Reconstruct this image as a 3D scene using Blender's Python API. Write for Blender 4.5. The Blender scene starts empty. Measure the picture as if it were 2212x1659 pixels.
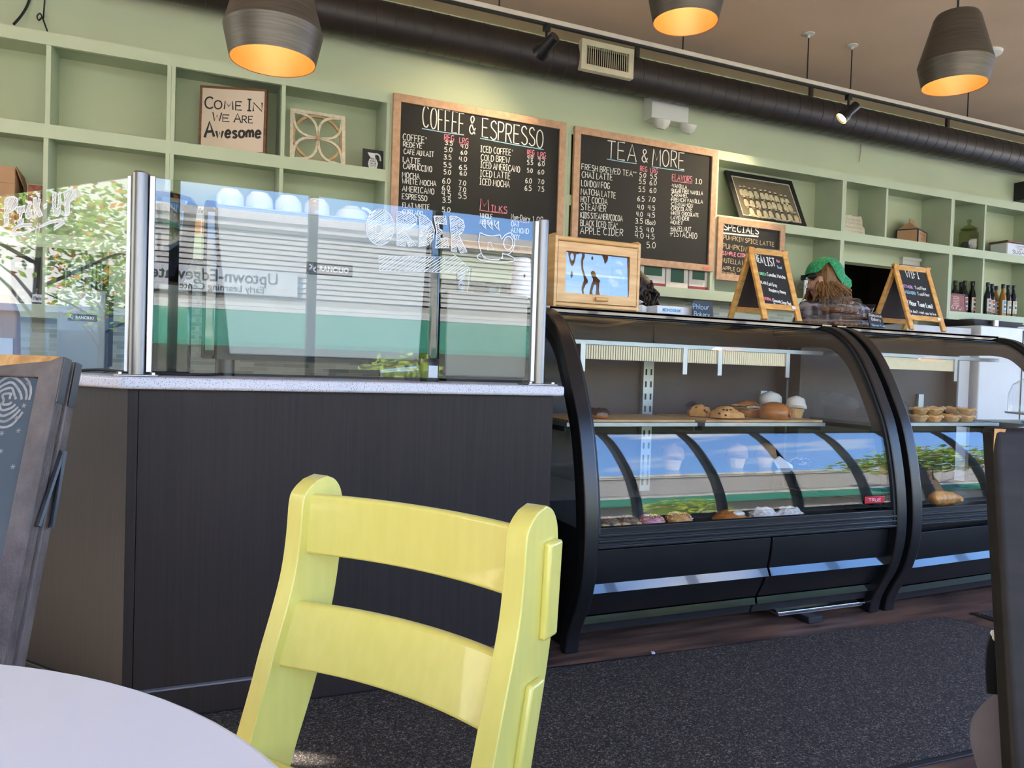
import bpy, bmesh, math, random
from mathutils import Vector, Matrix
random.seed(7)
SC = bpy.context.scene
COL = SC.collection
PI = math.pi
R = math.radians

# ------------------------------------------------------------ camera
F_PX, CX, CY, EYE = 1635.7, 1106.0, 829.5, 1.107
yaw, pitch, roll = R(-23.338), R(-1.2987), R(1.8545)
FWD = Vector((-math.sin(yaw)*math.cos(pitch), math.cos(yaw)*math.cos(pitch), math.sin(pitch)))
_r = Vector((math.cos(yaw), math.sin(yaw), 0)); _u = _r.cross(FWD)
RGT = math.cos(roll)*_r + math.sin(roll)*_u
UPV = -math.sin(roll)*_r + math.cos(roll)*_u
ORG = Vector((0, 0, EYE))
cd = bpy.data.cameras.new('camera'); cam = bpy.data.objects.new('camera', cd); COL.objects.link(cam)
cd.sensor_fit = 'HORIZONTAL'; cd.sensor_width = 36; cd.lens = F_PX*36/2212; cd.clip_start = .02
M = Matrix((RGT, UPV, -FWD)).transposed().to_4x4(); M.translation = ORG
cam.matrix_world = M
SC.camera = cam

# ------------------------------------------------------------ world, sun, exposure
SKY_LEVEL, SUN_LEVEL = 8.6, 60.0
w = bpy.data.worlds.new('sky'); SC.world = w; w.use_nodes = True
nt = w.node_tree; nt.nodes.clear()
_o = nt.nodes.new('ShaderNodeOutputWorld'); _b = nt.nodes.new('ShaderNodeBackground')
_t = nt.nodes.new('ShaderNodeTexCoord'); _s = nt.nodes.new('ShaderNodeSeparateXYZ')
_c = nt.nodes.new('ShaderNodeValToRGB'); _n = nt.nodes.new('ShaderNodeTexNoise'); _m = nt.nodes.new('ShaderNodeMapping')
_cr = nt.nodes.new('ShaderNodeValToRGB'); _mx = nt.nodes.new('ShaderNodeMix'); _mx.data_type = 'RGBA'
L = nt.links.new
L(_t.outputs['Generated'], _s.inputs[0]); L(_s.outputs[2], _c.inputs[0])
e = _c.color_ramp.elements
e[0].position = 0; e[0].color = (.40, .64, 1.0, 1); e[1].position = .55; e[1].color = (.12, .30, .80, 1)
x = e.new(.16); x.color = (.25, .50, 1.0, 1)
_m.inputs['Scale'].default_value = (1, 1, 3.2); L(_t.outputs['Generated'], _m.inputs[0]); L(_m.outputs[0], _n.inputs['Vector'])
_n.inputs['Scale'].default_value = 3.4; _n.inputs['Detail'].default_value = 6
e = _cr.color_ramp.elements; e[0].position = .57; e[0].color = (0, 0, 0, 1); e[1].position = .74; e[1].color = (1, 1, 1, 1)
L(_n.outputs['Fac'], _cr.inputs[0]); L(_cr.outputs[0], _mx.inputs['Factor']); L(_c.outputs[0], _mx.inputs['A'])
_mx.inputs['B'].default_value = (.95, .97, 1, 1)
# bright white haze towards the left of the street, clear blue ahead
_hz = nt.nodes.new('ShaderNodeMapRange'); _hz.interpolation_type = 'SMOOTHSTEP'; L(_s.outputs[0], _hz.inputs['Value'])
_hz.inputs['From Min'].default_value = -.25; _hz.inputs['From Max'].default_value = -.85
_m2 = nt.nodes.new('ShaderNodeMix'); _m2.data_type = 'RGBA'; _m2.inputs['B'].default_value = (.68, .67, .65, 1)
L(_hz.outputs[0], _m2.inputs['Factor']); L(_mx.outputs['Result'], _m2.inputs['A']); L(_m2.outputs['Result'], _b.inputs[0]); _b.inputs[1].default_value = SKY_LEVEL; L(_b.outputs[0], _o.inputs[0])
sd = bpy.data.lights.new('sun', 'SUN'); sd.energy = SUN_LEVEL; sd.angle = R(.6); sd.color = (1, .90, .76)
sun = bpy.data.objects.new('sun', sd); COL.objects.link(sun)
sun.rotation_euler = Vector((.72, -.48, -.5)).to_track_quat('-Z', 'Y').to_euler()
vs = SC.view_settings; vs.view_transform = 'Standard'; vs.look = 'None'; vs.exposure = 0.14; vs.gamma = 1; vs.use_curve_mapping = False
cy = SC.cycles
cy.max_bounces = 9; cy.diffuse_bounces = 4; cy.glossy_bounces = 4; cy.transmission_bounces = 6; cy.transparent_max_bounces = 24
cy.caustics_reflective = False; cy.caustics_refractive = False; cy.sample_clamp_indirect = 6; cy.use_denoising = True

# ------------------------------------------------------------ pixel <-> place
def ray(x, y): return FWD*F_PX + RGT*(x-CX) - UPV*(y-CY)
def atY(x, y, Y): d = ray(x, y); return ORG + d*(Y/d.y)
def atZ(x, y, z): d = ray(x, y); return ORG + d*((z-EYE)/d.z)
def atX(x, y, X): d = ray(x, y); return ORG + d*(X/d.x)
class PL:                       # a flat face in the room: origin, across, up
    def __init__(s, o, U, V):
        s.o = Vector(o); s.U = Vector(U).normalized(); s.V = Vector(V).normalized(); s.N = s.U.cross(s.V).normalized()
    def uv(s, x, y):
        d = ray(x, y); p = ORG + d*((s.o-ORG).dot(s.N)/d.dot(s.N)) - s.o
        return p.dot(s.U), p.dot(s.V)
    def p(s, u, v, h=0): return s.o + s.U*u + s.V*v + s.N*h
def wallpl(Y): return PL((0, Y, 0), (1, 0, 0), (0, 0, 1))

# ------------------------------------------------------------ materials
def lin(h):
    if not isinstance(h, str): return tuple(h)
    h = h.lstrip('#'); c = [int(h[i:i+2], 16)/255 for i in (0, 2, 4)]
    return tuple(v/12.92 if v <= .04045 else ((v+.055)/1.055)**2.4 for v in c)
def pm(name, col, rough=.5, metal=0, var=.07, scale=9, bump=0, bscale=80, coat=0, stretch=(1, 1, 1), spec=.5, emit=None, estr=0, detail=3):
    m = bpy.data.materials.new(name); m.use_nodes = True; nt = m.node_tree; b = nt.nodes['Principled BSDF']; L = nt.links.new
    c = lin(col)
    b.inputs['Roughness'].default_value = rough; b.inputs['Metallic'].default_value = metal
    b.inputs['Coat Weight'].default_value = coat; b.inputs['Specular IOR Level'].default_value = spec
    tc = nt.nodes.new('ShaderNodeTexCoord'); mp = nt.nodes.new('ShaderNodeMapping'); mp.inputs['Scale'].default_value = stretch
    L(tc.outputs['Object'], mp.inputs[0])
    n = nt.nodes.new('ShaderNodeTexNoise'); n.inputs['Scale'].default_value = scale; n.inputs['Detail'].default_value = detail; L(mp.outputs[0], n.inputs['Vector'])
    r = nt.nodes.new('ShaderNodeValToRGB'); e = r.color_ramp.elements
    e[0].position = .3; e[1].position = .7
    e[0].color = (*[max(0, v*(1-var)) for v in c], 1); e[1].color = (*[min(1, v*(1+var)) for v in c], 1)
    L(n.outputs['Fac'], r.inputs[0]); L(r.outputs[0], b.inputs['Base Color'])
    if bump:
        n2 = nt.nodes.new('ShaderNodeTexNoise'); n2.inputs['Scale'].default_value = bscale; n2.inputs['Detail'].default_value = 4; L(mp.outputs[0], n2.inputs['Vector'])
        bp = nt.nodes.new('ShaderNodeBump'); bp.inputs['Strength'].default_value = bump; bp.inputs['Distance'].default_value = .01
        L(n2.outputs['Fac'], bp.inputs['Height']); L(bp.outputs[0], b.inputs['Normal'])
    if emit is not None:
        b.inputs['Emission Color'].default_value = (*lin(emit), 1); b.inputs['Emission Strength'].default_value = estr
    return m
def wood(name, c1, c2, stretch=(2, 30, 30), rough=.5, scale=3, coat=0, bump=.05):
    m = pm(name, c1, rough, 0, 0, scale, bump, 40, coat, stretch)
    r = [n for n in m.node_tree.nodes if n.type == 'VALTORGB'][0]; e = r.color_ramp.elements
    e[0].position = .35; e[1].position = .65
    e[0].color = (*lin(c1), 1); e[1].color = (*lin(c2), 1)
    [n for n in m.node_tree.nodes if n.type == 'TEX_NOISE'][0].inputs['Detail'].default_value = 6
    return m
def ramp3(m, stops):
    r = [n for n in m.node_tree.nodes if n.type == 'VALTORGB'][0]; e = r.color_ramp.elements
    while len(e) > 1: e.remove(e[-1])
    e[0].position = stops[0][0]; e[0].color = (*lin(stops[0][1]), 1)
    for p, c in stops[1:]: x = e.new(p); x.color = (*lin(c), 1)
    return m
def glass(name, tint=(1, 1, 1), f0=.042, rough=0.0):
    m = bpy.data.materials.new(name); m.use_nodes = True; nt = m.node_tree; nt.nodes.clear(); L = nt.links.new
    o = nt.nodes.new('ShaderNodeOutputMaterial'); mx = nt.nodes.new('ShaderNodeMixShader')
    t = nt.nodes.new('ShaderNodeBsdfTransparent'); g = nt.nodes.new('ShaderNodeBsdfGlossy'); g.inputs['Roughness'].default_value = rough
    t.inputs[0].default_value = (*tint, 1)
    lw = nt.nodes.new('ShaderNodeLayerWeight'); lw.inputs['Blend'].default_value = .5
    pw = nt.nodes.new('ShaderNodeMath'); pw.operation = 'POWER'; pw.inputs[1].default_value = 5
    ma = nt.nodes.new('ShaderNodeMath'); ma.operation = 'MULTIPLY_ADD'; ma.inputs[1].default_value = 1-f0; ma.inputs[2].default_value = f0
    L(lw.outputs['Facing'], pw.inputs[0]); L(pw.outputs[0], ma.inputs[0]); L(ma.outputs[0], mx.inputs[0])
    L(t.outputs[0], mx.inputs[1]); L(g.outputs[0], mx.inputs[2]); L(mx.outputs[0], o.inputs[0])
    return m

# ------------------------------------------------------------ mesh builder
WORG = {}
class MB:
    def __init__(s): s.v = []; s.f = []; s.mi = []; s.cur = 0
    def add(s, vs, fs):
        k = len(s.v); s.v += [Vector(v) for v in vs]
        for f in fs: s.f.append(tuple(k+i for i in f)); s.mi.append(s.cur)
        return s
    def box(s, x0, x1, y0, y1, z0, z1):
        return s.add([(x0, y0, z0), (x1, y0, z0), (x1, y1, z0), (x0, y1, z0), (x0, y0, z1), (x1, y0, z1), (x1, y1, z1), (x0, y1, z1)],
                     [(0, 3, 2, 1), (4, 5, 6, 7), (0, 1, 5, 4), (1, 2, 6, 5), (2, 3, 7, 6), (3, 0, 4, 7)])
    def obox(s, c, a, b, d):      # centre and three half-axes
        c, a, b, d = map(Vector, (c, a, b, d))
        return s.add([c-a-b-d, c+a-b-d, c+a+b-d, c-a+b-d, c-a-b+d, c+a-b+d, c+a+b+d, c-a+b+d],
                     [(0, 3, 2, 1), (4, 5, 6, 7), (0, 1, 5, 4), (1, 2, 6, 5), (2, 3, 7, 6), (3, 0, 4, 7)])
    def prism(s, pts, vec):
        pts = [Vector(p) for p in pts]; vec = Vector(vec); n = len(pts)
        return s.add(pts+[p+vec for p in pts], [tuple(range(n))[::-1], tuple(range(n, 2*n))]+[(i, (i+1) % n, n+(i+1) % n, n+i) for i in range(n)])
    def ring(s, outer, inner, vec):   # a flat frame with a hole, made solid
        n = len(outer); vec = Vector(vec); o = [Vector(p) for p in outer]; i_ = [Vector(p) for p in inner]
        vs = o+i_+[p+vec for p in o]+[p+vec for p in i_]; fs = []
        for k in range(n):
            j = (k+1) % n
            fs += [(k, j, n+j, n+k), (2*n+k, 3*n+k, 3*n+j, 2*n+j), (k, 2*n+k, 2*n+j, j), (n+k, n+j, 3*n+j, 3*n+k)]
        return s.add(vs, fs)
    def lathe(s, prof, c, seg=24, ax=None, sx=1, sy=1, fn=None, caps=True):
        c = Vector(c); vs = []; fs = []
        A = Vector(ax).normalized() if ax else Vector((0, 0, 1))
        q = A.to_track_quat('Z', 'Y')
        for r, z in prof:
            for k in range(seg):
                t = 2*PI*k/seg
                p = Vector((r*math.cos(t)*sx, r*math.sin(t)*sy, z))
                if fn: p = fn(p, t)
                vs.append(c+q @ p)
        n = len(prof)
        for i in range(n-1):
            for k in range(seg):
                j = (k+1) % seg; fs.append((i*seg+k, i*seg+j, (i+1)*seg+j, (i+1)*seg+k))
        caps = caps and math.hypot(prof[0][0]-prof[-1][0], prof[0][1]-prof[-1][1]) > 1e-5
        if caps and prof[0][0] > 1e-6: fs.append(tuple(range(seg))[::-1])
        if caps and prof[-1][0] > 1e-6: fs.append(tuple((n-1)*seg+k for k in range(seg)))
        return s.add(vs, fs)
    def cyl(s, a, b, r, r2=None, seg=16):
        a = Vector(a); b = Vector(b); d = b-a
        return s.lathe([(r, 0), (r if r2 is None else r2, d.length)], a, seg, d)
    def tube(s, pts, r, seg=8, close=False):
        pts = [Vector(p) for p in pts]; n = len(pts); vs = []; fs = []; up = None
        for i, p in enumerate(pts):
            t = (pts[min(i+1, n-1)]-pts[max(i-1, 0)]).normalized() if not close else (pts[(i+1) % n]-pts[i-1]).normalized()
            if up is None: up = t.orthogonal().normalized()
            up = (up-t*up.dot(t)).normalized(); b = t.cross(up)
            rr = r[i] if isinstance(r, (list, tuple)) else r
            vs += [p+(up*math.cos(2*PI*k/seg)+b*math.sin(2*PI*k/seg))*rr for k in range(seg)]
        for i in range(n if close else n-1):
            a0 = i*seg; b0 = ((i+1) % n)*seg
            for k in range(seg): j = (k+1) % seg; fs.append((a0+k, a0+j, b0+j, b0+k))
        if not close: fs += [tuple(range(seg))[::-1], tuple((n-1)*seg+k for k in range(seg))]
        return s.add(vs, fs)
    def ball(s, c, r, seg=18, rings=12, fn=None):
        rx, ry, rz = r if isinstance(r, (list, tuple)) else (r, r, r); c = Vector(c); vs = []; fs = []
        for i in range(rings+1):
            a = -PI/2+PI*i/rings
            for k in range(seg):
                t = 2*PI*k/seg; p = Vector((math.cos(a)*math.cos(t), math.cos(a)*math.sin(t), math.sin(a)))
                q = Vector((p.x*rx, p.y*ry, p.z*rz)); 
                if fn: q = fn(p, q)
                vs.append(c+q)
        for i in range(rings):
            for k in range(seg): j = (k+1) % seg; fs.append((i*seg+k, i*seg+j, (i+1)*seg+j, (i+1)*seg+k))
        return s.add(vs, fs)
    def ribbon(s, pl, pts, wd, h=.0006):   # a drawn line on a flat face
        n = len(pts)
        if n < 2: return s
        vs = []
        for i, (u, v) in enumerate(pts):
            a = pts[max(i-1, 0)]; b = pts[min(i+1, n-1)]
            dx, dy = b[0]-a[0], b[1]-a[1]; l = math.hypot(dx, dy) or 1
            nx, ny = -dy/l*wd/2, dx/l*wd/2
            vs += [pl.p(u+nx, v+ny, h), pl.p(u-nx, v-ny, h)]
        return s.add(vs, [(2*i, 2*i+1, 2*i+3, 2*i+2) for i in range(n-1)])
    def build(s, name, mat, parent=None, bevel=0, smooth=35, seg=2, loc=None):
        me = bpy.data.meshes.new(name)
        if parent is not None: o0 = WORG[parent.name]
        elif loc is not None: o0 = Vector(loc)
        else:
            xs = [v.x for v in s.v]; ys = [v.y for v in s.v]; zs = [v.z for v in s.v]
            o0 = Vector(((min(xs)+max(xs))/2, (min(ys)+max(ys))/2, min(zs)))
        me.from_pydata([v-o0 for v in s.v], [], s.f)
        mats = mat if isinstance(mat, (list, tuple)) else [mat]
        for m in mats: me.materials.append(m)
        if len(mats) > 1: me.polygons.foreach_set('material_index', s.mi)
        bm = bmesh.new(); bm.from_mesh(me); bmesh.ops.remove_doubles(bm, verts=bm.verts, dist=1e-6)
        bmesh.ops.recalc_face_normals(bm, faces=bm.faces); bm.to_mesh(me); bm.free()
        if smooth:
            me.polygons.foreach_set('use_smooth', [True]*len(me.polygons)); me.set_sharp_from_angle(angle=R(smooth))
        o = bpy.data.objects.new(name, me); COL.objects.link(o)
        if parent is not None: o.parent = parent
        else: o.location = o0
        WORG[o.name] = o0
        if bevel:
            b = o.modifiers.new('b', 'BEVEL'); b.width = bevel; b.segments = seg; b.limit_method = 'ANGLE'; b.angle_limit = R(40)
        return o
def tag(o, label, cat, group=None, kind=None):
    o['label'] = label; o['category'] = cat
    if group: o['group'] = group
    if kind: o['kind'] = kind
    return o
def thing(name, label, cat, loc=(0, 0, 0), group=None):
    o = bpy.data.objects.new(name, None); COL.objects.link(o); o.location = loc; WORG[o.name] = Vector(loc)
    o.empty_display_size = .05
    return tag(o, label, cat, group)
def struct(o): o['kind'] = 'structure'; return o
def copy_tree(o, loc, label=None):
    def cp(a, parent):
        c = a.copy(); COL.objects.link(c); c.parent = parent
        for ch in list(a.children): cp(ch, c)
        return c
    c = cp(o, None); c.location = loc; WORG[c.name] = Vector(loc)
    if label: c['label'] = label
    return c
def smoothpts(pts, n=5, close=False):
    P = [Vector((*p, 0)) if len(p) == 2 else Vector(p) for p in pts]; out = []; N = len(P); d2 = len(pts[0]) == 2
    for i in range(N if close else N-1):
        a, b, c, d = (P[(i-1) % N], P[i], P[(i+1) % N], P[(i+2) % N]) if close else (P[max(i-1, 0)], P[i], P[i+1], P[min(i+2, N-1)])
        for k in range(n):
            t = k/n
            out.append(.5*((2*b)+(c-a)*t+(2*a-5*b+4*c-d)*t*t+(3*b-a-3*c+d)*t**3))
    if not close: out.append(P[-1])
    return [(p.x, p.y) for p in out] if d2 else out

# ------------------------------------------------------------ hand lettering: one stroke list per letter, cap height 1
G = {
'A':'0,0 .33,1 .66,0|.12,.36 .54,.36','B':'0,0 0,1|~0,1 .42,.93 .44,.7 .3,.54 0,.52|~0,.52 .46,.46 .52,.2 .38,.02 0,0',
'C':'~.56,.86 .38,1 .12,.88 0,.5 .12,.1 .38,0 .58,.14','D':'0,0 0,1|~0,1 .35,.95 .56,.5 .35,.05 0,0','E':'.5,1 0,1 0,0 .52,0|0,.52 .42,.52',
'F':'.5,1 0,1 0,0|0,.52 .4,.52','G':'~.56,.86 .36,1 .12,.9 0,.5 .12,.08 .36,0 .56,.16|.56,.16 .56,.45 .32,.45','H':'0,0 0,1|.52,0 .52,1|0,.5 .52,.5',
'I':'.2,0 .2,1|0,1 .4,1|0,0 .4,0','J':'~.4,1 .4,.25 .3,.02 .12,.02 0,.2','K':'0,0 0,1|.5,1 0,.45|.12,.55 .54,0','L':'0,1 0,0 .46,0',
'M':'0,0 .06,1 .36,.35 .66,1 .72,0','N':'0,0 0,1 .52,0 .52,1','O':'~.3,1 .08,.85 0,.5 .08,.15 .3,0 .52,.15 .6,.5 .52,.85 .3,1',
'P':'0,0 0,1|~0,1 .42,.95 .48,.72 .36,.5 0,.46','Q':'~.3,1 .08,.85 0,.5 .08,.15 .3,0 .52,.15 .6,.5 .52,.85 .3,1|.35,.25 .62,-.06',
'R':'0,0 0,1|~0,1 .42,.95 .48,.72 .36,.5 0,.46|.2,.46 .52,0','S':'~.48,.86 .3,1 .06,.9 .04,.68 .26,.52 .5,.36 .5,.12 .26,0 0,.12',
'T':'0,1 .6,1|.3,1 .3,0','U':'~0,1 0,.3 .1,.03 .28,0 .46,.05 .54,.3 .54,1','V':'0,1 .3,0 .6,1','W':'0,1 .18,0 .4,.7 .62,0 .8,1','X':'0,0 .52,1|0,1 .52,0',
'Y':'0,1 .28,.5 .56,1|.28,.5 .28,0','Z':'0,1 .5,1 0,0 .52,0','0':'~.26,1 .06,.8 0,.5 .06,.2 .26,0 .44,.2 .5,.5 .44,.8 .26,1','1':'.05,.8 .22,1 .22,0|.04,0 .4,0',
'2':'~.02,.8 .2,1 .42,.9 .42,.65 .2,.3 0,0|0,0 .48,0','3':'~.02,.88 .22,1 .42,.88 .4,.64 .18,.54 .44,.4 .46,.14 .22,0 0,.1','4':'.4,0 .4,1|.08,1 0,.45 .5,.45',
'5':'.44,1 .06,1 .04,.58|~.04,.58 .3,.62 .46,.4 .4,.1 .18,0 0,.1','6':'~.4,.96 .14,.75 .02,.4 .08,.08 .26,0 .44,.12 .44,.36 .26,.48 .06,.34','7':'0,1 .48,1 .16,0',
'8':'~.26,.54 .05,.7 .1,.94 .26,1 .42,.94 .46,.72 .26,.54 .02,.3 .06,.06 .26,0 .46,.06 .5,.3 .26,.54','9':'~.46,.8 .26,1 .04,.85 .06,.6 .28,.52 .46,.8|.46,.8 .4,0',
'.':'0,.02 .05,.02 .05,.07','*':'.12,.95 .12,.65|0,.87 .24,.73|.24,.87 0,.73','&':'~.5,0 .1,.72 .14,.95 .3,.98 .36,.78 .02,.32 .06,.05 .28,0 .52,.36',
'/':'0,-.05 .36,1.02','(':'~.18,1.05 .02,.7 .02,.3 .18,-.05',')':'~0,1.05 .16,.7 .16,.3 0,-.05','-':'0,.45 .26,.45',':':'0,.1 .04,.14|0,.5 .04,.54',
',':'.06,.06 0,-.14',"'":'.04,1 .02,.78','^':'0,.42 .08,.5|.08,.42 0,.5','!':'.05,1 .05,.3|.05,.05 .06,.0','_':'0,0 .4,0',
'a':'~.4,.5 .2,.62 .02,.42 .06,.06 .24,0 .4,.2|.42,.6 .42,0','b':'0,1 0,0|~0,.4 .2,.6 .42,.42 .38,.08 .18,0 0,.14','c':'~.4,.5 .2,.62 .02,.4 .06,.08 .22,0 .42,.12',
'd':'~.4,.48 .2,.6 .02,.4 .06,.06 .22,0 .4,.16|.42,1 .42,0','e':'~.02,.32 .4,.34 .32,.58 .16,.6 .02,.36 .06,.08 .22,0 .42,.1','f':'~.36,.94 .22,1 .14,.8 .14,0|0,.58 .3,.58',
'g':'~.4,.5 .2,.62 .02,.42 .06,.12 .24,.06 .4,.3|~.42,.6 .42,-.2 .22,-.34 .02,-.24','h':'0,1 0,0|~0,.38 .18,.6 .36,.5 .38,0','i':'.04,.58 .04,0|.03,.8 .06,.84',
'j':'~.12,.58 .12,-.2 0,-.3','k':'0,1 0,0|.34,.6 0,.26|.1,.34 .38,0','l':'.04,1 .04,0','m':'0,.6 0,0|~0,.38 .14,.6 .26,.5 .28,0|~.28,.4 .42,.6 .54,.5 .56,0',
'n':'0,.6 0,0|~0,.38 .18,.6 .36,.5 .38,0','o':'~.2,.6 .04,.5 0,.3 .06,.06 .2,0 .36,.08 .42,.3 .36,.52 .2,.6','p':'0,.6 0,-.34|~0,.42 .2,.62 .42,.42 .38,.1 .18,0 0,.14',
'q':'~.4,.5 .2,.62 .02,.42 .06,.06 .24,0 .4,.2|.42,.6 .42,-.34','r':'0,.6 0,0|~0,.36 .14,.58 .32,.56','s':'~.34,.5 .18,.6 .02,.48 .18,.32 .34,.16 .2,0 0,.08',
't':'.16,.9 .16,.08 .3,0|0,.6 .32,.6','u':'~0,.6 0,.14 .14,0 .36,.16|.38,.6 .38,0','v':'0,.6 .18,0 .38,.6','w':'0,.6 .14,0 .28,.5 .42,0 .56,.6','x':'0,0 .36,.6|0,.6 .36,0',
'y':'0,.6 .2,.04|.4,.6 .1,-.34','z':'0,.6 .36,.6 0,0 .38,0'}
GC = {}
def glyph(ch):
    if ch not in GC:
        out = []; wd = .0
        for st in G.get(ch, '0,0 .3,0').split('|'):
            sm = st.startswith('~'); pts = [tuple(map(float, q.split(','))) for q in st.lstrip('~').split()]
            wd = max(wd, max(p[0] for p in pts))
            out.append(smoothpts(pts, 4) if sm and len(pts) > 2 else pts)
        GC[ch] = (out, wd)
    return GC[ch]
def script_uv(mb, pl, text, a, b, h, wd, jit=.02, h0=.0006):
    """text from a to b (face coordinates), cap height h"""
    gap = .2; total = 0
    for ch in text: total += .35 if ch == ' ' else glyph(ch)[1]+gap
    total -= gap; Lx = b[0]-a[0]; Ly = b[1]-a[1]; ln = math.hypot(Lx, Ly); ex = (Lx/ln, Ly/ln); sx = ln/total
    x = 0
    for ch in text:
        if ch == ' ': x += .35; continue
        st, wdt = glyph(ch); dy = random.uniform(-jit, jit)*2; sl = random.uniform(-jit, jit)
        for pts in st:
            q = []
            for (u, v) in pts:
                uu = (x+u)*sx; vv = (v+dy)*h; uu += sl*vv
                q.append((a[0]+ex[0]*uu, a[1]+ex[1]*uu+vv))
            mb.ribbon(pl, q, wd, h0)
        x += wdt+gap
def script_px(mb, pl, text, x0, y0, x1, y1, hpx, wd=.004, jit=.02):
    a = pl.uv(x0, y0); b = pl.uv(x1, y1); c = pl.uv(x0, y0-hpx)
    script_uv(mb, pl, text, a, b, abs(c[1]-a[1]), wd, jit)
def line_px(mb, pl, pts, wd, smooth=False):
    q = [pl.uv(*p) for p in pts]
    mb.ribbon(pl, smoothpts(q, 5) if smooth and len(q) > 2 else q, wd)
def hatch(mb, pl, polys, ang, gap, wd):
    d = (math.cos(ang), math.sin(ang)); n = (-d[1], d[0]); prj = [p[0]*n[0]+p[1]*n[1] for p in polys[0]]
    s = min(prj)+gap/2
    while s < max(prj):
        ts = []
        for P in polys:
            for i in range(len(P)):
                a, b = P[i], P[(i+1) % len(P)]; sa = a[0]*n[0]+a[1]*n[1]-s; sb = b[0]*n[0]+b[1]*n[1]-s
                if (sa < 0) != (sb < 0):
                    t = sa/(sa-sb); q = (a[0]+(b[0]-a[0])*t, a[1]+(b[1]-a[1])*t); ts.append(q[0]*d[0]+q[1]*d[1])
        ts.sort()
        for i in range(0, len(ts)-1, 2):
            t0, t1 = ts[i], ts[i+1]
            if t1-t0 > gap*.8:
                j = random.uniform(-.3, .3)*gap
                mb.ribbon(pl, [(d[0]*t0+n[0]*(s+j), d[1]*t0+n[1]*(s+j)), (d[0]*t1+n[0]*(s-j), d[1]*t1+n[1]*(s-j))], wd)
        s += gap*random.uniform(.8, 1.25)
def typeset(name, text, mat, parent, pl, u, v, size, align='LEFT', h=.0008, xs=1.0, bold=0.0, spacing=1.0):
    """printed text in the plain built-in face, as a mesh on a flat face"""
    c = bpy.data.curves.new(name, 'FONT'); c.body = text; c.size = size; c.align_x = align; c.offset = bold; c.space_character = spacing; c.resolution_u = 3
    o = bpy.data.objects.new(name, c); COL.objects.link(o)
    me = bpy.data.meshes.new_from_object(o.evaluated_get(bpy.context.evaluated_depsgraph_get()))
    bpy.data.objects.remove(o)
    mb = MB(); mb.add([pl.p(u+p.co.x*xs, v+p.co.y, h) for p in me.vertices], [tuple(p.vertices) for p in me.polygons])
    return mb
# ------------------------------------------------------------ shared materials
M_GREEN = pm('green_paint', '#b2bfa6', .6, var=.03, scale=4)
M_WALL = pm('green_wall_paint', '#b5bfa3', .7, var=.03, scale=2)
M_CEIL = pm('brown_ceiling_paint', '#d3b89e', .8, var=.06, scale=1.5, bump=.05, bscale=30)
M_DUCT = pm('brown_black_duct_paint', '#2c2523', .45, var=.12, scale=3)
M_FLOORW = wood('worn_dark_floor_boards', '#40302a', '#7a5b48', (1.2, 9, 1), .55, 2.2)
M_PANEL = wood('black_brown_laminate', '#231e1d', '#292322', (60, 60, 1.2), .55, 2.2, bump=.02)
M_PANEL.node_tree.nodes['Principled BSDF'].inputs['Specular IOR Level'].default_value = .25
M_BLACK = pm('black_powder_coat', '#141416', .32, var=.15, scale=12)
M_BLACKM = pm('matt_black', '#17171a', .6, var=.12, scale=20)
M_BLKGLOSS = pm('gloss_black_panel', '#0c0d12', .12, var=.1, scale=5, coat=.6)
M_STEEL = pm('brushed_steel', '#7f7c79', .36, 1, .06, 30, stretch=(40, 40, 1))
M_CHROME = pm('polished_metal', '#d8d8da', .12, 1, .03, 20)
M_ALU = pm('satin_aluminium', '#a9a9ac', .36, 1, .05, 60, stretch=(60, 60, 1))
M_WHITEP = pm('white_plastic', '#dcdad4', .4, var=.03)
M_WHITE = pm('white_enamel', '#dddde2', .35, var=.02)
M_PAPER = pm('white_card', '#e3e2e6', .6, var=.03)
M_CARD = pm('brown_cardboard', '#a98465', .8, var=.06, scale=14)
M_CHALKB = pm('chalkboard_black', '#1c1b1a', .8, var=.12, scale=5)
M_CHALK = pm('white_chalk', '#d9d9d6', .9, var=.12, scale=60)
M_CHALKDIM = pm('faded_chalk', '#8e8d89', .9, var=.2, scale=60)
M_CHALKTAN = pm('tan_chalk', '#a8967c', .9, var=.15, scale=60)
M_CHALKBLUE = pm('pale_blue_chalk', '#8fb8d6', .9, var=.1, scale=60)
M_PINK = pm('pink_chalk', '#d88396', .9, var=.12, scale=60)
M_MARK = pm('white_glass_marker', '#f2f4f6', .8, var=.05, scale=90)
M_OAKF = wood('light_oak_frame', '#a98468', '#b9967a', (14, 14, 14), .6, 2)
M_BAMBOO = wood('bamboo', '#c79b62', '#dcb57e', (3, 3, 22), .42, 2)
M_PINE = wood('yellow_pine', '#c08a45', '#d9a961', (6, 6, 16), .45, 3)
M_GLASS = glass('clear_glass', (.985, .995, .99), .045)
M_GLASSG = glass('green_tinted_glass', (.95, .985, .97), .05)
M_CLEAR = glass('thin_clear_plastic', (.97, .97, .97), .06, .03)
M_YEL = wood('yellow_stained_wood', '#d0c361', '#d5c867', (30, 30, 4), .33, 2, coat=.35, bump=.02)
M_INK = pm('dark_ink', '#2b2a2c', .7)
M_DARKROOM = pm('unlit_kitchen_paint', '#1a1615', .8)  # the kitchen's darkness is put into its wall colour

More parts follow.
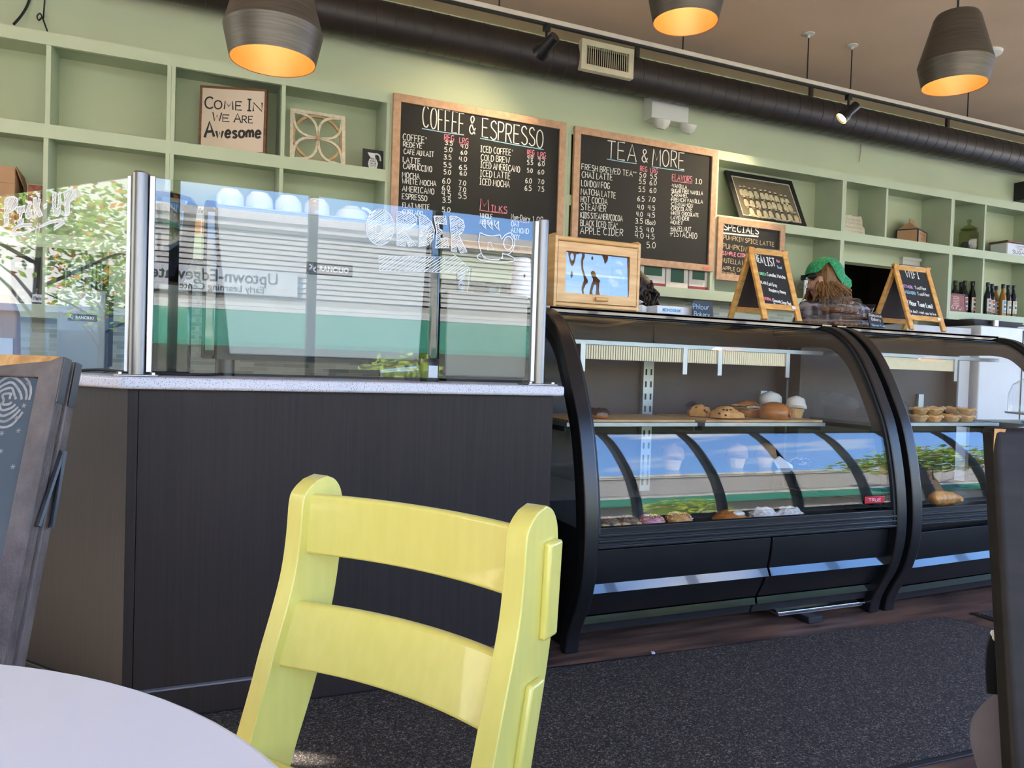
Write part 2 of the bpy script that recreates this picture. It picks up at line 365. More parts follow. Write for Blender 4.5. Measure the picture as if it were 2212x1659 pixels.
# ------------------------------------------------------------ room shell
XL, XR, YF, YB, ZC = -4.0, 10.0, -1.2, 5.0, 3.5
o = struct(MB().box(XL-.2, XR+.2, YF-.2, YB+.14, -.1, 0).build('floor', M_FLOORW))
o = struct(MB().box(XL-.2, XR+.2, YF-.9, YB+2, ZC, ZC+.12).build('ceiling', M_CEIL))
mb = MB(); mb.box(XL, 5.31, YB, YB+.12, 0, ZC); mb.box(6.2, XR, YB, YB+.12, 0, ZC); mb.box(5.31, 6.2, YB, YB+.12, 2.13, ZC); mb.box(5.31, 6.2, YB, YB+.12, 0, .95)
wall_back = struct(mb.build('wall_back', M_WALL))
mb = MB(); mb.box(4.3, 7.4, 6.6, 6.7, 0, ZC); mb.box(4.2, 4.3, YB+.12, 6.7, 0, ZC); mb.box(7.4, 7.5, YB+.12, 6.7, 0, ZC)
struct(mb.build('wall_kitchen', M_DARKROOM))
mb = MB(); mb.box(XR, XR+.12, YF, YB, 0, .42); mb.box(XR, XR+.12, YF, YB, 3.05, ZC); mb.box(XR, XR+.12, 3.9, YB, .42, 3.05)
struct(mb.build('wall_right', M_WALL))
mb = MB(); mb.box(XL, XR, YF-.15, YF, 0, .42); mb.box(XL, XR, YF-.15, YF, 3.05, ZC)
struct(mb.build('wall_front', M_WALL))
M_MULL = pm('dark_window_frame', '#23262a', .4)
fr = MB()
for xm in (-3.97, -3.06, -2.06, -1.08, -.1, .935, 2.0, 3.0, 4.0, 5.0, 6.0, 7.0, 8.0, 9.0, 9.96): fr.box(xm-.035, xm+.035, YF-.12, YF-.03, .42, 3.05)
fr.box(XL, XR, YF-.12, YF-.03, .42, .48); fr.box(XL, XR, YF-.12, YF-.03, 2.99, 3.05)
struct(fr.build('window_1', M_MULL))
mb = MB(); mb.box(XL-.15, XL, YF, YB, 0, .3); mb.box(XL-.15, XL, YF, YB, 3.05, ZC); mb.box(XL-.15, XL, YF, 2.3, .3, 3.05)
struct(mb.build('wall_left', M_WALL))  # unseen solid stretch widened to cut the light from the left
fr = MB()
for ym in (2.34, 3.2, 4.95): fr.box(XL-.12, XL-.03, ym-.035, ym+.035, .3, 3.05)
struct(fr.build('window_2', M_MULL))
fr = MB()
for ym in (-1.1, .5, 2.2, 3.86): fr.box(XR+.02, XR+.1, ym-.035, ym+.035, .42, 3.05)
struct(fr.build('added_window', M_MULL))  # unseen window added to brighten the right side of the room
def brick_mat():
    m = pm('mosaic_tile', '#8f968a', .25); nt = m.node_tree; b = nt.nodes['Principled BSDF']
    tc = nt.nodes.new('ShaderNodeTexCoord'); mp = nt.nodes.new('ShaderNodeMapping'); mp.inputs['Rotation'].default_value = (R(90), 0, 0)
    br = nt.nodes.new('ShaderNodeTexBrick'); br.inputs['Color1'].default_value = (*lin('#a9aea2'), 1); br.inputs['Color2'].default_value = (*lin('#6d7568'), 1); br.inputs['Mortar'].default_value = (*lin('#b4b3a9'), 1)
    br.inputs['Scale'].default_value = 1; br.inputs['Brick Width'].default_value = .17; br.inputs['Row Height'].default_value = .026; br.inputs['Mortar Size'].default_value = .0016; br.inputs['Bias'].default_value = -.2
    nt.links.new(tc.outputs['Object'], mp.inputs[0]); nt.links.new(mp.outputs[0], br.inputs[0]); nt.links.new(br.outputs[0], b.inputs['Base Color'])
    return m
M_TILE = brick_mat()
mb = MB(); mb.box(-1.3, 5.25, 4.985, YB, .9, 1.735); mb.box(6.25, 9.9, 4.985, YB, .9, 1.735)
struct(mb.build('wall_tiles', M_TILE))

# ------------------------------------------------------------ outside: street front that the glass mirrors
M_ASPH = pm('brightened_asphalt', '#cdc2ad', .9, var=.1, scale=.6)  # ground colour raised and warmed to bounce more light indoors
struct(MB().box(-60, 60, -60, 60, -.3, -.12).build('ground', M_ASPH))
struct(MB().box(-40, -6.2, -30, 40, -.125, -.112).build('road', pm('grey_road', '#6f7174', .9, var=.12, scale=.7)))
M_SIDING = pm('cream_siding', '#d3cdc2', .6, var=.02); M_TRIMW = pm('white_trim', '#dcd8ce', .6); M_AWN = pm('green_awning_paint', '#2f6f5b', .6, var=.05)
M_STUC = pm('grey_stucco', '#8c8a86', .9, var=.08); M_SIGNW = pm('white_sign_face', '#cfd0cf', .5); M_SIGNT = pm('grey_sign_lettering', '#33383a', .6)
YBLD = -13.0
bld = thing('shop_building', 'cream sided shop building across the lot, mirrored in the counter glass', 'building', (4, YBLD, -.12))
mb = MB(); z = 2.54
while z < 4.04:
    mb.add([(-26, YBLD+.03, z), (34, YBLD+.03, z), (34, YBLD, z+.092), (-26, YBLD, z+.092), (34, YBLD-.07, z+.094), (-26, YBLD-.07, z+.094), (34, YBLD-.07, z+.12), (-26, YBLD-.07, z+.12)], [(0, 1, 2, 3), (3, 2, 4, 5), (5, 4, 6, 7)])
    mb.add([(-26, YBLD, z), (34, YBLD, z), (34, YBLD+.03, z), (-26, YBLD+.03, z)], [(0, 1, 2, 3)]); mb.add([(-26, YBLD-.07, z), (34, YBLD-.07, z), (34, YBLD+.03, z), (-26, YBLD+.03, z)], [(0, 1, 2, 3)]); z += .12
mb.build('siding', M_SIDING, bld, smooth=0)
mb = MB().box(-26, 34, YBLD-6, YBLD-.08, -.12, 4.0).box(-26, 34, YBLD-.1, YBLD, -.12, 2.5); mb.build('wall', M_STUC, bld)
mb = MB().box(-26, 34, YBLD-6.1, YBLD+.14, 4.05, 4.2).box(-26.1, 34.1, YBLD-6.2, YBLD+.22, 4.2, 4.38); mb.build('roof_trim', M_TRIMW, bld)
mb = MB().box(-26, 34, YBLD, YBLD+.12, 2.18, 2.27).box(-26, 34, YBLD, YBLD+.09, 2.28, 2.36); mb.build('trim_band', M_TRIMW, bld)
mb = MB().prism([(-26, YBLD, 2.18), (-26, YBLD+.1, 2.18), (-26, YBLD+.9, 1.46), (-26, YBLD+.9, 1.36), (-26, YBLD, 1.36)], (60, 0, 0)); mb.build('awning', M_AWN, bld)
sgn = MB().box(-1.35, 2.33, YBLD+.03, YBLD+.1, 2.545, 3.1).build('sign_board', M_SIGNW, bld, bevel=.01)
pls = PL((0, YBLD+.1, 0), (-1, 0, 0), (0, 0, 1))
typeset('a', 'Uptown-Edgewater', M_SIGNT, sgn, pls, -1.9, 2.79, .37, h=.004, bold=.006, xs=.95).build('lettering', M_SIGNT, sgn, smooth=0)
typeset('b', 'Early Learning Center', M_SIGNT, sgn, pls, -1.6, 2.585, .215, h=.004, bold=.003, xs=.97).build('lettering', M_SIGNT, sgn, smooth=0)
mb = MB()
M_LEAF = pm('leaf_green', '#7d9a48', .6, var=.3, scale=2); M_LEAFY = pm('yellow_green_leaves', '#9bb045', .6, var=.25, scale=2); M_LEAFO = pm('turning_orange_leaves', '#b57a35', .6, var=.25, scale=2); 
for m_ in (M_LEAF, M_LEAFY, M_LEAFO):
    nt = m_.node_tree; tl = nt.nodes.new('ShaderNodeBsdfTranslucent'); mx = nt.nodes.new('ShaderNodeMixShader'); mx.inputs[0].default_value = .5
    rp = [n for n in nt.nodes if n.type == 'VALTORGB'][0]; ou = [n for n in nt.nodes if n.type == 'OUTPUT_MATERIAL'][0]
    nt.links.new(rp.outputs[0], tl.inputs[0]); nt.links.new(nt.nodes['Principled BSDF'].outputs[0], mx.inputs[1]); nt.links.new(tl.outputs[0], mx.inputs[2]); nt.links.new(mx.outputs[0], ou.inputs[0])
M_BARK = pm('grey_brown_bark', '#4c433b', .9, var=.2, scale=8)
def leaf_cloud(mb, c, rad, n, size, mats=1):
    for i in range(n):
        d = Vector((random.gauss(0, 1), random.gauss(0, 1), random.gauss(0, 1))).normalized(); rr = random.random()**.45
        p = Vector(c)+Vector((d.x*rad[0], d.y*rad[1], d.z*rad[2]))*rr
        a = Vector((random.gauss(0, 1), random.gauss(0, 1), random.gauss(0, .5))).normalized(); b = a.orthogonal().normalized()*.45
        mb.cur = 0 if random.random() > .13 or mats == 1 else 1
        s = size*random.uniform(.6, 1.3); mb.add([p-a*s, p+b*s, p+a*s, p-b*s], [(0, 1, 2, 3)])
def tree(loc, h, rad, label, leafm, n=2600, size=.13, clumps=9):
    t = thing('street_tree', label, 'tree', loc, 'trees outside the windows'); c = Vector(loc)
    mb = MB(); mb.tube([c, c+Vector((.08, .05, h*.25)), c+Vector((-.05, .1, h*.5)), c+Vector((.1, 0, h*.8))], [.13, .1, .07, .03])
    for k in range(7):
        a = k*2.4; s = c+Vector((0, .05, h*(.36+.06*k))); mb.tube([s, s+Vector((math.cos(a)*rad*.45, math.sin(a)*rad*.45, h*.1)), s+Vector((math.cos(a)*rad*.85, math.sin(a)*rad*.85, h*.16))], [.03, .02, .01], 6)
    mb.build('trunk', M_BARK, t)
    mb = MB()
    for k in range(clumps):
        a = k*2.4; rr = rad*.62*math.sqrt((k+.5)/clumps); zc = h*(.62+.3*((k*7) % clumps)/clumps)
        leaf_cloud(mb, c+Vector((rr*math.cos(a), rr*math.sin(a), zc)), (rad*.48, rad*.48, h*.13), n//clumps, size, 2)
    o = mb.build('foliage', [leafm, M_LEAFO], t, smooth=0)
    return t
# the angled pane mirrors what stands beyond the left windows
CH = Vector((-.62, .785, 0)).normalized(); PC = Vector((-.155, 2.56, 0)); PN = Vector((-CH.y, CH.x, 0)); PN = Vector((-.785, -.62, 0)).normalized()
def mirrored(px, py, dist):
    d = ray(px, py).normalized(); p = ORG+d*dist; k = (p-PC).dot(PN); return p-PN*2*k
q = mirrored(92, 700, 11.5); tree((q.x, q.y, -.12), 4.3, 1.9, 'broad green street tree outside the left window, mirrored in the angled counter pane', M_LEAF, 2300, .065, 12)
q = mirrored(225, 700, 17.5); tree((q.x, q.y, -.12), 3.4, 1.3, 'smaller street tree farther out, mirrored near the corner post', M_LEAF, 900, .075, 8)
fb = thing('far_building', 'pale blue grey low building far down the street, mirrored low in the angled pane', 'building', (-30, 20, -.12)); MB().box(-34, -27, -8, 60, -.12, 2.5).build('wall', pm('pale_blue_grey_wall', '#93a7aa', .8, var=.05), fb); MB().box(-34.2, -26.7, -8.2, 60.2, 2.5, 2.75).build('roof_edge', M_TRIMW, fb)
for k_ in range(12): MB().box(-27.02, -26.98, -4+k_*5, -1.6+k_*5, .5, 1.9).build('window', pm('dark_pane', '#46565c', .2), fb)
def shrub(loc, r, label):
    mb = MB(); leaf_cloud(mb, (loc[0], loc[1], loc[2]+r*.7), (r, r*.8, r*.75), 900, .09)
    tag(mb.build('shrub', M_LEAFY, smooth=0), label, 'shrub')
shrub((3.7, -8.6, -.12), 1.0, 'yellow green shrub before the green awning, mirrored in the counter glass')
shrub((9.6, -8.4, -.12), 1.2, 'yellow green shrub mirrored low in the first pastry case glass')
tree((18.5, -9.3, -.12), 5.6, 2.4, 'tree beside the lot, mirrored at the right of the first pastry case', M_LEAF, 1600, .16)

# ------------------------------------------------------------ duct, track, vents
duct = thing('air_duct', 'long dark brown spiral air duct hung under the ceiling along the green wall', 'duct', (3, 4.75, 3.234))
YD, ZD, RD = 4.75, 3.234, .125
mb = MB(); n = 0; prof = []
x = -3.9
while x < 8.9: prof += [(RD, x), (RD+.0025, x+.002), (RD+.0025, x+.006), (RD, x+.008)]; x += .12
prof = [(r, z+3.9) for r, z in prof]
mb.lathe(prof, (-3.9, YD, ZD), 32, (1, 0, 0)); mb.build('duct_pipe', M_DUCT, duct, smooth=30)
for x in (.6, 2.95, 4.6, 6.2, 7.6): MB().box(x-.015, x+.015, YD-.012, YD+.012, ZD+RD-.01, ZC).build('hanger_strap', M_DUCT, duct)
p = atY(2202, 426, 4.86); tag(MB().box(p.x+.12, p.x+1.0, 4.86, 4.995, p.z, ZD-RD-.02).build('black_wall_box', M_BLACKM), 'black box on the green wall just under the duct at the right edge', 'box')
a1, a2, a3, a4 = [atY(*p, 4.61) for p in ((1256, 82), (1369, 108), (1367, 172), (1254, 148))]
vx0, vx1, vz1, vz0 = (a1.x+a4.x)/2, (a2.x+a3.x)/2, (a1.z+a2.z)/2, (a3.z+a4.z)/2
M_CREAM = pm('cream_enamel', '#d8cfb4', .5)
v = thing('air_vent', 'cream slatted air vent on the front of the brown duct', 'vent', ((vx0+vx1)/2, 4.62, vz0))
MB().ring([(vx0, 4.6, vz0), (vx1, 4.6, vz0), (vx1, 4.6, vz1), (vx0, 4.6, vz1)], [(vx0+.04, 4.6, vz0+.04), (vx1-.04, 4.6, vz0+.04), (vx1-.04, 4.6, vz1-.04), (vx0+.04, 4.6, vz1-.04)], (0, .05, 0)).build('frame', M_CREAM, v, bevel=.004)
MB().box(vx0+.03, vx1-.03, 4.642, 4.65, vz0+.03, vz1-.03).build('backing', M_BLACKM, v)
mb = MB()
for k in range(20):
    xx = vx0+.05+(vx1-vx0-.1)*k/19; mb.obox((xx, 4.618, (vz0+vz1)/2), (.004, .006, 0), (-.001, .004, 0), (0, 0, (vz1-vz0)/2-.04))
mb.build('slats', M_CREAM, v)
ZT, YT = 3.16, 4.12
tr = thing('lighting_track', 'long white lighting track hung on thin rods in front of the duct', 'lighting track', (4, YT, ZT))
M_TRACK = pm('off_white_track', '#cfc6bb', .45)
mb = MB().box(-.5, 8.2, YT-.017, YT+.017, ZT-.008, ZT+.02); mb.build('rail', M_TRACK, tr, bevel=.003)
MB().box(-.5, 8.2, YT-.012, YT+.012, ZT-.02, ZT-.006).build('rail_slot', M_BLACKM, tr)
for xx in (1.62, 2.9, 3.95, 4.36, 5.6, 7.0):
    rd = MB().cyl((xx, YT, ZT+.015), (xx, YT, ZC), .0045, seg=8).build('rod', M_BLACKM, tr)
    MB().lathe([(0, -.03), (.008, -.03), (.01, -.012), (.04, -.006), (.04, 0)], (xx, YT, ZC), 16).build('rod_cap', M_WHITEP, rd)
M_LAMPON = pm('lit_lamp_face', '#fff0b0', .4, emit='#ffdf8a', estr=14)
def spot(px, py, label, d, lit, power):
    p = atY(px, py, YT); xx = p.x
    s = thing('track_spotlight', label, 'spotlight', (xx, YT, ZT-.12), 'spotlights on the track')
    d = Vector(d).normalized(); hc = Vector((xx, YT, ZT-.145))
    MB().box(xx-.02, xx+.02, YT-.018, YT+.018, ZT-.055, ZT-.015).build('adapter', M_BLACK, s, bevel=.003)
    MB().cyl((xx, YT, ZT-.05), (xx, YT, ZT-.12), .008, seg=10).build('stem', M_BLACK, s)
    MB().lathe([(0, -.085), (.032, -.085), (.034, -.08), (.034, .0), (.05, .03), (.052, .065), (.046, .065), (.042, .03), (0, .02)], hc, 24, d).build('housing', M_BLACK, s)
    MB().lathe([(0, .05), (.043, .05), (.043, .045)], hc, 20, d).build('lamp_face', M_LAMPON if lit else pm('dark_lamp_face', '#3a3a3a', .2), s)
    ld = bpy.data.lights.new('spot_lamp', 'SPOT'); ld.energy = power; ld.color = (1, .78, .48); ld.spot_size = R(95); ld.spot_blend = .8; ld.shadow_soft_size = .04
    lo = bpy.data.objects.new('spot_lamp', ld); COL.objects.link(lo); lo.location = hc+d*.09; lo.rotation_euler = d.to_track_quat('-Z', 'Y').to_euler()
    return s
spot(1180, 92, 'black track spotlight turned to the wall above the big coffee menu', (-.25, .8, -.42), False, 24)
spot(1832, 240, 'lit black track spotlight with a glowing yellow face by the duct', (-.62, .25, -.62), True, 90)

# ------------------------------------------------------------ pendants
M_SHADE = pm('brushed_grey_bronze', '#57514a', .45, .6, .22, 6, stretch=(1, 1, 26))
M_GOLD = pm('gold_painted_inside', '#b27c3e', .5, .0, .08, 10)
M_BULB = pm('warm_bulb', '#ffd9a0', .4, emit='#ffb765', estr=2)
def pendant(c, label, sc=1.0):
    x, y, z = c; t = thing('pendant_lamp', label, 'pendant lamp', (x, y, z), 'grey metal pendant lamps')
    k = sc*.165
    outer = [(k*.86, 0), (k*1.0, k*.62), (k*.62, k*1.95), (k*.56, k*2.05), (k*.12, k*2.12)]
    inner = [(k*.1, k*2.08), (k*.54, k*2.0), (k*.6, k*1.93), (k*.97, k*.62), (k*.845, .002)]
    MB().lathe(outer+[(k*.04, k*2.13)], c, 48, caps=False).build('shade', M_SHADE, t, smooth=28)
    MB().lathe([(k*.04, k*2.1)]+inner+[(k*.86, 0)], c, 48, caps=False).build('shade_lining', M_GOLD, t, smooth=28)
    MB().cyl((x, y, z+k*2.1), (x, y, ZC), .005, seg=8).build('cord', M_BLACKM, t)
    MB().lathe([(0, -.03), (.055, -.025), (.06, 0)], (x, y, ZC), 20).build('ceiling_cap', M_BLACKM, t)
    MB().cyl((x, y, z+k*1.62), (x, y, z+k*2.1), .022).build('socket', M_BLACKM, t)
    MB().ball((x, y, z+k*1.42), .034).build('bulb', M_BULB, t)
    ld = bpy.data.lights.new('pendant_light', 'POINT'); ld.energy = 2.8*sc; ld.color = (1, .76, .46); ld.shadow_soft_size = .05
    lo = bpy.data.objects.new('pendant_light', ld); COL.objects.link(lo); lo.location = (x, y, z+k*1.0)
pendant((.253, 2.744, 2.125), 'grey metal pendant lamp hung low over the counter, nearest and largest of the three')
pendant((2.012, 2.846, 2.665), 'grey metal pendant lamp cut by the top of the photo, between the other two')
pendant((3.282, 2.487, 2.49), 'grey metal pendant lamp on a black cord over the second pastry case', .97)
for k_, (x_, y_) in enumerate(((-1.9, .9), (.4, .3), (2.4, .1), (4.4, .4), (6.4, .9), (5.2, 2.5), (7.2, 2.5))):
    pendant((x_, y_, 2.5), ('grey metal pendant lamp over the seats at the far left', 'grey metal pendant lamp over the seat by the white table', 'grey metal pendant lamp over the seats right of the white table', 'grey metal pendant lamp over the seats before the second case', 'grey metal pendant lamp over the seats at the far right', 'grey metal pendant lamp past the right end of the second case', 'grey metal pendant lamp farthest along the counter')[k_])
p = atZ(2136, 112, ZC)
tag(MB().lathe([(0, -.035), (.06, -.034), (.085, -.02), (.09, 0)], (p.x, p.y, ZC), 28).build('smoke_detector', M_WHITEP), 'round white ceiling detector behind the right pendant lamp', 'smoke detector')
# emergency light on the wall
a = atY(1404, 214, 4.88); b = atY(1487, 268, 4.88)
el = thing('emergency_light', 'white emergency light box with two round lamps under the duct', 'emergency light', ((a.x+b.x)/2, 4.93, b.z))
MB().box(a.x+.02, b.x, 4.88, 5.0, b.z, b.z+.2).build('box', M_WHITEP, el, bevel=.006)
for px, py in ((1429, 262), (1486, 272)):
    q = atY(px, py, 4.85); d = Vector((.1, -.75, -.5)).normalized()
    h = MB().lathe([(0, -.06), (.035, -.055), (.058, -.03), (.066, 0), (.066, .012), (.05, .016), (0, .02)], q, 24, (.05, -.25, .95)); h.build('lamp_head', M_WHITEP, el)
    MB().cyl(q+Vector((0, .05, .01)), q+Vector((0, .08, .06)), .012).build('arm', M_STEEL, el)
# ------------------------------------------------------------ green cubby shelves on the wall
YS = 4.70
def cubby(x0, x1, label, dividers, rows, sides=(0, 0)):
    t = thing('wall_shelf', label, 'shelf', ((x0+x1)/2, YS+.15, rows[-1][0]), 'green cubby shelves on the wall')
    zb = [r[0] for r in rows]
    MB().box(x0, x1, YS, YS+.022, 2.728, 2.795).box(x0, x1, YS+.022, YB, 2.768, 2.795).build('top_board', M_GREEN, t)
    for (zt, on) in rows:
        if on: MB().box(x0, x1, YS, YS+.022, zt-.073, zt).box(x0+.02, x1-.02, YS+.022, YB, zt-.027, zt).build('shelf_board', M_GREEN, t)
    for k, x in enumerate((x0, x1-.0215)):
        MB().box(x+.0005, x+.021, YS+.001, YB, zb[-1]-.07, 2.768).build('side_panel', M_GREEN, t)
    for (x, zl, zh) in dividers: MB().box(x-.011, x+.011, YS+.006, YB, zl, zh).build('divider', M_GREEN, t)
    return t
U = [-1.36, -.107, 1.14, 2.395, 3.655, 4.957, 6.258, 7.56]
ta = cubby(U[0], U[1], 'green wall shelf at the far left end, with cardboard box and coffee bags', [(-.70, 2.312, 2.768), (-.705, 1.735, 2.285), (-.70, 1.36, 1.71)], [(2.312, 1), (1.735, 1), (1.36, 1)])
MB().box(U[0]+.02, U[1]-.02, 4.97, 4.984, 1.29, 1.71).build('back_panel', M_GREEN, ta)
cubby(U[1], U[2], 'green wall shelf holding the Come In sign and the wooden lattice', [(.50, 2.312, 2.768), (.497, 1.735, 2.285)], [(2.312, 1), (1.735, 1)])
cubby(U[2], U[3], 'green wall shelf behind the Coffee and Espresso board', [(1.77, 2.312, 2.768)], [(2.312, 1), (1.735, 1)])
cubby(U[3], U[4], 'green wall shelf behind the Tea and More board, holding boxed tea', [(3.02, 2.312, 2.768)], [(2.312, 1), (1.735, 1)])
cubby(U[4], U[5], 'green wall shelf holding the framed team photo', [], [(2.312, 1), (1.735, 1)])
cubby(U[5], U[6], 'green wall shelf over the dark pass-through, holding the carton and white plaque', [(5.45, 2.312, 2.768)], [(2.312, 1), (1.735, 0)])
cubby(U[6], U[7], 'green wall shelf at the right end, holding syrup bottles and the sugar tin', [(6.70, 2.312, 2.768), (6.705, 1.735, 2.285)], [(2.312, 1), (1.735, 1)])
# loose cables
M_CABLE = pm('black_cable', '#1d1f24', .5)
tag(MB().tube(smoothpts([atY(30, 52, 4.9), atY(45, 35, 4.95), atY(58, 14, 4.97), atY(66, -8, 4.98)], 5), .007).build('cable', M_CABLE), 'thick black cable curving up from the shelf top at far left', 'cable')
tag(MB().tube(smoothpts([atY(102, 67, 4.9), atY(96, 50, 4.93), atY(91, 38, 4.95), atY(84, 44, 4.95), atY(80, 35, 4.95), atY(87, 29, 4.95), atY(93, 40, 4.95), atY(95, 20, 4.97), atY(97, -6, 4.98)], 5), .004).build('cable', M_CABLE), 'thin looped black cable standing on the shelf top right of the thick one', 'cable')
M_WIRE = pm('white_wire', '#b9a58f', .5)
tag(MB().tube(smoothpts([atY(1860, 312, 4.99), atY(1859, 330, 4.99), atY(1856, 350, 4.985)], 4), .004, 6).build('wire', M_WIRE), 'thin pale wire running up the green wall above the carton', 'wire')

# ------------------------------------------------------------ menu boards
def menu_board(name, label, x0, x1, z0, z1, Y, fw, frame_m=M_OAKF):
    t = thing(name, label, 'chalkboard', ((x0+x1)/2, Y, z0))
    MB().box(x0+fw*.6, x1-fw*.6, Y+.006, Y+.014, z0+fw*.6, z1-fw*.6).build('panel', M_CHALKB, t)
    mb = MB()
    for P in ([(x0, z0), (x1, z0), (x1-fw, z0+fw), (x0+fw, z0+fw)], [(x0, z1), (x0+fw, z1-fw), (x1-fw, z1-fw), (x1, z1)], [(x0, z0), (x0+fw, z0+fw), (x0+fw, z1-fw), (x0, z1)], [(x1, z0), (x1, z1), (x1-fw, z1-fw), (x1-fw, z0+fw)]):
        mb.prism([(a, Y-.008, b) for a, b in P], (0, .026, 0))
    mb.build('frame', frame_m, t, bevel=.002)
    return t, wallpl(Y+.0055)
def texts(t, pl, rows, k, ox, oy, groups):
    mbs = {g: MB() for g in groups}; mbs.update({'title': MB(), 'prices': MB(), 'side_list': MB(), 'side_prices': MB(), 'milk_list': MB(), 'milks_title': MB(), 'flavors_title': MB()})
    for g, s, x0, y0, x1, y1, h, wd in rows:
        if g == 'w' and k > .3: g = 'title' if h > 70 else (('side_prices' if x0 > 620 and t is b1 or x0 > 1780 else 'prices') if s[0] in '0123456789(' else ('side_list' if (x0 > 620 and t is b1) or x0 > 1780 else 'w'))
        if g == 'side_list' and y0 > 640 and t is b1: g = 'milk_list'
        if g == 'p': g = {'M': 'milks_title', 'ILKS': 'milks_title', 'FLAVORS': 'flavors_title'}.get(s, g)
        script_px(mbs[g], pl, s, ox+x0*k, oy+y0*k, ox+x1*k, oy+y1*k, h*k, wd)
    return mbs
K2 = .36166
b1, p1 = menu_board('menu_board', 'large Coffee and Espresso menu chalkboard in a light oak frame', 1.153, 2.362, 1.872, 2.789, 4.682, .049)
S = .0052
W1 = [('w', 'COFFEE', 312, 263, 558, 305, 128, .0076), ('w', '&', 592, 298, 626, 306, 105, .0076), ('w', 'ESPRESSO', 668, 322, 1030, 388, 112, .0076)]
for s, x0, y0, x1, y1, h in [('COFFEE*', 195, 338, 335, 358, 38), ('REDEYE', 197, 378, 307, 390, 30), ('CAFE AU LAIT', 200, 420, 378, 440, 30), ('LATTE', 195, 470, 298, 482, 32), ('CAPPUCCINO', 197, 510, 367, 530, 34), ('MOCHA', 190, 562, 292, 572, 32), ('WHITE MOCHA', 190, 598, 392, 615, 32), ('AMERICANO', 190, 645, 380, 663, 34), ('ESPRESSO', 190, 690, 338, 703, 32), ('FLAT WHITE', 192, 740, 352, 754, 28), ('CORTADO', 192, 780, 312, 790, 28),
  ('3.5', 446, 366, 490, 372, 24), ('4.0', 540, 386, 582, 390, 25), ('5.0', 442, 410, 488, 412, 28), ('6.0', 540, 424, 576, 426, 23), ('3.5', 438, 452, 482, 456, 28), ('4.0', 530, 464, 575, 468, 28), ('5.5', 438, 500, 482, 504, 28), ('6.5', 530, 514, 575, 518, 28), ('5.0', 438, 542, 480, 546, 28), ('6.0', 534, 548, 574, 552, 24), ('6.0', 430, 596, 476, 600, 31), ('7.0', 528, 606, 570, 610, 28), ('6.0', 428, 637, 474, 641, 29), ('7.0', 528, 646, 570, 650, 28), ('4.5', 426, 674, 478, 678, 32), ('5.5', 526, 686, 572, 690, 32), ('3.5', 430, 712, 480, 714, 29), ('5.0', 428, 768, 476, 770, 28),
  ('ICED COFFEE*', 657, 410, 850, 432, 37), ('COLD BREW', 660, 460, 830, 476, 36), ('ICED AMERICANO', 657, 504, 892, 532, 37), ('ICED LATTE', 655, 555, 835, 573, 38), ('ICED MOCHA', 652, 603, 830, 624, 38), ('4.0', 938, 452, 970, 454, 24), ('4.5', 1002, 464, 1040, 468, 26), ('5.5', 936, 484, 970, 486, 26), ('6.0', 1002, 492, 1040, 494, 24), ('5.0', 936, 532, 968, 534, 25), ('6.0', 1000, 542, 1036, 544, 27), ('6.0', 926, 596, 962, 598, 30), ('7.0', 1000, 600, 1036, 602, 27), ('6.5', 922, 640, 960, 642, 30), ('7.5', 1000, 644, 1036, 648, 29),
  ('WHOLE', 655, 803, 728, 810, 28), ('NONFAT', 655, 838, 748, 850, 28), ('Non-Dairy', 842, 810, 952, 824, 30), ('1.00', 968, 825, 1030, 828, 30), ('OAT', 842, 852, 888, 857, 30), ('ALMOND', 840, 890, 945, 899, 30), ('SOY', 842, 930, 890, 936, 30)]:
    W1.append(('w', s, x0, y0, x1, y1, h, S))
for s, x0, y0, x1, y1, h in [('REG', 442, 338, 498, 345, 34), ('LRG', 532, 355, 584, 361, 32), ('REG', 938, 424, 978, 428, 27), ('LRG', 1000, 438, 1046, 442, 27), ('M', 655, 755, 706, 762, 66), ('ILKS', 722, 765, 815, 775, 38)]:
    W1.append(('p', s, x0, y0, x1, y1, h, S))
m_ = texts(b1, p1, W1, K2, 800, 180, ('w', 'p', 'u'))
def ul(mb, pl, k, ox, oy, x0, y0, x1, y1, wd): line_px(mb, pl, [(ox+x0*k, oy+y0*k), (ox+(x0+x1)/2*k, oy+((y0+y1)/2+2)*k), (ox+x1*k, oy+y1*k)], wd)
for a in ((442, 345, 500, 350), (532, 361, 586, 367), (938, 430, 980, 434), (1000, 444, 1050, 448), (650, 757, 815, 778), (842, 818, 880, 822), (895, 826, 938, 832)): ul(m_['p'], p1, K2, 800, 180, *a, .004)
ul(m_['u'], p1, K2, 800, 180, 308, 270, 560, 310, .006); ul(m_['u'], p1, K2, 800, 180, 655, 328, 1035, 396, .006)
for a_, b_ in (('w', 'drink_list'), ('title', 'title_lettering'), ('prices', 'price_list'), ('side_list', 'iced_drink_list'), ('milk_list', 'milk_list'), ('side_prices', 'iced_price_list')): m_[a_].build(b_, M_CHALK, b1, smooth=0)
m_['p'].build('size_headings', M_PINK, b1, smooth=0); m_['milks_title'].build('milks_title', M_PINK, b1, smooth=0); m_['u'].build('blue_underline', M_CHALKBLUE, b1, smooth=0)
b2, p2 = menu_board('menu_board', 'Tea and More menu chalkboard with flavors list in a light oak frame', 2.428, 3.642, 1.872, 2.781, 4.682, .049)
W2 = [('w', 'TEA', 1412, 448, 1588, 472, 105, .0076), ('w', '&', 1622, 466, 1655, 474, 74, .0075), ('w', 'MORE', 1684, 492, 1874, 512, 100, .0076)]
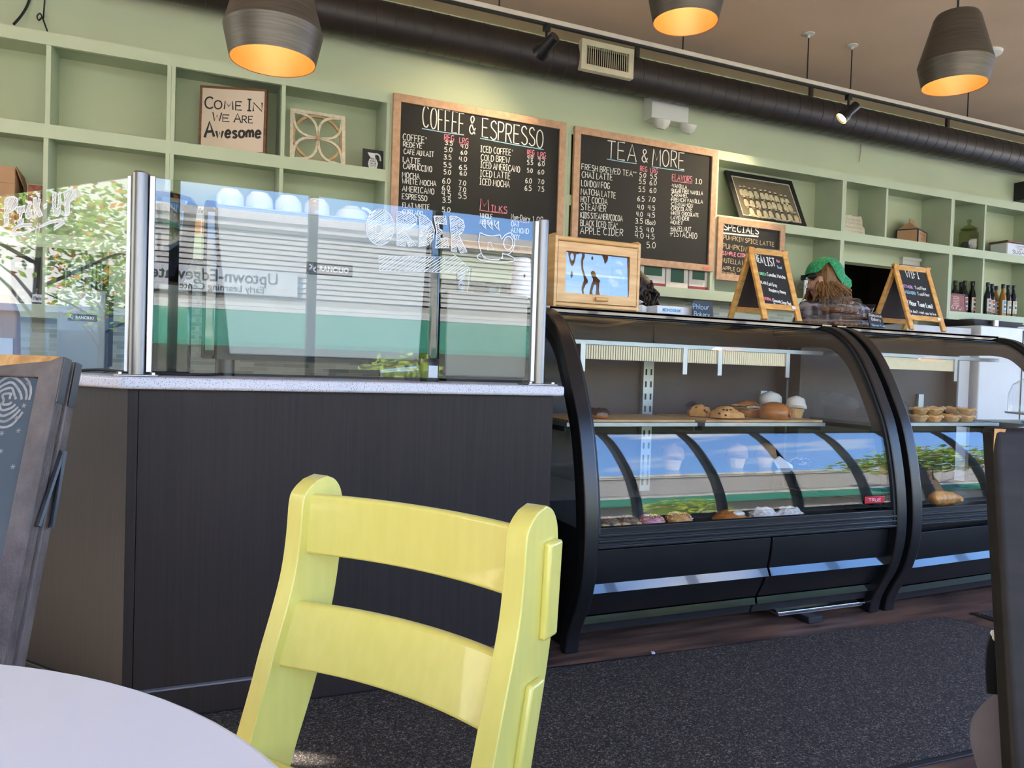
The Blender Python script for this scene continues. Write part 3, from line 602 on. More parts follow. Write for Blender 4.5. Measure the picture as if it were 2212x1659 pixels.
for s, x0, y0, x1, y1, h in [('FRESH BREWED TEA**', 1262, 513, 1588, 560, 34), ('CHAI LATTE', 1263, 562, 1445, 580, 36), ('LONDON FOG', 1260, 613, 1428, 630, 36), ('MATCHA LATTE', 1258, 662, 1465, 688, 36), ('HOT COCOA', 1257, 710, 1415, 725, 36), ('STEAMER', 1257, 756, 1407, 768, 38), ('KIDS STEAMER/COCOA', 1255, 803, 1505, 824, 35), ('BLACK ICED TEA*', 1255, 850, 1475, 868, 36), ('APPLE CIDER', 1253, 898, 1508, 912, 40),
  ('5.0', 1608, 562, 1645, 564, 28), ('5.5', 1672, 570, 1710, 573, 28), ('5.5', 1605, 600, 1642, 602, 28), ('6.0', 1668, 606, 1708, 608, 28), ('5.5', 1602, 646, 1640, 648, 30), ('6.0', 1668, 652, 1706, 654, 28), ('6.5', 1595, 704, 1635, 706, 30), ('7.0', 1660, 706, 1700, 708, 28), ('4.0', 1595, 752, 1632, 754, 28), ('4.5', 1658, 757, 1698, 759, 28), ('4.0', 1588, 794, 1625, 796, 28), ('4.5', 1656, 800, 1698, 802, 28), ('3.5', 1582, 836, 1625, 838, 30), ('(8oz)', 1642, 840, 1700, 846, 28), ('3.5', 1580, 886, 1622, 888, 30), ('4.0', 1650, 888, 1690, 890, 28), ('4.0', 1580, 924, 1630, 926, 32), ('4.5', 1648, 928, 1695, 930, 30), ('5.0', 1650, 982, 1702, 984, 36),
  ('1.0', 1940, 598, 1978, 602, 30), ('^VANILLA', 1798, 622, 1890, 630, 22), ('^SUGAR FREE VANILLA', 1795, 650, 1985, 668, 22), ('^CARAMEL', 1795, 674, 1895, 683, 21), ('^FRENCH VANILLA', 1793, 704, 1985, 718, 22), ('^CINNAMON', 1793, 730, 1925, 740, 21), ('^CHOCOLATE', 1792, 758, 1922, 766, 24), ('^WHITE CHOCOLATE', 1792, 784, 1960, 797, 21), ('^LAVENDER', 1790, 812, 1902, 820, 22), ('^HONEY', 1790, 840, 1865, 846, 23), ('^HAZELNUT', 1790, 878, 1915, 886, 26), ('^PISTACHIO', 1788, 912, 1950, 928, 34)]:
    W2.append(('w', s, x0, y0, x1, y1, h, S if x0 < 1780 else .0052))
for s, x0, y0, x1, y1, h in [('REG', 1612, 522, 1652, 528, 29), ('LRG', 1672, 534, 1714, 540, 29), ('FLAVORS', 1802, 577, 1920, 592, 36)]: W2.append(('p', s, x0, y0, x1, y1, h, S))
m_ = texts(b2, p2, W2, K2, 800, 180, ('w', 'p', 'u'))
ul(m_['p'], p2, K2, 800, 180, 1802, 582, 1922, 597, .004)
ul(m_['u'], p2, K2, 800, 180, 1412, 452, 1590, 480, .006); ul(m_['u'], p2, K2, 800, 180, 1680, 498, 1875, 524, .006)
for a_, b_ in (('w', 'drink_list'), ('title', 'title_lettering'), ('prices', 'price_list'), ('side_list', 'flavor_list'), ('side_prices', 'flavor_price')): m_[a_].build(b_, M_CHALK, b2, smooth=0)
m_['p'].build('size_headings', M_PINK, b2, smooth=0); m_['flavors_title'].build('flavors_title', M_PINK, b2, smooth=0); m_['u'].build('blue_underline', M_CHALKBLUE, b2, smooth=0)
MB().box(3.545, 3.6, 4.671, 4.6735, 1.885, 1.9).build('red_sticker', pm('red_sticker', '#d9604e', .5), b2)
a = atY(1551, 469.5, 4.69); b = atY(1696, 485, 4.69); c = atY(1547, 604, 4.69)
b3, p3 = menu_board('menu_board', 'small Specials chalkboard hung below the framed team photo', a.x, b.x, c.z, (a.z+b.z)/2, 4.69, .05)
K3 = .18987
W3 = [('w', 'SPECIALS', 440, 192, 832, 246, 74, .008), ('t', 'PUMPKIN SPICE LATTE', 436, 298, 1010, 385, 50, .006), ('t', 'PUMPKIN', 428, 400, 690, 440, 56, .006), ('p', 'SIMPLE CIDER', 425, 474, 720, 510, 40, .006), ('t', 'NUTELLA LATTE', 420, 560, 800, 615, 52, .006), ('t', 'APPLE CHAI', 425, 645, 700, 678, 42, .006), ('t', '(lavender)', 420, 686, 575, 702, 24, .004)]
m_ = texts(b3, p3, W3, K3, 1480, 460, ('w', 'p', 't'))
ul(m_['w'], p3, K3, 1480, 460, 428, 228, 833, 268, .012)
m_['w'].build('white_lettering', M_CHALK, b3, smooth=0); m_['p'].build('pink_lettering', M_PINK, b3, smooth=0); m_['t'].build('tan_lettering', M_CHALKTAN, b3, smooth=0)

# ------------------------------------------------------------ things on the shelves
ZS = 2.3125
M_SIGNF = wood('walnut_frame', '#5b3a25', '#7a5236', (3, 3, 20), .5); M_SIGNC = pm('cream_sign_face', '#d8c6b6', .7, var=.03)
def flat_sign(name, label, cat, P0, P1, h, th, lean, fw, frame_m, face_m, zb=ZS):
    """upright board from P0 to P1 (plan), h tall, leaning back by lean"""
    A = Vector((*P0, zb)); B = Vector((*P1, zb)); Ux = (B-A).normalized(); W = (B-A).length
    N = Ux.cross(Vector((0, 0, 1))).normalized()
    V = (Vector((0, 0, h))-N*lean).normalized(); H = math.hypot(h, lean); N2 = Ux.cross(V).normalized()
    t = thing(name, label, cat, (A+B)/2)
    pl = PL(A, Ux, V)
    MB().prism([pl.p(fw*.5, fw*.5, -th*.5), pl.p(W-fw*.5, fw*.5, -th*.5), pl.p(W-fw*.5, H-fw*.5, -th*.5), pl.p(fw*.5, H-fw*.5, -th*.5)], N2*(th*.5-.003)).build('face', face_m, t)
    if fw > .001: MB().ring([pl.p(0, 0, -th), pl.p(W, 0, -th), pl.p(W, H, -th), pl.p(0, H, -th)], [pl.p(fw, fw, -th), pl.p(W-fw, fw, -th), pl.p(W-fw, H-fw, -th), pl.p(fw, H-fw, -th)], N2*th).build('frame', frame_m, t, bevel=.0015)
    return t, PL(pl.p(0, 0, -.003), Ux, V), W, H
def serif_uv(mb, pl, text, a, b, h, wd):
    gap = .22; total = sum(.35 if c == ' ' else glyph(c)[1]+gap for c in text)-gap; sx = (b-a[0])/total; x = 0
    for ch in text:
        if ch == ' ': x += .35; continue
        st, wdt = glyph(ch)
        for pts in st:
            q = [(a[0]+(x+u)*sx, a[1]+v*h) for u, v in pts]
            mb.ribbon(pl, q, wd)
            if ch != 'I':
                for e, f in ((q[0], q[1]), (q[-1], q[-2])):
                    if abs(e[1]-f[1]) > abs(e[0]-f[0]) and len(q) < 5: mb.ribbon(pl, [(e[0]-h*.11, e[1]), (e[0]+h*.11, e[1])], wd*.6)
        x += wdt+gap
s1, q1, Wd, Hd = flat_sign('wall_sign', 'framed cream Come In We Are Awesome sign on the top left shelf', 'sign', (.04, 4.86), (.405, 4.735), .39, .035, .01, .014, M_SIGNF, M_SIGNC)
mb = MB(); f = Wd/148
def sg(t, x0, x1, yb, h, wd): serif_uv(mb, q1, t, (x0*Wd, yb*Hd), x1*Wd, h*Hd, wd)
sg('C', .08, .20, .66, .17, .0095); sg('OME', .22, .63, .66, .125, .008); sg('I', .71, .77, .66, .17, .0095); sg('N', .80, .93, .66, .125, .008)
sg('W', .20, .33, .475, .13, .0075); sg('E', .35, .45, .475, .1, .0065); sg('A', .52, .62, .475, .13, .0075); sg('RE', .64, .80, .475, .1, .0065)
script_uv(mb, q1, 'A', (.09*Wd, .21*Hd), (.23*Wd, .23*Hd), .23*Hd, .016); script_uv(mb, q1, 'wesome', (.26*Wd, .22*Hd), (.92*Wd, .26*Hd), .17*Hd, .014)
mb.build('lettering', M_INK, s1, smooth=0)
# wooden lattice
lt = thing('wooden_lattice', 'square pale wood lattice ornament with four petals inside a ring', 'ornament', (.72, 4.8, ZS))
pl = PL((.553, 4.80, ZS), (1, .0, 0), (0, .14, 1)); s_ = .335; mb = MB()
M_LATT = wood('whitewashed_wood', '#cdbfa6', '#e0d6c2', (14, 14, 14), .7); M_LATR = wood('raw_ring_wood', '#a78661', '#bf9c74', (14, 14, 14), .7)
mb.ring([pl.p(0, 0, -.012), pl.p(s_, 0, -.012), pl.p(s_, s_, -.012), pl.p(0, s_, -.012)], [pl.p(.02, .02, -.012), pl.p(s_-.02, .02, -.012), pl.p(s_-.02, s_-.02, -.012), pl.p(.02, s_-.02, -.012)], pl.N*.02)
mb.build('frame', M_LATT, lt)
def strap(pts, wd, h0, h1, mb):
    n = len(pts); vs = []
    for i, (u, v) in enumerate(pts):
        a = pts[max(i-1, 0)]; b = pts[min(i+1, n-1)]; dx, dy = b[0]-a[0], b[1]-a[1]; l = math.hypot(dx, dy); nx, ny = -dy/l*wd/2, dx/l*wd/2
        vs += [pl.p(u+nx, v+ny, h0), pl.p(u-nx, v-ny, h0), pl.p(u-nx, v-ny, h1), pl.p(u+nx, v+ny, h1)]
    fs = []
    for i in range(n-1):
        for k in range(4): fs.append((4*i+k, 4*i+(k+1) % 4, 4*i+4+(k+1) % 4, 4*i+4+k))
    mb.add(vs, fs+[(0, 1, 2, 3), (4*n-4, 4*n-3, 4*n-2, 4*n-1)])
mb = MB(); c_ = s_/2; strap([(c_+.145*math.cos(a), c_+.145*math.sin(a)) for a in [2*PI*k/40 for k in range(41)]], .016, -.012, .0, mb); mb.build('ring', M_LATR, lt)
mb = MB()
for k in range(4):
    a = PI/4+k*PI/2; d = (math.cos(a), math.sin(a)); n_ = (-d[1], d[0])
    for s in (-1, 1): strap([(c_+d[0]*.21*t+n_[0]*s*.058*math.sin(PI*t), c_+d[1]*.21*t+n_[1]*s*.058*math.sin(PI*t)) for t in [i/16 for i in range(17)]], .015, -.008, .006, mb)
mb.build('petals', M_LATT, lt)
MB().cyl(pl.p(c_, c_, -.01), pl.p(c_, c_, .012), .014).build('hub', M_LATR, lt)
# coffee pot block
s4, q4, Wd, Hd = flat_sign('coffee_plaque', 'small black block sign with a white coffee pot on it', 'sign', (.99, 4.76), (1.12, 4.76), .13, .03, 0, 0, M_BLACKM, M_BLACKM)
mb = MB(); pot = [(.3, .12), (.25, .3), (.3, .5), (.38, .62), (.3, .68), (.22, .84), (.62, .84), (.58, .66), (.66, .55), (.74, .35), (.68, .12)]
mb.add([q4.p(u*Wd, v*Hd, .001) for u, v in pot], [tuple(range(len(pot)))]); mb.ribbon(q4, smoothpts([(.62*Wd, .82*Hd), (.8*Wd, .76*Hd), (.86*Wd, .5*Hd)], 4), .01); mb.build('coffee_pot_picture', M_PAPER, s4, smooth=0)
mb = MB()
for k, s in enumerate(('THERE IS', 'NO COFFEE', 'LIKE OUR', 'COFFEE')): script_uv(mb, q4, s, (.34*Wd, (.52-.11*k)*Hd), (.64*Wd, (.52-.11*k)*Hd), .07*Hd, .0016, h0=.0016)
mb.build('lettering', M_INK, s4, smooth=0)
# framed team photo
s5, q5, Wd, Hd = flat_sign('picture_frame', 'black framed sepia team photograph leaning in the shelf', 'picture', (3.935, 4.75), (4.625, 4.75), .425, .025, .2, .045, M_BLACKM, pm('sepia_print', '#6f6553', .6, var=.12, scale=6))
MB().ring([q5.p(.04, .04), q5.p(Wd-.04, .04), q5.p(Wd-.04, Hd-.04), q5.p(.04, Hd-.04)], [q5.p(.052, .052), q5.p(Wd-.052, .052), q5.p(Wd-.052, Hd-.052), q5.p(.052, Hd-.052)], q5.N*.002).build('mat_border', pm('ivory_mat', '#cfc6b4', .7), s5)
M_SEP1 = pm('sepia_light', '#cdbf9f', .7, var=.2, scale=30); M_SEP2 = pm('sepia_dark', '#4d4436', .7)
m1, m2 = MB(), MB()
def disc(mb, u, v, ru, rv, h=.0012, n=12): mb.add([q5.p(u+ru*math.cos(2*PI*k/n), v+rv*math.sin(2*PI*k/n), h) for k in range(n)], [tuple(range(n))])
for row, (n, vb, u0, u1) in enumerate(((10, .27, .1, .56), (9, .17, .12, .58), (8, .08, .15, .6))):
    for k in range(n):
        u = u0+(u1-u0)*k/(n-1)+random.uniform(-.008, .008); v = vb+random.uniform(-.008, .008)-.03*k/(n-1)*(row == 0)
        disc(m1, u, v, .024, .042, .001+row*.0008); disc(m2, u, v+.052, .011, .014, .0014+row*.0008); disc(m1, u, v+.064, .014, .007, .0016+row*.0008)
        disc(m2, u, v-.03, .02, .004, .0014+row*.0008)
        if row == 2: disc(m1, u-.018, v-.03, .022, .01, .003); disc(m1, u+.018, v-.03, .022, .01, .003)
m1.build('figures', M_SEP1, s5, smooth=0)
script_uv(m2, q5, 'CHAMPION TEAM', (.12, Hd-.085), (.5, Hd-.085), .022, .003); m2.build('figure_dark_print', M_SEP2, s5, smooth=0)  # dark faces, thin lines and title printed in the picture
# torn-edge plaque
pq = thing('stone_plaque', 'off white torn-edge plaque with script lines left of the carton', 'plaque', (5.2, 4.8, ZS))
pl = PL((5.06, 4.79, ZS), (1, .05, 0), (0, .25, 1)); W_, H_ = .29, .185
edge = [(0, 0), (W_+.015, 0)]+[(W_-.02*((k*5) % 3)/2-.004*k, H_*k/7) for k in range(1, 7)]+[(W_*(1-k/9), H_+.012*((k*7) % 4)/3-.004) for k in range(1, 10)]
MB().prism([pl.p(u, v, -.02) for u, v in edge], pl.N*.02).build('slab', pm('off_white_stone', '#cfc8b6', .8, var=.06, scale=20, bump=.2), pq, bevel=.002)
mb = MB()
for k, s in enumerate(('Everything tastes better', 'with Good Friends', 'and good coffee', 'at our table')): script_uv(mb, pl, s, (.02+.02*(k > 2)*4, .145-.036*k), (.24, .142-.036*k), .014 if k != 1 else .022, .0016, h0=.001)
mb.build('lettering', pm('grey_script', '#8a857a', .8), pq, smooth=0)
# gable carton
gc = thing('gable_carton', 'brown gable-top takeaway carton with black edges on the shelf', 'carton', (5.88, 4.86, ZS))
C0 = Vector((5.90, 4.755, ZS)); a = Vector((-.13, .19, 0)).normalized()*.17; b = Vector((.27, .12, 0)).normalized()*.27; hz = Vector((0, 0, .125))
MB().prism([C0, C0+b, C0+a+b, C0+a], hz).build('body', M_CARD, gc, bevel=.002)
m = C0+hz; r1 = m+a*.5+b*.22+Vector((0, 0, .075)); r2 = m+a*.5+b*.78+Vector((0, 0, .075)); mb = MB()
mb.add([m, m+b, m+a+b, m+a, r1, r2], [(0, 1, 5, 4), (2, 3, 4, 5), (3, 0, 4), (1, 2, 5)]); mb.prism([r1-b*.02, r1+b*.58, r1+b*.5+Vector((0, 0, .035)), r1+b*.06+Vector((0, 0, .035))], a.normalized()*.006); mb.build('gable_top', M_CARD, gc)
mb = MB()
for p_, q_ in ((C0, C0+hz), (C0+b, C0+b+hz), (C0+a, C0+a+hz), (m, m+b), (m, m+a)): mb.tube([p_, q_], .006, 4)
mb.build('black_edging', M_BLACKM, gc); mb = MB(); pl = PL(C0, b, (0, 0, 1)); script_uv(mb, pl, 'BOX OF FRESH', (.05, .085), (.22, .085), .018, .002, h0=.001); script_uv(mb, pl, 'COFFEE', (.08, .045), (.19, .045), .016, .002, h0=.001); mb.build('lettering', M_INK, gc, smooth=0)
# glass jar and sugar tin
jr = thing('glass_jar', 'olive tinted glass jar with knobbed lid on the right shelf', 'jar', (6.603, 4.79, ZS)); M_OLIVE = glass('olive_glass', (.72, .72, .5), .06)
MB().lathe([(.095, 0), (.1, .02), (.1, .16), (.085, .185), (.075, .195)], (6.603, 4.79, ZS), 8, sx=.8, sy=.8).build('body', M_OLIVE, jr, smooth=20)
MB().lathe([(.085, .192), (.09, .2), (.05, .225), (.018, .235), (.014, .25), (.026, .265), (.02, .285), (0, .29)], (6.603, 4.79, ZS), 20, sx=.82, sy=.82).build('lid', M_OLIVE, jr)
MB().lathe([(.08, .006), (.085, .05), (.07, .075), (0, .08)], (6.603, 4.79, ZS), 16, sx=.8, sy=.8).build('contents', pm('dark_beans', '#3b3520', .8, var=.3, scale=60), jr)
tn = thing('sugar_tin', 'white sugar tin with a wooden lid at the right end of the shelf', 'tin', (7.27, 4.84, ZS))
MB().box(7.1, 7.46, 4.76, 4.93, ZS, ZS+.125).build('body', M_WHITE, tn, bevel=.012); MB().box(7.09, 7.47, 4.75, 4.94, ZS+.125, ZS+.142).build('lid', M_SIGNF, tn, bevel=.005)
pl = wallpl(4.76); mb = MB(); serif_uv(mb, pl, 'SUGAR', (7.18, ZS+.025), 7.39, .032, .006); serif_uv(mb, pl, 'COUNTRY', (7.22, ZS+.088), 7.36, .014, .003); serif_uv(mb, pl, 'FARM', (7.25, ZS+.066), 7.33, .014, .003); mb.build('lettering', pm('brown_print', '#6d4a41', .7), tn, smooth=0)
# syrup bottles
ZL = 1.7355
M_CAPK = pm('black_cap', '#19191b', .35); M_LABW = pm('white_label', '#d5d6d8', .6); M_SYR = [pm('dark_syrup_glass', '#1d1411', .12, spec=.6), pm('amber_syrup_glass', '#9a6a25', .12, spec=.6), pm('black_syrup_glass', '#0d0c0e', .12, spec=.6)]
M_LAB = {'red': pm('red_label_mark', '#b5543d', .6), 'blue': pm('blue_label_mark', '#5f9fc9', .6), 'yellow': pm('yellow_label_mark', '#cfae53', .6)}
def bottle(x, y, sy, lab, label):
    t = thing('syrup_bottle', label, 'bottle', (x, y, ZL), 'syrup bottles on the right shelf')
    MB().lathe([(.029, 0), (.031, .01), (.031, .17), (.026, .2), (.0145, .235), (.0135, .275)], (x, y, ZL), 16).build('bottle_glass', M_SYR[sy], t)
    MB().lathe([(.017, .262), (.0175, .3), (.0165, .303), (0, .304)], (x, y, ZL), 16).build('cap', M_CAPK, t)
    a0 = -PI/2-.15
    l_ = MB(); n = 9
    vs = [Vector((x+.0318*math.cos(a0+(k/(n-1)-.5)*1.7), y+.0318*math.sin(a0+(k/(n-1)-.5)*1.7), ZL+z)) for z in (.03, .15) for k in range(n)]
    l_.add(vs, [(k, k+1, n+k+1, n+k) for k in range(n-1)]); l_ = l_.build('label', M_LABW, t)
    mk = MB(); vs = [Vector((x+.0322*math.cos(a0+(k/(n-1)-.5)*.8), y+.0322*math.sin(a0+(k/(n-1)-.5)*.8), ZL+z)) for z in (.115, .14, .035, .06) for k in range(n)]
    mk.add(vs[:2*n], [(k, k+1, n+k+1, n+k) for k in range(n-1)]); mk.build('label_stripe', M_LAB[lab], l_); mk = MB(); mk.add(vs[2*n:], [(k, k+1, n+k+1, n+k) for k in range(n-1)]); mk.build('label_stripe', M_LAB[lab], l_)
    mk = MB(); vs = [Vector((x+.0324*math.cos(a0+(k/(n-1)-.5)*.7), y+.0324*math.sin(a0+(k/(n-1)-.5)*.7), ZL+z)) for z in (.075, .1) for k in range(n)]
    mk.add(vs, [(k, k+1, n+k+1, n+k) for k in range(n-1)]); mk.build('label_emblem', M_CAPK, l_)
for px, Y, sy, lab, label in ((2063, 4.86, 2, 'red', 'dark syrup bottle standing behind the red framed picture, leftmost'), (2076, 4.9, 2, 'red', 'dark syrup bottle behind the red framed picture, second from the left'), (2084, 4.81, 0, 'red', 'dark syrup bottle behind the middle of the red framed picture'), (2094, 4.86, 2, 'red', 'dark syrup bottle behind the right edge of the red framed picture'), (2101, 4.79, 2, 'red', 'dark syrup bottle with white label just right of the red framed picture'),
    (2134, 4.77, 2, 'red', 'dark syrup bottle next to the shelf divider, leftmost of the right compartment'), (2143, 4.82, 2, 'red', 'dark red-marked syrup bottle second from the shelf divider'), (2152, 4.9, 1, 'red', 'amber syrup bottle standing back behind the dark pair'), (2167, 4.77, 1, 'blue', 'amber syrup bottle with a blue and white label'), (2178, 4.79, 0, 'yellow', 'syrup bottle with yellow label right of the blue labelled one'), (2190, 4.78, 0, 'yellow', 'rightmost syrup bottle on the shelf, yellow mark on its label')):
    q = atY(px, 620, Y); bottle(q.x, Y, sy, lab, label)
s6, q6, Wd, Hd = flat_sign('small_picture', 'small red framed picture standing before the syrup bottles', 'picture', (6.30, 4.735), (6.545, 4.735), .17, .02, .02, .014, pm('dark_red_frame', '#5a2f28', .5), pm('dusty_red_print', '#8c4b48', .6, var=.2, scale=20), ZL)
mb = MB()
for k in range(6): mb.ribbon(q6, smoothpts([(.08, .06+.015*k), (.12, .065+.015*k), (.16, .06+.015*k)], 3), .006)
for k in range(14): disc_u = .04+.165*random.random(); disc_v = .02+.035*random.random(); mb.ribbon(q6, [(disc_u, disc_v), (disc_u+.012, disc_v+.008)], .01)
mb.build('pale_motif', pm('pale_print', '#c9b3a6', .7), s6, smooth=0)
# boxed tea
M_RED = pm('dark_red_print', '#8d2f3b', .6); M_DKG = pm('dark_green_print', '#1f4a33', .6); M_IVORY = pm('ivory_card', '#d9cfc2', .6)
for x0, x1, lab, kind in ((3.03, 3.245, 'tea box with red base at the left end under the Tea board', 0), (3.255, 3.45, 'ivory tea box with a dark green panel under the Tea board', 1), (3.46, 3.63, 'tea box with red base at the right end under the Tea board', 0)):
    t = thing('tea_box', lab, 'box', ((x0+x1)/2, 4.79, ZL), 'boxed tea under the Tea board'); MB().box(x0, x1, 4.725, 4.86, ZL, ZL+.17).build('carton', M_IVORY, t, bevel=.002)
    if kind: MB().box(x0+.04, x1-.04, 4.722, 4.726, ZL+.04, ZL+.15).build('green_panel', M_DKG, t)
    else:
        MB().box(x0-.001, x1+.001, 4.722, 4.726, ZL, ZL+.022).build('red_band', M_RED, t); MB().box(x0+.03, x1-.03, 4.7225, 4.726, ZL+.075, ZL+.15).build('green_panel', M_DKG, t)
# letter sign beside the team member
s7, q7, Wd, Hd = flat_sign('letter_sign', 'white sign with tall letters and dark top bar below the team photo', 'sign', (4.64, 4.77), (4.93, 4.77), .16, .03, 0, 0, M_PAPER, M_PAPER, ZL)
MB().box(4.63, 4.935, 4.76, 4.81, ZL+.16, ZL+.2).build('top_bar', M_BLACKM, s7)
mb = MB(); serif_uv(mb, q7, 'WN', (.04, .03), .24, .11, .012); mb.build('lettering', pm('grey_letter', '#9a9a98', .7), s7, smooth=0)
# left shelf: cardboard box, photo card, coffee bags, jar
cb = thing('cardboard_box', 'brown cardboard box at the far left end of the shelf', 'box', (-1.0, 4.84, ZL))
MB().box(-1.2, -.845, 4.73, 4.95, ZL, ZL+.335).build('carton', M_CARD, cb, bevel=.004)
MB().box(-1.2, -.846, 4.726, 4.73, ZL+.25, ZL+.336).build('front_flap', M_CARD, cb); MB().prism([(-.845, 4.73, ZL+.34), (-.845, 4.95, ZL+.33), (-.80, 4.95, ZL+.16), (-.835, 4.76, ZL+.3)], (.004, 0, .002)).build('side_flap', M_CARD, cb)
pc = thing('photo_card', 'card with a reddish food photo standing by the shelf divider', 'card', (-.765, 4.80, ZL))
MB().box(-.80, -.722, 4.79, 4.80, ZL, ZL+.27).build('card', pm('beige_card', '#b3a58f', .7), pc); MB().box(-.795, -.727, 4.787, 4.791, ZL+.18, ZL+.265).build('photo', pm('food_photo', '#8a4a38', .6, var=.8, scale=34), pc)
Z3 = 1.3605
M_BAG = pm('black_foil_bag', '#201f22', .35, var=.25, scale=6, bump=.5, bscale=14)
def bag(x0, x1, Y, h, label, lab=True):
    t = thing('coffee_bag', label, 'coffee bag', ((x0+x1)/2, Y+.04, Z3), 'black coffee bags on the low shelf'); w_ = x1-x0; mb = MB(); vs = []; n = 8
    for i, f in enumerate((0, .15, .5, .8, .93, 1)):
        d = (.045, .05, .045, .025, .006, .003)[i]; ww = w_*(.43+.07*f)
        for k in range(n):
            a = 2*PI*k/n; vs.append(((x0+x1)/2+ww*math.copysign(abs(math.cos(a))**.5, math.cos(a)), Y+.04+d*math.sin(a), Z3+h*f+(.006*math.cos(k*2) if i == 5 else 0)))
    mb.add(vs, [(i*n+k, i*n+(k+1) % n, i*n+n+(k+1) % n, i*n+n+k) for i in range(5) for k in range(n)]+[tuple(range(n)), tuple(5*n+k for k in range(n))]); mb.build('bag', M_BAG, t)
    if lab:
        l_ = MB().prism([(x0+.03, Y-.004, Z3+h*.76), (x1-.03, Y-.004, Z3+h*.76), (x1-.03, Y+.006, Z3+h*.87), (x0+.03, Y+.006, Z3+h*.87)], (0, .004, 0)).build('label', M_PAPER, t)
        mb = MB(); script_uv(mb, wallpl(Y-.005), 'Light Roast 12', (x0+.04, Z3+h*.79), (x1-.045, Z3+h*.79), .014, .002); mb.build('lettering', M_INK, l_, smooth=0)
bag(-.885, -.742, 4.83, .26, 'black coffee bag with a white label strip on the low left shelf'); bag(-.675, -.53, 4.83, .24, 'plain black coffee bag behind the ribbed grinder hopper', False)
mj = thing('labelled_jar', 'clear jar with a handwritten Matcha label on the low shelf', 'jar', (-.72, 4.755, Z3)); MB().lathe([(.036, 0), (.038, .01), (.038, .06), (.034, .068), (.036, .075), (.036, .083), (0, .084)], (-.72, 4.755, Z3), 20).build('jar_glass', M_CLEAR, mj)
l_ = MB().box(-.755, -.69, 4.712, 4.714, Z3+.008, Z3+.05).build('label', M_PAPER, mj); mb = MB(); script_uv(mb, wallpl(4.7115), 'Matcha', (-.748, Z3+.02), (-.697, Z3+.02), .02, .003); mb.build('lettering', M_INK, l_, smooth=0)
tag(MB().lathe([(.032, 0), (.034, .01), (.034, .05), (.03, .06), (.03, .075), (0, .076)], (-.81, 4.757, Z3), 20).build('glass_jar', M_CLEAR), 'small clear glass jar left of the Matcha jar', 'jar')
# oat milk carton on the shelf above the espresso machine
ck = thing('milk_carton', 'pale oat milk carton with orange band standing behind the espresso machine', 'carton', (.045, 4.8, ZL)); x0, x1 = .005, .083
MB().box(x0, x1, 4.76, 4.84, ZL, ZL+.24).build('carton', M_PAPER, ck, bevel=.003); MB().box(x0-.001, x1+.001, 4.758, 4.761, ZL, ZL+.08).build('green_band', pm('pale_green_print', '#b9cfa5', .6), ck); MB().box(x0-.001, x1-.02, 4.7575, 4.761, ZL+.08, ZL+.16).build('orange_band', pm('orange_print', '#d99a4a', .6), ck)
mb = MB(); script_uv(mb, wallpl(4.757), 'Pacific', (x0+.004, ZL+.2), (x1-.004, ZL+.2), .03, .004); mb.build('lettering', M_INK, ck, smooth=0)
# vent panel by the pass-through
a = atY(1950, 556, 4.985); b = atY(1992, 574, 4.985)
tag(MB().box(5.98, 6.2, 4.965, 4.999, 2.14, 2.22).box(5.97, 6.21, 4.955, 4.967, 2.2, 2.225).build('vent_panel', M_WHITEP), 'small beige vent panel above the right end of the dark pass-through', 'vent')
# back counter and machines along the wall
bc = thing('back_counter', 'long back counter along the tiled wall behind the bar', 'counter', (2, 4.7, 0))
MB().box(-1.3, 5.2, 4.42, 4.98, 0, .87).build('cabinet', M_BLACKM, bc); MB().box(-1.32, 5.22, 4.38, 4.983, .87, .91).build('worktop', pm('grey_worktop', '#8b8a88', .4), bc)
wa = thing('white_appliance', 'white machine under the bottle shelf at the right edge', 'appliance', (7.2, 4.6, 0)); z_ = atY(2100, 701, 4.35).z
MB().box(6.2, 9.2, 4.35, 4.95, 0, z_).build('cabinet', M_WHITE, wa, bevel=.01); MB().box(6.75, 6.76, 4.345, 4.352, .1, z_-.02).build('door_gap', M_BLACKM, wa); MB().box(7.0, 7.2, 4.34, 4.352, z_-.12, z_-.1).build('handle', M_BLACKM, wa)
wb = tag(MB().box(5.35, 6.15, 4.4, 4.95, .0, z_-.03).build('low_appliance', pm('pale_grey_enamel', '#b9bac0', .4)), 'pale grey machine left of the white one below the shelf', 'appliance')
a = atY(2090, 690, 4.6)
st = thing('steel_box', 'brushed steel box fixed under the bottle shelf', 'steel box', (6.75, 4.72, 1.55)); MB().prism([(6.4, 4.56, 1.666), (7.1, 4.56, 1.666), (7.02, 4.6, 1.6), (6.48, 4.6, 1.6)], (0, .3, 0)).build('body', M_STEEL, st, bevel=.004); MB().cyl((6.66, 4.545, 1.61), (6.66, 4.545, 1.664), .03).build('cylinder', M_ALU, st)
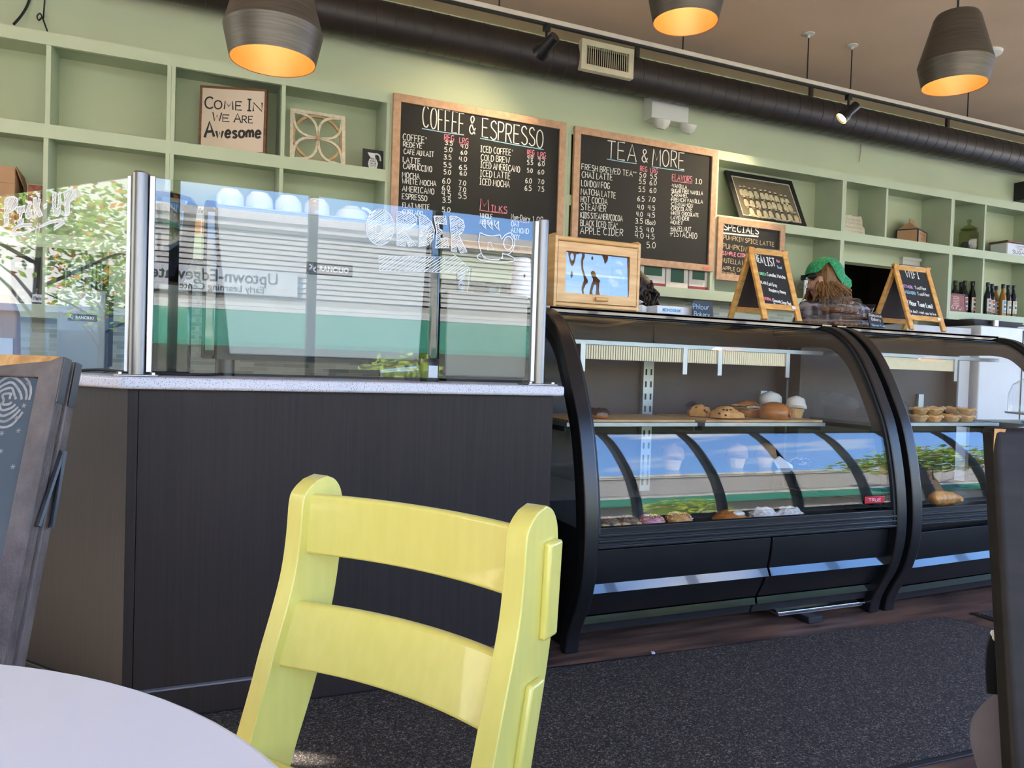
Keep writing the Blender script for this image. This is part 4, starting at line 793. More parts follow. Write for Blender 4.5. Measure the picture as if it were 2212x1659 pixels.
# ------------------------------------------------------------ service counter with its worktop
NI = Vector((.785, .62, 0))
def XY(p, z): return Vector((p[0], p[1], z))
A0 = Vector((-.155, 2.5, 0)); E0 = A0+CH*1.35
body = thing('service_counter', 'dark brown laminate service counter with an angled left end', 'counter', (.4, 2.8, 0))
MB().prism([A0+Vector((.02, .02, 0)), Vector((1.235, 2.52, 0)), Vector((1.235, 3.15, 0)), Vector((.16, 3.15, 0)), E0+NI*.65, E0+NI*.02], (0, 0, 1.0)).build('carcass', M_BLACKM, body)
MB().box(-.126, 1.246, 2.5, 2.518, .095, 1.005).build('front_panel', M_PANEL, body, bevel=.001)
MB().prism([A0, A0+Vector((.0275, 0, 0)), A0+Vector((.0275, .018, 0)), A0+Vector((.006, .016, 0))], (0, 0, 1.005)).build('corner_trim', M_PANEL, body, bevel=.001)
MB().prism([A0, A0+CH*1.35, A0+CH*1.35+NI*.018, A0+NI*.018], (0, 0, 1.004)).build('angled_panel', M_PANEL, body)
MB().box(1.228, 1.246, 2.518, 3.15, .0, 1.005).build('end_panel', M_PANEL, body)
MB().prism([A0+Vector((-.006, -.012, 0)), Vector((1.25, 2.488, 0)), Vector((1.25, 2.502, 0)), A0+Vector((0, .002, 0))], (0, 0, .094)).prism([A0+Vector((-.006, -.012, 0)), E0-NI*.012, E0+NI*.002, A0+Vector((0, .002, 0))], (0, 0, .094)).build('plinth', M_PANEL, body, bevel=.002)
MB().prism([A0+Vector((-.008, -.016, .0945)), Vector((1.25, 2.484, .0945)), Vector((1.25, 2.4995, .0945)), A0+Vector((0, -.0005, .0945))], (0, 0, .005)).build('plinth_highlight', pm('plinth_highlight_grey', '#77767c', .4), body)  # lighter strip paints the highlight along the plinth's top edge
# pale worktop
def speckle():
    m = pm('speckled_quartz', '#cfcfd8', .35, var=.0); nt = m.node_tree; b = nt.nodes['Principled BSDF']
    tc = nt.nodes.new('ShaderNodeTexCoord'); v = nt.nodes.new('ShaderNodeTexVoronoi'); v.inputs['Scale'].default_value = 210; r = nt.nodes.new('ShaderNodeValToRGB'); e = r.color_ramp.elements
    n = nt.nodes.new('ShaderNodeTexNoise'); n.inputs['Scale'].default_value = 300
    e[0].position = .36; e[0].color = (*lin('#66676f'), 1); e[1].position = .41; e[1].color = (*lin('#c9c9cf'), 1)
    nt.links.new(tc.outputs['Object'], n.inputs[0]); nt.links.new(n.outputs['Fac'], r.inputs[0]); nt.links.new(r.outputs[0], b.inputs['Base Color']); return m
M_QTZ = speckle()
E1 = E0-NI*.03
tag(MB().prism([(-.17, 2.47, 1.0055), (1.278, 2.47, 1.0055), (1.278, 3.4, 1.0055), (.0, 3.4, 1.0055), XY(E0+NI*.75, 1.0055), XY(E1, 1.0055)], (0, 0, .0365)).build('worktop', M_QTZ, bevel=.009, seg=3), 'speckled pale grey stone worktop on the dark service counter', 'worktop')
ZW = 1.042
# ------------------------------------------------------------ glass sneeze guard
sgd = thing('sneeze_guard', 'clear glass sneeze guard with steel posts and white marker lettering on the worktop', 'sneeze guard', (.4, 2.56, ZW))
YG = 2.56; ztop = 1.645; xL = atY(300, 600, YG).x; xR = atY(1167, 650, YG).x
M_GPANE = glass('guard_glass', (.97, .99, .98), .048)
for x_ in (xL, xR):
    ps = MB().lathe([(.0235, 0), (.0235, ztop+.008-ZW), (.02, ztop+.012-ZW), (0, ztop+.012-ZW)], (x_, YG, ZW), 24).build('post', M_STEEL, sgd)
    bp = MB().box(x_-.06, x_+.06, YG-.05, YG+.05, ZW, ZW+.006).build('base_plate', M_ALU, ps, bevel=.002)
    for dx in (-.045, .045): MB().lathe([(.007, 0), (.007, .006), (0, .008)], (x_+dx, YG-.035, ZW+.006), 10).build('bolt', M_CHROME, ps)
x0, x1 = xL+.03, xR-.028
MB().box(x0+.008, x1-.008, YG-.003, YG+.003, ZW+.016, ztop).build('glass_pane', M_GPANE, sgd, smooth=0)
for x_, n_ in ((x0-.006, 'a'), (x1-.008, 'b')): MB().box(x_, x_+.017, YG-.011, YG+.011, ZW+.012, ztop+.004).build('edge_channel', M_ALU, sgd, bevel=.002)
plF = PL((0, YG-.003, 0), (1, 0, 0), (0, 0, 1))
PCc = Vector((xL, YG, 0)); plA = PL(PCc+PN*.003, -CH, (0, 0, 1))
a = PCc+CH*.046; b = PCc+CH*1.2
MB().prism([XY(a-PN*.003, ZW+.016), XY(b-PN*.003, ZW+.016), XY(b+PN*.003, ZW+.016), XY(a+PN*.003, ZW+.016)], (0, 0, ztop-ZW-.016)).build('angled_glass_pane', M_GPANE, sgd, smooth=0)
a2 = PCc+CH*.03; b2 = PCc+CH*.048
MB().prism([XY(a2-PN*.011, ZW+.012), XY(b2-PN*.011, ZW+.012), XY(b2+PN*.011, ZW+.012), XY(a2+PN*.011, ZW+.012)], (0, 0, ztop+.004-ZW-.012)).build('edge_channel', M_ALU, sgd, bevel=.002)
# marker drawing traced on the two panes
k1 = 400/2212; P1_ = lambda q: (780+q[0]*k1, 440+q[1]*k1)
k2 = 280/2212; P2_ = lambda q: (0+q[0]*k2, 400+q[1]*k2)
ell = lambda cx, cy, rx, ry, n=26: [(cx+rx*math.cos(2*PI*k/n), cy+ry*math.sin(2*PI*k/n)) for k in range(n)]
def draw(mb, pl, F, loops, smooth, ang=None, gap=.0052, wd=.0042, hw=.0024):
    uvs = []
    for L_, sm in zip(loops, smooth):
        q = [pl.uv(*F(p)) for p in L_]
        if sm: q = smoothpts(q, 3, True)
        uvs.append(q); mb.ribbon(pl, q+[q[0]], wd)
    if ang is not None: hatch(mb, pl, uvs, ang, gap, hw)
mb = MB(); A_ = R(38)
draw(mb, plF, P1_, [ell(225, 280, 165, 212), ell(205, 303, 40, 55, 14)], (0, 0), A_)
draw(mb, plF, P1_, [[(425, 100), (500, 98), (600, 115), (665, 175), (655, 240), (600, 280), (520, 320), (560, 390), (655, 500), (570, 510), (525, 400), (530, 510), (430, 500)], [(500, 170), (545, 200), (505, 225)]], (0, 0), A_)
draw(mb, plF, P1_, [[(690, 130), (760, 145), (840, 220), (875, 320), (860, 420), (800, 490), (690, 515), (705, 320)], [(755, 320), (805, 345), (765, 395)]], (0, 0), A_)
draw(mb, plF, P1_, [[(870, 150), (1010, 150), (1020, 248), (925, 235), (930, 300), (965, 320), (970, 360), (940, 370), (945, 420), (1025, 405), (1045, 525), (890, 530), (905, 330)]], (0,), A_)
draw(mb, plF, P1_, [[(1060, 150), (1140, 155), (1215, 200), (1235, 270), (1210, 340), (1165, 380), (1265, 580), (1190, 590), (1140, 480), (1140, 575), (1080, 570), (1075, 350)], [(1140, 255), (1185, 280), (1150, 310)]], (0, 0), A_)
draw(mb, plF, P1_, [[(210, 622), (1090, 640), (1095, 590), (1290, 765), (1165, 980), (1150, 825), (215, 800)]], (0,), A_, .0075, .0018, .0024)
for L_ in ([(1420, 345), (1500, 378), (1580, 385), (1660, 375), (1675, 425), (1720, 375), (1790, 350), (1835, 420), (1820, 530), (1765, 600), (1705, 600), (1690, 590), (1680, 650), (1600, 670), (1480, 645), (1430, 570), (1405, 450), (1420, 345)], [(1440, 588), (1385, 635), (1450, 680), (1640, 700), (1800, 690), (1835, 660), (1790, 628), (1730, 605)]): line_px(mb, plF, [P1_(p) for p in L_], .0032, True)
q = [plF.uv(*P1_(p)) for p in ell(1757, 470, 55, 78, 18)]; mb.ribbon(plF, q+[q[0]], .0032)
for dx in (0, 80, 160): line_px(mb, plF, [P1_((x_+dx, y_+dx*.12)) for x_, y_ in ((1480, 188), (1442, 245), (1455, 262), (1495, 302), (1478, 250), (1480, 188))], .0032)
line_px(mb, plF, [P1_(p) for p in ((1510, 465), (1555, 460), (1550, 490), (1575, 520), (1582, 550), (1510, 555), (1520, 460))], .002)
line_px(mb, plF, [P1_(p) for p in ((1470, 640), (1460, 655), (1510, 655))], .002); line_px(mb, plF, [P1_(p) for p in ((1680, 640), (1660, 660), (1700, 655))], .002)
mb.build('order_drawing', M_MARK, sgd, smooth=0)
mb = MB(); B_ = R(52)
for loops in ([[(85, 250), (130, 210), (240, 195), (300, 235), (310, 310), (270, 400), (150, 480), (155, 650), (75, 690), (80, 450)]], [[(295, 375), (435, 350), (425, 460), (385, 470), (370, 580), (410, 575), (405, 640), (295, 690), (305, 600), (335, 580), (335, 480), (300, 480)]], [[(520, 275), (545, 300), (535, 340), (510, 400), (505, 450), (545, 430), (550, 530), (490, 575), (440, 550), (440, 480), (470, 370)]],
  [[(570, 225), (620, 215), (640, 330), (655, 215), (695, 245), (670, 380), (730, 520), (670, 540), (625, 480), (625, 545), (590, 550), (585, 400)]], [[(745, 340), (805, 310), (800, 375), (755, 405)]], [[(905, 115), (965, 130), (945, 330), (960, 400), (985, 400), (1000, 250), (995, 160), (1035, 130), (1030, 470), (1000, 525), (955, 530), (915, 480), (900, 300)]], [[(1090, 120), (1200, 70), (1290, 90), (1310, 170), (1270, 230), (1190, 290), (1185, 510), (1130, 525), (1110, 400), (1110, 250)]]):
    draw(mb, plA, P2_, loops, (0,), B_, .0052, .0052, .003)
draw(mb, plA, P2_, [[(555, 655), (400, 662), (260, 715), (185, 805), (220, 860), (400, 840), (560, 770), (700, 690), (850, 615), (980, 582), (1090, 600), (1112, 640), (1050, 690), (920, 770), (925, 710), (1045, 640), (980, 625), (850, 655), (700, 715), (550, 755), (380, 815), (240, 815), (290, 745), (400, 705), (550, 705)]], (0,), B_, .0048, .0042, .0028)
for L_ in ([(640, 640), (605, 825), (625, 815), (655, 650)], [(680, 650), (658, 895), (690, 655)]): line_px(mb, plA, [P2_(p) for p in L_], .0024)
mb.build('pick_up_drawing', M_MARK, sgd, smooth=0)

# ------------------------------------------------------------ machines behind the glass
M_PALE = pm('pale_brushed_panel', '#8f9190', .45, .15, .03, 30, stretch=(60, 1, 60))
M_BADGE = pm('dark_badge', '#3a3c3e', .4)
def badge(parent, x0, z1, wd, Y):
    h = wd*.27; bd = MB().box(x0, x0+wd, Y-.004, Y, z1-h, z1).build('badge', M_BADGE, parent, bevel=.003)
    pl = wallpl(Y-.0042); mb = typeset('t', 'RANCILIO', M_PAPER, bd, pl, x0+wd*.27, z1-h*.68, h*.56, h=.0005, bold=.0006, xs=wd*.69/(h*.56*4.9))
    for s in (1, -1): mb.ribbon(pl, smoothpts([(x0+wd*(.13-s*.07), z1-h*(.5-s*.3)), (x0+wd*(.13-s*.02), z1-h*(.5-s*.12)), (x0+wd*(.13-s*.06), z1-h*(.5+s*.1)), (x0+wd*(.13-s*.03), z1-h*(.5+s*.3)), (x0+wd*.13, z1-h*(.5+s*.05)), (x0+wd*(.13+s*.03), z1-h*(.5-s*.32)), (x0+wd*(.13+s*.065), z1-h*(.5-s*.12))], 4), h*.09)
    mb.build('badge_lettering', M_PAPER, bd, smooth=0)
YM = 2.85
em = thing('espresso_machine', 'large espresso machine with a wide pale back panel behind the glass', 'espresso machine', (.47, 3.1, ZW))
MB().prism([(.14, YM, 1.12), (.832, YM, 1.12), (.854, YM, 1.64), (.083, YM, 1.64)], (0, .02, 0)).build('back_panel', M_PALE, em, bevel=.004)
MB().box(.1, .84, YM+.02, YM+.5, 1.1, 1.635).build('body', M_BLACKM, em)
for x_ in (.048, .858): MB().prism([(x_, YM-.03, 1.12), (x_, YM+.0, 1.1), (x_, YM+.5, 1.1), (x_, YM+.52, 1.6), (x_, YM+.4, 1.665), (x_, YM+.02, 1.655), (x_, YM-.02, 1.62)], (.045, 0, 0)).build('end_cheek', M_BLKGLOSS, em, bevel=.012, seg=3)
MB().box(.083, .86, YM+.01, YM+.5, 1.635, 1.645).build('cup_tray', M_STEEL, em)
for x_ in (.135, .82): MB().cyl((x_, YM+.06, ZW), (x_, YM+.06, 1.1), .028).build('foot', M_BLACK, em); MB().cyl((x_, YM+.42, ZW), (x_, YM+.42, 1.1), .028).build('foot', M_BLACK, em)
badge(em, .397, 1.467, .168, YM)
M_CUPW = pm('white_porcelain', '#dcdce2', .18, var=.02, coat=.5)
cup0 = None
for i, px in enumerate((497, 560, 623, 685)):
    q = atY(px, 445, 2.93)
    lab = ('upturned white cup on the espresso machine, leftmost of the row', 'upturned white cup second from the left on the espresso machine', 'upturned white cup third from the left on the espresso machine', 'upturned white cup rightmost of the four on the espresso machine')[i]
    if cup0 is None:
        cup0 = thing('coffee_cup', lab, 'cup', (q.x, 2.93, 1.645), 'cups on the espresso machine')
        MB().lathe([(.05, 0), (.0505, .02), (.047, .045), (.036, .06), (.03, .062), (.03, .066), (0, .066)], (q.x, 2.93, 1.645), 28).build('cup_body', M_CUPW, cup0)
        MB().tube(smoothpts([(q.x+.01, 2.975, 1.652), (q.x+.014, 3.005, 1.66), (q.x+.012, 3.005, 1.685), (q.x+.006, 2.97, 1.695)], 5), .006).build('handle', M_CUPW, cup0)
    else: copy_tree(cup0, (q.x, 2.93, 1.645), lab)
q = atY(760, 465, 2.93)
bw = thing('coffee_cup', 'wide white bowl cup lying upturned at the right end of the espresso machine', 'cup', (q.x, 2.93, 1.645), 'cups on the espresso machine')
MB().lathe([(.066, 0), (.066, .012), (.055, .036), (.03, .05), (.028, .054), (0, .054)], (q.x, 2.93, 1.645), 28).build('cup_body', M_CUPW, bw); MB().tube(smoothpts([(q.x+.045, 2.88, 1.652), (q.x+.06, 2.865, 1.665), (q.x+.05, 2.878, 1.684), (q.x+.03, 2.89, 1.69)], 5), .006).build('handle', M_CUPW, bw)
# tall black grinder at the corner post
gb = thing('coffee_grinder', 'tall black coffee grinder with domed hopper lid just right of the corner post', 'coffee grinder', (-.07, 2.9, ZW)); cx_, cy_ = -.085, 2.93
MB().box(cx_-.085, cx_+.1, cy_-.1, cy_+.2, ZW, 1.36).build('body', M_BLKGLOSS, gb, bevel=.012); MB().lathe([(.07, 1.36), (.1, 1.45), (.108, 1.6), (.108, 1.63)], (cx_, cy_, 0), 28).build('hopper', glass('smoked_plastic', (.35, .36, .37), .06), gb)
MB().lathe([(.112, 1.625), (.114, 1.64), (.1, 1.66), (.05, 1.676), (0, 1.68)], (cx_, cy_, 0), 28).build('hopper_lid', M_BLKGLOSS, gb); MB().lathe([(.06, 1.365), (.095, 1.45), (.1, 1.5), (0, 1.51)], (cx_, cy_, 0), 20).build('beans', pm('coffee_beans', '#2a1a12', .5, var=.5, scale=90), gb)
# branded steel grinder with ribbed hopper
gr = thing('coffee_grinder', 'pale steel coffee grinder with dark ribbed hopper behind the angled pane', 'coffee grinder', (-.325, 2.98, ZW))
MB().box(-.394, -.252, 2.9, 3.08, ZW, 1.318).build('body', M_PALE, gr, bevel=.004)
MB().box(-.252, -.243, 2.905, 3.08, ZW+.02, 1.315).build('side_strip', M_BLACKM, gr)
prof = lambda: None
mbx = MB(); vs = []; n = 64
for z_ in (1.322, 1.41):
    for k in range(n): rr = .066*(1 if k % 2 else .955); vs.append((-.318+rr*math.cos(2*PI*k/n), 2.985+rr*math.sin(2*PI*k/n), z_))
mbx.add(vs, [(k, (k+1) % n, n+(k+1) % n, n+k) for k in range(n)]+[tuple(range(n)), tuple(n+k for k in range(n))]); mbx.build('ribbed_hopper', pm('dark_teal_ribbed', '#1f3336', .2, .3), gr, smooth=0)
MB().lathe([(.06, 1.41), (.069, 1.413), (.069, 1.42), (.06, 1.424), (0, 1.424)], (-.318, 2.985, 0), 28).build('hopper_lid', M_BLACK, gr)
MB().box(-.4, -.382, 2.91, 2.93, 1.318, 1.328).build('pink_tab', pm('pink_plastic', '#d23f78', .4), gr); badge(gr, -.363, 1.236, .085, 2.9)
# pale machine right of the espresso machine and what stands on it
pmn = thing('pale_machine', 'pale box-shaped machine right of the espresso machine behind the glass', 'machine', (1.1, 3.0, ZW)); MB().box(.94, 1.29, 2.85, 3.3, ZW+.02, 1.4).build('body', pm('pale_beige_enamel', '#7f7d74', .5, var=.02), pmn, bevel=.006); MB().box(.95, 1.28, 2.86, 3.2, ZW, ZW+.02).build('base', M_BLACKM, pmn)
def ccup(x, y, z, h, r0, r1, label, m=M_CLEAR, lidm=None):
    t = thing('plastic_cup', label, 'cup', (x, y, z)); MB().lathe([(0, 0), (r0, 0), (r1, h), (r1+.003, h+.002), (r1, h+.004), (r1-.002, h), (r0-.002, .003), (0, .003)], (x, y, z), 24).build('cup_wall', m, t); return t
q = atY(1000, 636, 2.95); ccup(q.x, 2.95, 1.4, .1, .026, .033, 'clear cup on the pale machine, the taller of two')
q = atY(1066, 640, 2.95); ccup(q.x, 2.95, 1.4, .04, .03, .033, 'short clear cup on the pale machine')
q = atY(1125, 640, 2.95); t = thing('paper_cup_stack', 'tall white paper cup upside down at the right end of the pale machine', 'paper cup', (q.x, 2.95, 1.4)); MB().lathe([(.05, 0), (.05, .008), (.048, .01), (.036, .165), (.034, .168), (0, .168)], (q.x, 2.95, 1.4), 24).build('cup_wall', M_PAPER, t); MB().ball((q.x-.005, 2.908, 1.49), (.004, .006, .009), 8, 6).build('cup_mark', M_INK, t)
# clear cup lying on the worktop
ct = thing('plastic_cup', 'clear plastic cup lying on its side on the worktop behind the glass', 'cup', (.62, 2.65, ZW)); q = atY(900, 800, 2.65); ax = Vector((-1, .12, -.11)).normalized()
MB().lathe([(.046, 0), (.048, .003), (.045, .006), (.028, .135), (0, .136), (0, .133), (.0265, .133), (.043, .006), (.0445, 0)], (q.x, 2.65, ZW+.0475), 28, ax).build('cup_wall', M_CLEAR, ct)
nb = thing('black_canister', 'small black canister with a pale label right of the lying cup', 'canister', (q.x+.07, 2.7, ZW)); MB().lathe([(.035, 0), (.036, .01), (.036, .075), (.03, .085), (0, .085)], (q.x+.07, 2.72, ZW), 20).build('body', M_BLACK, nb); MB().box(q.x+.055, q.x+.09, 2.682, 2.685, ZW+.015, ZW+.06).build('label', M_PAPER, nb)
tag(MB().tube(smoothpts([(-.33, 2.84, ZW+.006), (-.25, 2.8, ZW+.012), (-.15, 2.72, ZW+.006), (-.05, 2.68, ZW+.006), (.06, 2.74, ZW+.005), (.11, 2.86, ZW+.005)], 6), .005).build('power_cable', M_CABLE), 'black power cable lying on the worktop behind the corner post', 'cable')
kb = thing('kraft_bag', 'brown kraft bag with white label at the left edge behind the angled pane', 'bag', (-.6, 3.3, ZW)); MB().prism([(-.66, 3.26, ZW), (-.565, 3.26, ZW), (-.575, 3.29, ZW+.2), (-.6, 3.3, ZW+.27), (-.635, 3.3, ZW+.27), (-.655, 3.29, ZW+.2)], (0, .07, 0)).build('bag', M_CARD, kb, bevel=.006); MB().box(-.65, -.58, 3.256, 3.262, ZW+.02, ZW+.11).build('label', M_PAPER, kb)

# ------------------------------------------------------------ curved glass pastry cases
PR = smoothpts([(2.575, 0), (2.562, .07), (2.53, .14), (2.487, .22), (2.458, .31), (2.445, .40), (2.445, .50), (2.458, .62), (2.485, .76), (2.525, .90), (2.575, 1.01), (2.632, 1.12), (2.70, 1.225), (2.775, 1.30), (2.86, 1.35), (2.97, 1.372), (3.1, 1.374), (3.3, 1.374)], 4)
def inset(P, d):
    out = []; n = len(P)
    for i in range(n):
        a, b = P[max(i-1, 0)], P[min(i+1, n-1)]; dy, dz = b[0]-a[0], b[1]-a[1]; l = math.hypot(dy, dz)
        out.append((P[i][0]+dz/l*d, P[i][1]-dy/l*d))
    return out
def yat(P, z):
    for a, b in zip(P, P[1:]):
        if a[1] <= z <= b[1]: return a[0]+(b[0]-a[0])*(z-a[1])/max(1e-9, b[1]-a[1])
    return P[-1][0]
M_CASEIN = pm('dark_brown_case_back', '#2b2422', .5, var=.1, scale=4); M_DECK = pm('dark_deck', '#3d3c3b', .35, .4)
M_RIB = pm('ribbed_light_lens', '#dddbc8', .2, .25, .05, 40, emit='#fff3d6', estr=.22)  # faint glow added to the lens to brighten its ribs
M_RIBD = pm('ribbed_lens_groove_shade', '#4d4b40', .3, .3); M_ALUD = pm('satin_steel_edge', '#a9adad', .4, .7, .05, 30)  # groove shade put into the first colour so the ribs stand out
TOPZ = 1.3745; TZ = TOPZ+.002
def case(x0, x1, label, trays, lamp, panels, side):
    t = thing('pastry_case', label, 'display case', ((x0+x1)/2, 2.9, 0), 'curved glass pastry cases'); i0, i1 = x0+.06, x1-.06
    P5, P7, P2 = inset(PR, .05), inset(PR, .072), inset(PR, .02); P26 = inset(PR, .026)
    for x_ in (x0, x1-.06):
        f = MB().prism([(x_, y, z) for y, z in PR]+[(x_, y, z) for y, z in P5[::-1]], (.06, 0, 0)).build('end_frame', M_BLACK, t, bevel=.006)
        xx = x_+.06 if x_ == x0 else x_-.012
        MB().prism([(xx, y, z) for y, z in inset(PR, .012)[22:]]+[(xx, y, z) for y, z in P5[22:][::-1]], (.012, 0, 0)).build('gasket', M_BLACKM, f)
    for x_ in (x0+.02, x1-.034):   # end wall with a window in it
        low = [q for q in P5 if q[1] <= .5]; up = [(i, q) for i, q in enumerate(P5) if q[1] > .48 and q[0] < 3.24]; P12 = inset(PR, .11)
        ep = MB().prism([(x_, y, z) for y, z in low]+[(x_, 3.3, .5), (x_, 3.3, 0)], (.014, 0, 0)).prism([(x_, *q) for i, q in up]+[(x_, *P12[i]) for i, q in up[::-1]], (.014, 0, 0)).box(x_, x_+.014, 3.2, 3.3, .5, 1.33).build('end_panel', M_BLACK, t)
        MB().prism([(x_+.006, *P12[i]) for i, q in up]+[(x_+.006, 3.2, 1.27), (x_+.006, 3.2, .5)], (.004, 0, 0)).build('side_glass', M_GLASS, t)
    g0 = [i for i, q in enumerate(P2) if q[1] >= .5][0]; g1 = [i for i, q in enumerate(P2) if q[0] >= 2.95][0]+1
    gl = [(y, z) for y, z in P2[g0:g1]]; gi = [(y, z) for y, z in P26[g0:g1]]; n = len(gl)
    mb = MB(); mb.add([(x, y, z) for x in (i0+.004, i1-.004) for y, z in gl], [(k, k+1, n+k+1, n+k) for k in range(n-1)]); mb.add([(x, y, z) for x in (i0+.004, i1-.004) for y, z in gi], [(k, k+1, n+k+1, n+k) for k in range(n-1)])
    mb.build('curved_glass', M_GLASS, t, smooth=60)
    MB().box(x0, x1, 2.935, 3.32, 1.352, TOPZ-.0005).build('top_panel', M_BLKGLOSS, t); MB().box(i0, i1, 2.935, 2.945, 1.362, TOPZ+.001).build('top_trim', M_ALU, t, bevel=.002)
    MB().box(i0-.02, i1+.02, 3.27, 3.3, .1, 1.352).build('back_panel', M_CASEIN, t); MB().box((x0+x1)/2-.02, (x0+x1)/2+.02, 3.262, 3.27, .5, 1.34).build('door_stile', M_CASEIN, t)
    MB().box(i0-.02, i1+.02, 2.5, 3.27, .43, .4645).build('deck', M_DECK, t)
    MB().box(i0-.02, i1+.02, 2.62, 3.27, .115, .44).box(i0-.02, i1+.02, 2.8, 3.27, .0, .115).build('carcass', M_BLACKM, t)
    yb = yat(PR, .47)+.012
    mb = MB(); mb.box(i0, i1, yb+.004, yb+.03, .43, .513)
    for z_ in (.44, .462, .484): mb.box(i0, i1, yb-.008, yb+.01, z_-.006, z_+.006)
    mb.build('bumper', M_BLACK, t, bevel=.003)
    for (xa, xb, dz0, dz1) in panels:
        P4 = inset(PR, .04)
        def strip(z0, z1, nm, m, d=0.0, b=.002):
            zs = [z0+(z1-z0)*k/4 for k in range(5)]; f = [(yat(PR, z)+.045+d, z) for z in zs]
            def zz(x, z): return z+(dz0 if x == xa else dz1)
            mb = MB(); vs = []
            for x in (xa, xb): vs += [(x, y, zz(x, z)) for y, z in f]+[(x, y+.02, zz(x, z)) for y, z in f]
            m_ = len(f); fs = [(k, k+1, 2*m_+k+1, 2*m_+k) for k in range(m_-1)]+[(m_+k, m_+k+1, 3*m_+k+1, 3*m_+k) for k in range(m_-1)]+[(0, m_, 3*m_, 2*m_), (m_-1, 2*m_-1, 4*m_-1, 3*m_-1)]+[(k, k+1, m_+k+1, m_+k) for k in range(m_-1)]+[(2*m_+k, 2*m_+k+1, 3*m_+k+1, 3*m_+k) for k in range(m_-1)]
            mb.add(vs, fs); return mb.build(nm, m, t, bevel=b)
        strip(.285, .42, 'drawer_front', M_BLACK); strip(.145, .255, 'lower_front', M_BLACK); strip(.062, .105, 'kick_panel', M_BLACKM, .0)
        for z_, h_, tl_ in ((.27, .016, .014), (.125, .014, .0062)):
            y_ = yat(PR, z_)+.045
            vs = [(x, y, z+(dz0 if x == xa else dz1)) for x in (xa, xb) for y, z in ((y_-.008-tl_, z_-h_), (y_-.008, z_+h_), (y_+.02, z_+h_), (y_+.02, z_-h_))]
            MB().add(vs, [(0, 1, 5, 4), (1, 2, 6, 5), (2, 3, 7, 6), (3, 0, 4, 7), (0, 1, 2, 3), (4, 5, 6, 7)]).build('pull_strip', M_BLKGLOSS, t, smooth=0)
    for xa, xb in trays:
        tr_ = MB().box(xa, xb, 2.78, 3.2, .866, .884).build('tray_shelf', M_ALUD, t, bevel=.002)
        MB().box(xa-.0, xa+.01, 2.8, 3.24, .845, .866).box(xb-.01, xb, 2.8, 3.24, .845, .866).build('bracket', M_BLACKM, tr_)
    MB().box(i0+.02, (i0+i1)/2-.015, 2.72, 3.2, .65, .658).build('glass_shelf', M_GLASSG, t, smooth=0); MB().box((i0+i1)/2+.015, i1-.02, 2.72, 3.2, .65, .658).build('glass_shelf', M_GLASSG, t, smooth=0)
    la, lb, lz0, lz1 = lamp
    lm = MB(); nr = int((lb-la)/.0125)
    for k in range(nr): xx = la+(lb-la)*k/nr; lm.cur = 0; lm.prism([(xx, 2.93, lz0), (xx+.004, 2.922, lz0), (xx+.008, 2.93, lz0)], (0, 0, lz1-lz0)); lm.cur = 1; lm.add([(xx+.008, 2.93, lz0), (xx+.0125, 2.93, lz0), (xx+.0125, 2.93, lz1), (xx+.008, 2.93, lz1)], [(0, 1, 2, 3)])
    lm.box(la, lb, 2.931, 2.99, lz0, lz1); lo = lm.build('lamp_lens', [M_RIB, M_RIBD], t, smooth=0)
    MB().box(i0, i1, 2.925, 3.0, lz1+.002, lz1+.02).build('lamp_rail', M_ALUD, t)
    for f in side: MB().box(la+(lb-la)*f-.012, la+(lb-la)*f+.012, 2.912, 2.918, lz0-.055, lz1+.004).build('lamp_bracket', M_ALU, lo)
    return t
XJ = 3.03
trz = lambda px, py: atY(px, py, 2.92).z
c1 = case(1.37, 3.045, 'first curved glass pastry case, next to the brown counter', [(1.452, 2.112), (2.152, 2.871)], (atY(1258, 755, 2.92).x, atY(1706, 775, 2.92).x, trz(1500, 784), trz(1500, 755)), [(1.432, 2.292, 0, 0), (2.304, 2.985, 0, 0)], (0, .46, .63, .985))
c2 = case(3.085, 4.40, 'second curved glass pastry case, on the right behind the dark chair', [(3.19, 4.15)], (3.3, atY(2070, 785, 2.92).x, trz(2000, 800), trz(2000, 775)), [(3.147, 4.338, -.03, -.008)], (.96,))
for px, z0, z1 in ((1398, .5, 1.16),):
    xx = atY(px, 900, 3.24).x; sp = MB().box(xx-.03, xx+.03, 3.24, 3.268, z0, z1).build('shelf_standard', M_ALUD, c1); mb = MB()
    z_ = z0+.03
    while z_ < z1-.03: mb.box(xx-.019, xx-.011, 3.237, 3.241, z_, z_+.03).box(xx+.011, xx+.019, 3.237, 3.241, z_, z_+.03); z_ += .062
    mb.build('slots', M_BLACKM, sp)
for px, pz in ((1650, 860), (1990, 865)):
    q = atY(px, pz, 3.25); MB().box(q.x-.022, q.x+.022, 3.25, 3.268, .88, 1.02).build('shelf_standard', M_ALUD, c1 if px < 1900 else c2)
q = atY(1887, 1079, yat(PR, .56)+.02); MB().box(q.x-.06, q.x+.06, yat(PR, q.z)+.012, yat(PR, q.z)+.0165, q.z-.016, q.z+.016).build('red_sticker', pm('red_glossy_sticker', '#b3202c', .3), c1, bevel=.004)
mb = MB(); pl = wallpl(yat(PR, q.z)+.0115); script_uv(mb, pl, 'TRUE', (q.x-.04, q.z-.006), (q.x+.035, q.z-.006), .012, .002); mb.build('sticker_lettering', M_PAPER, c1, smooth=0)
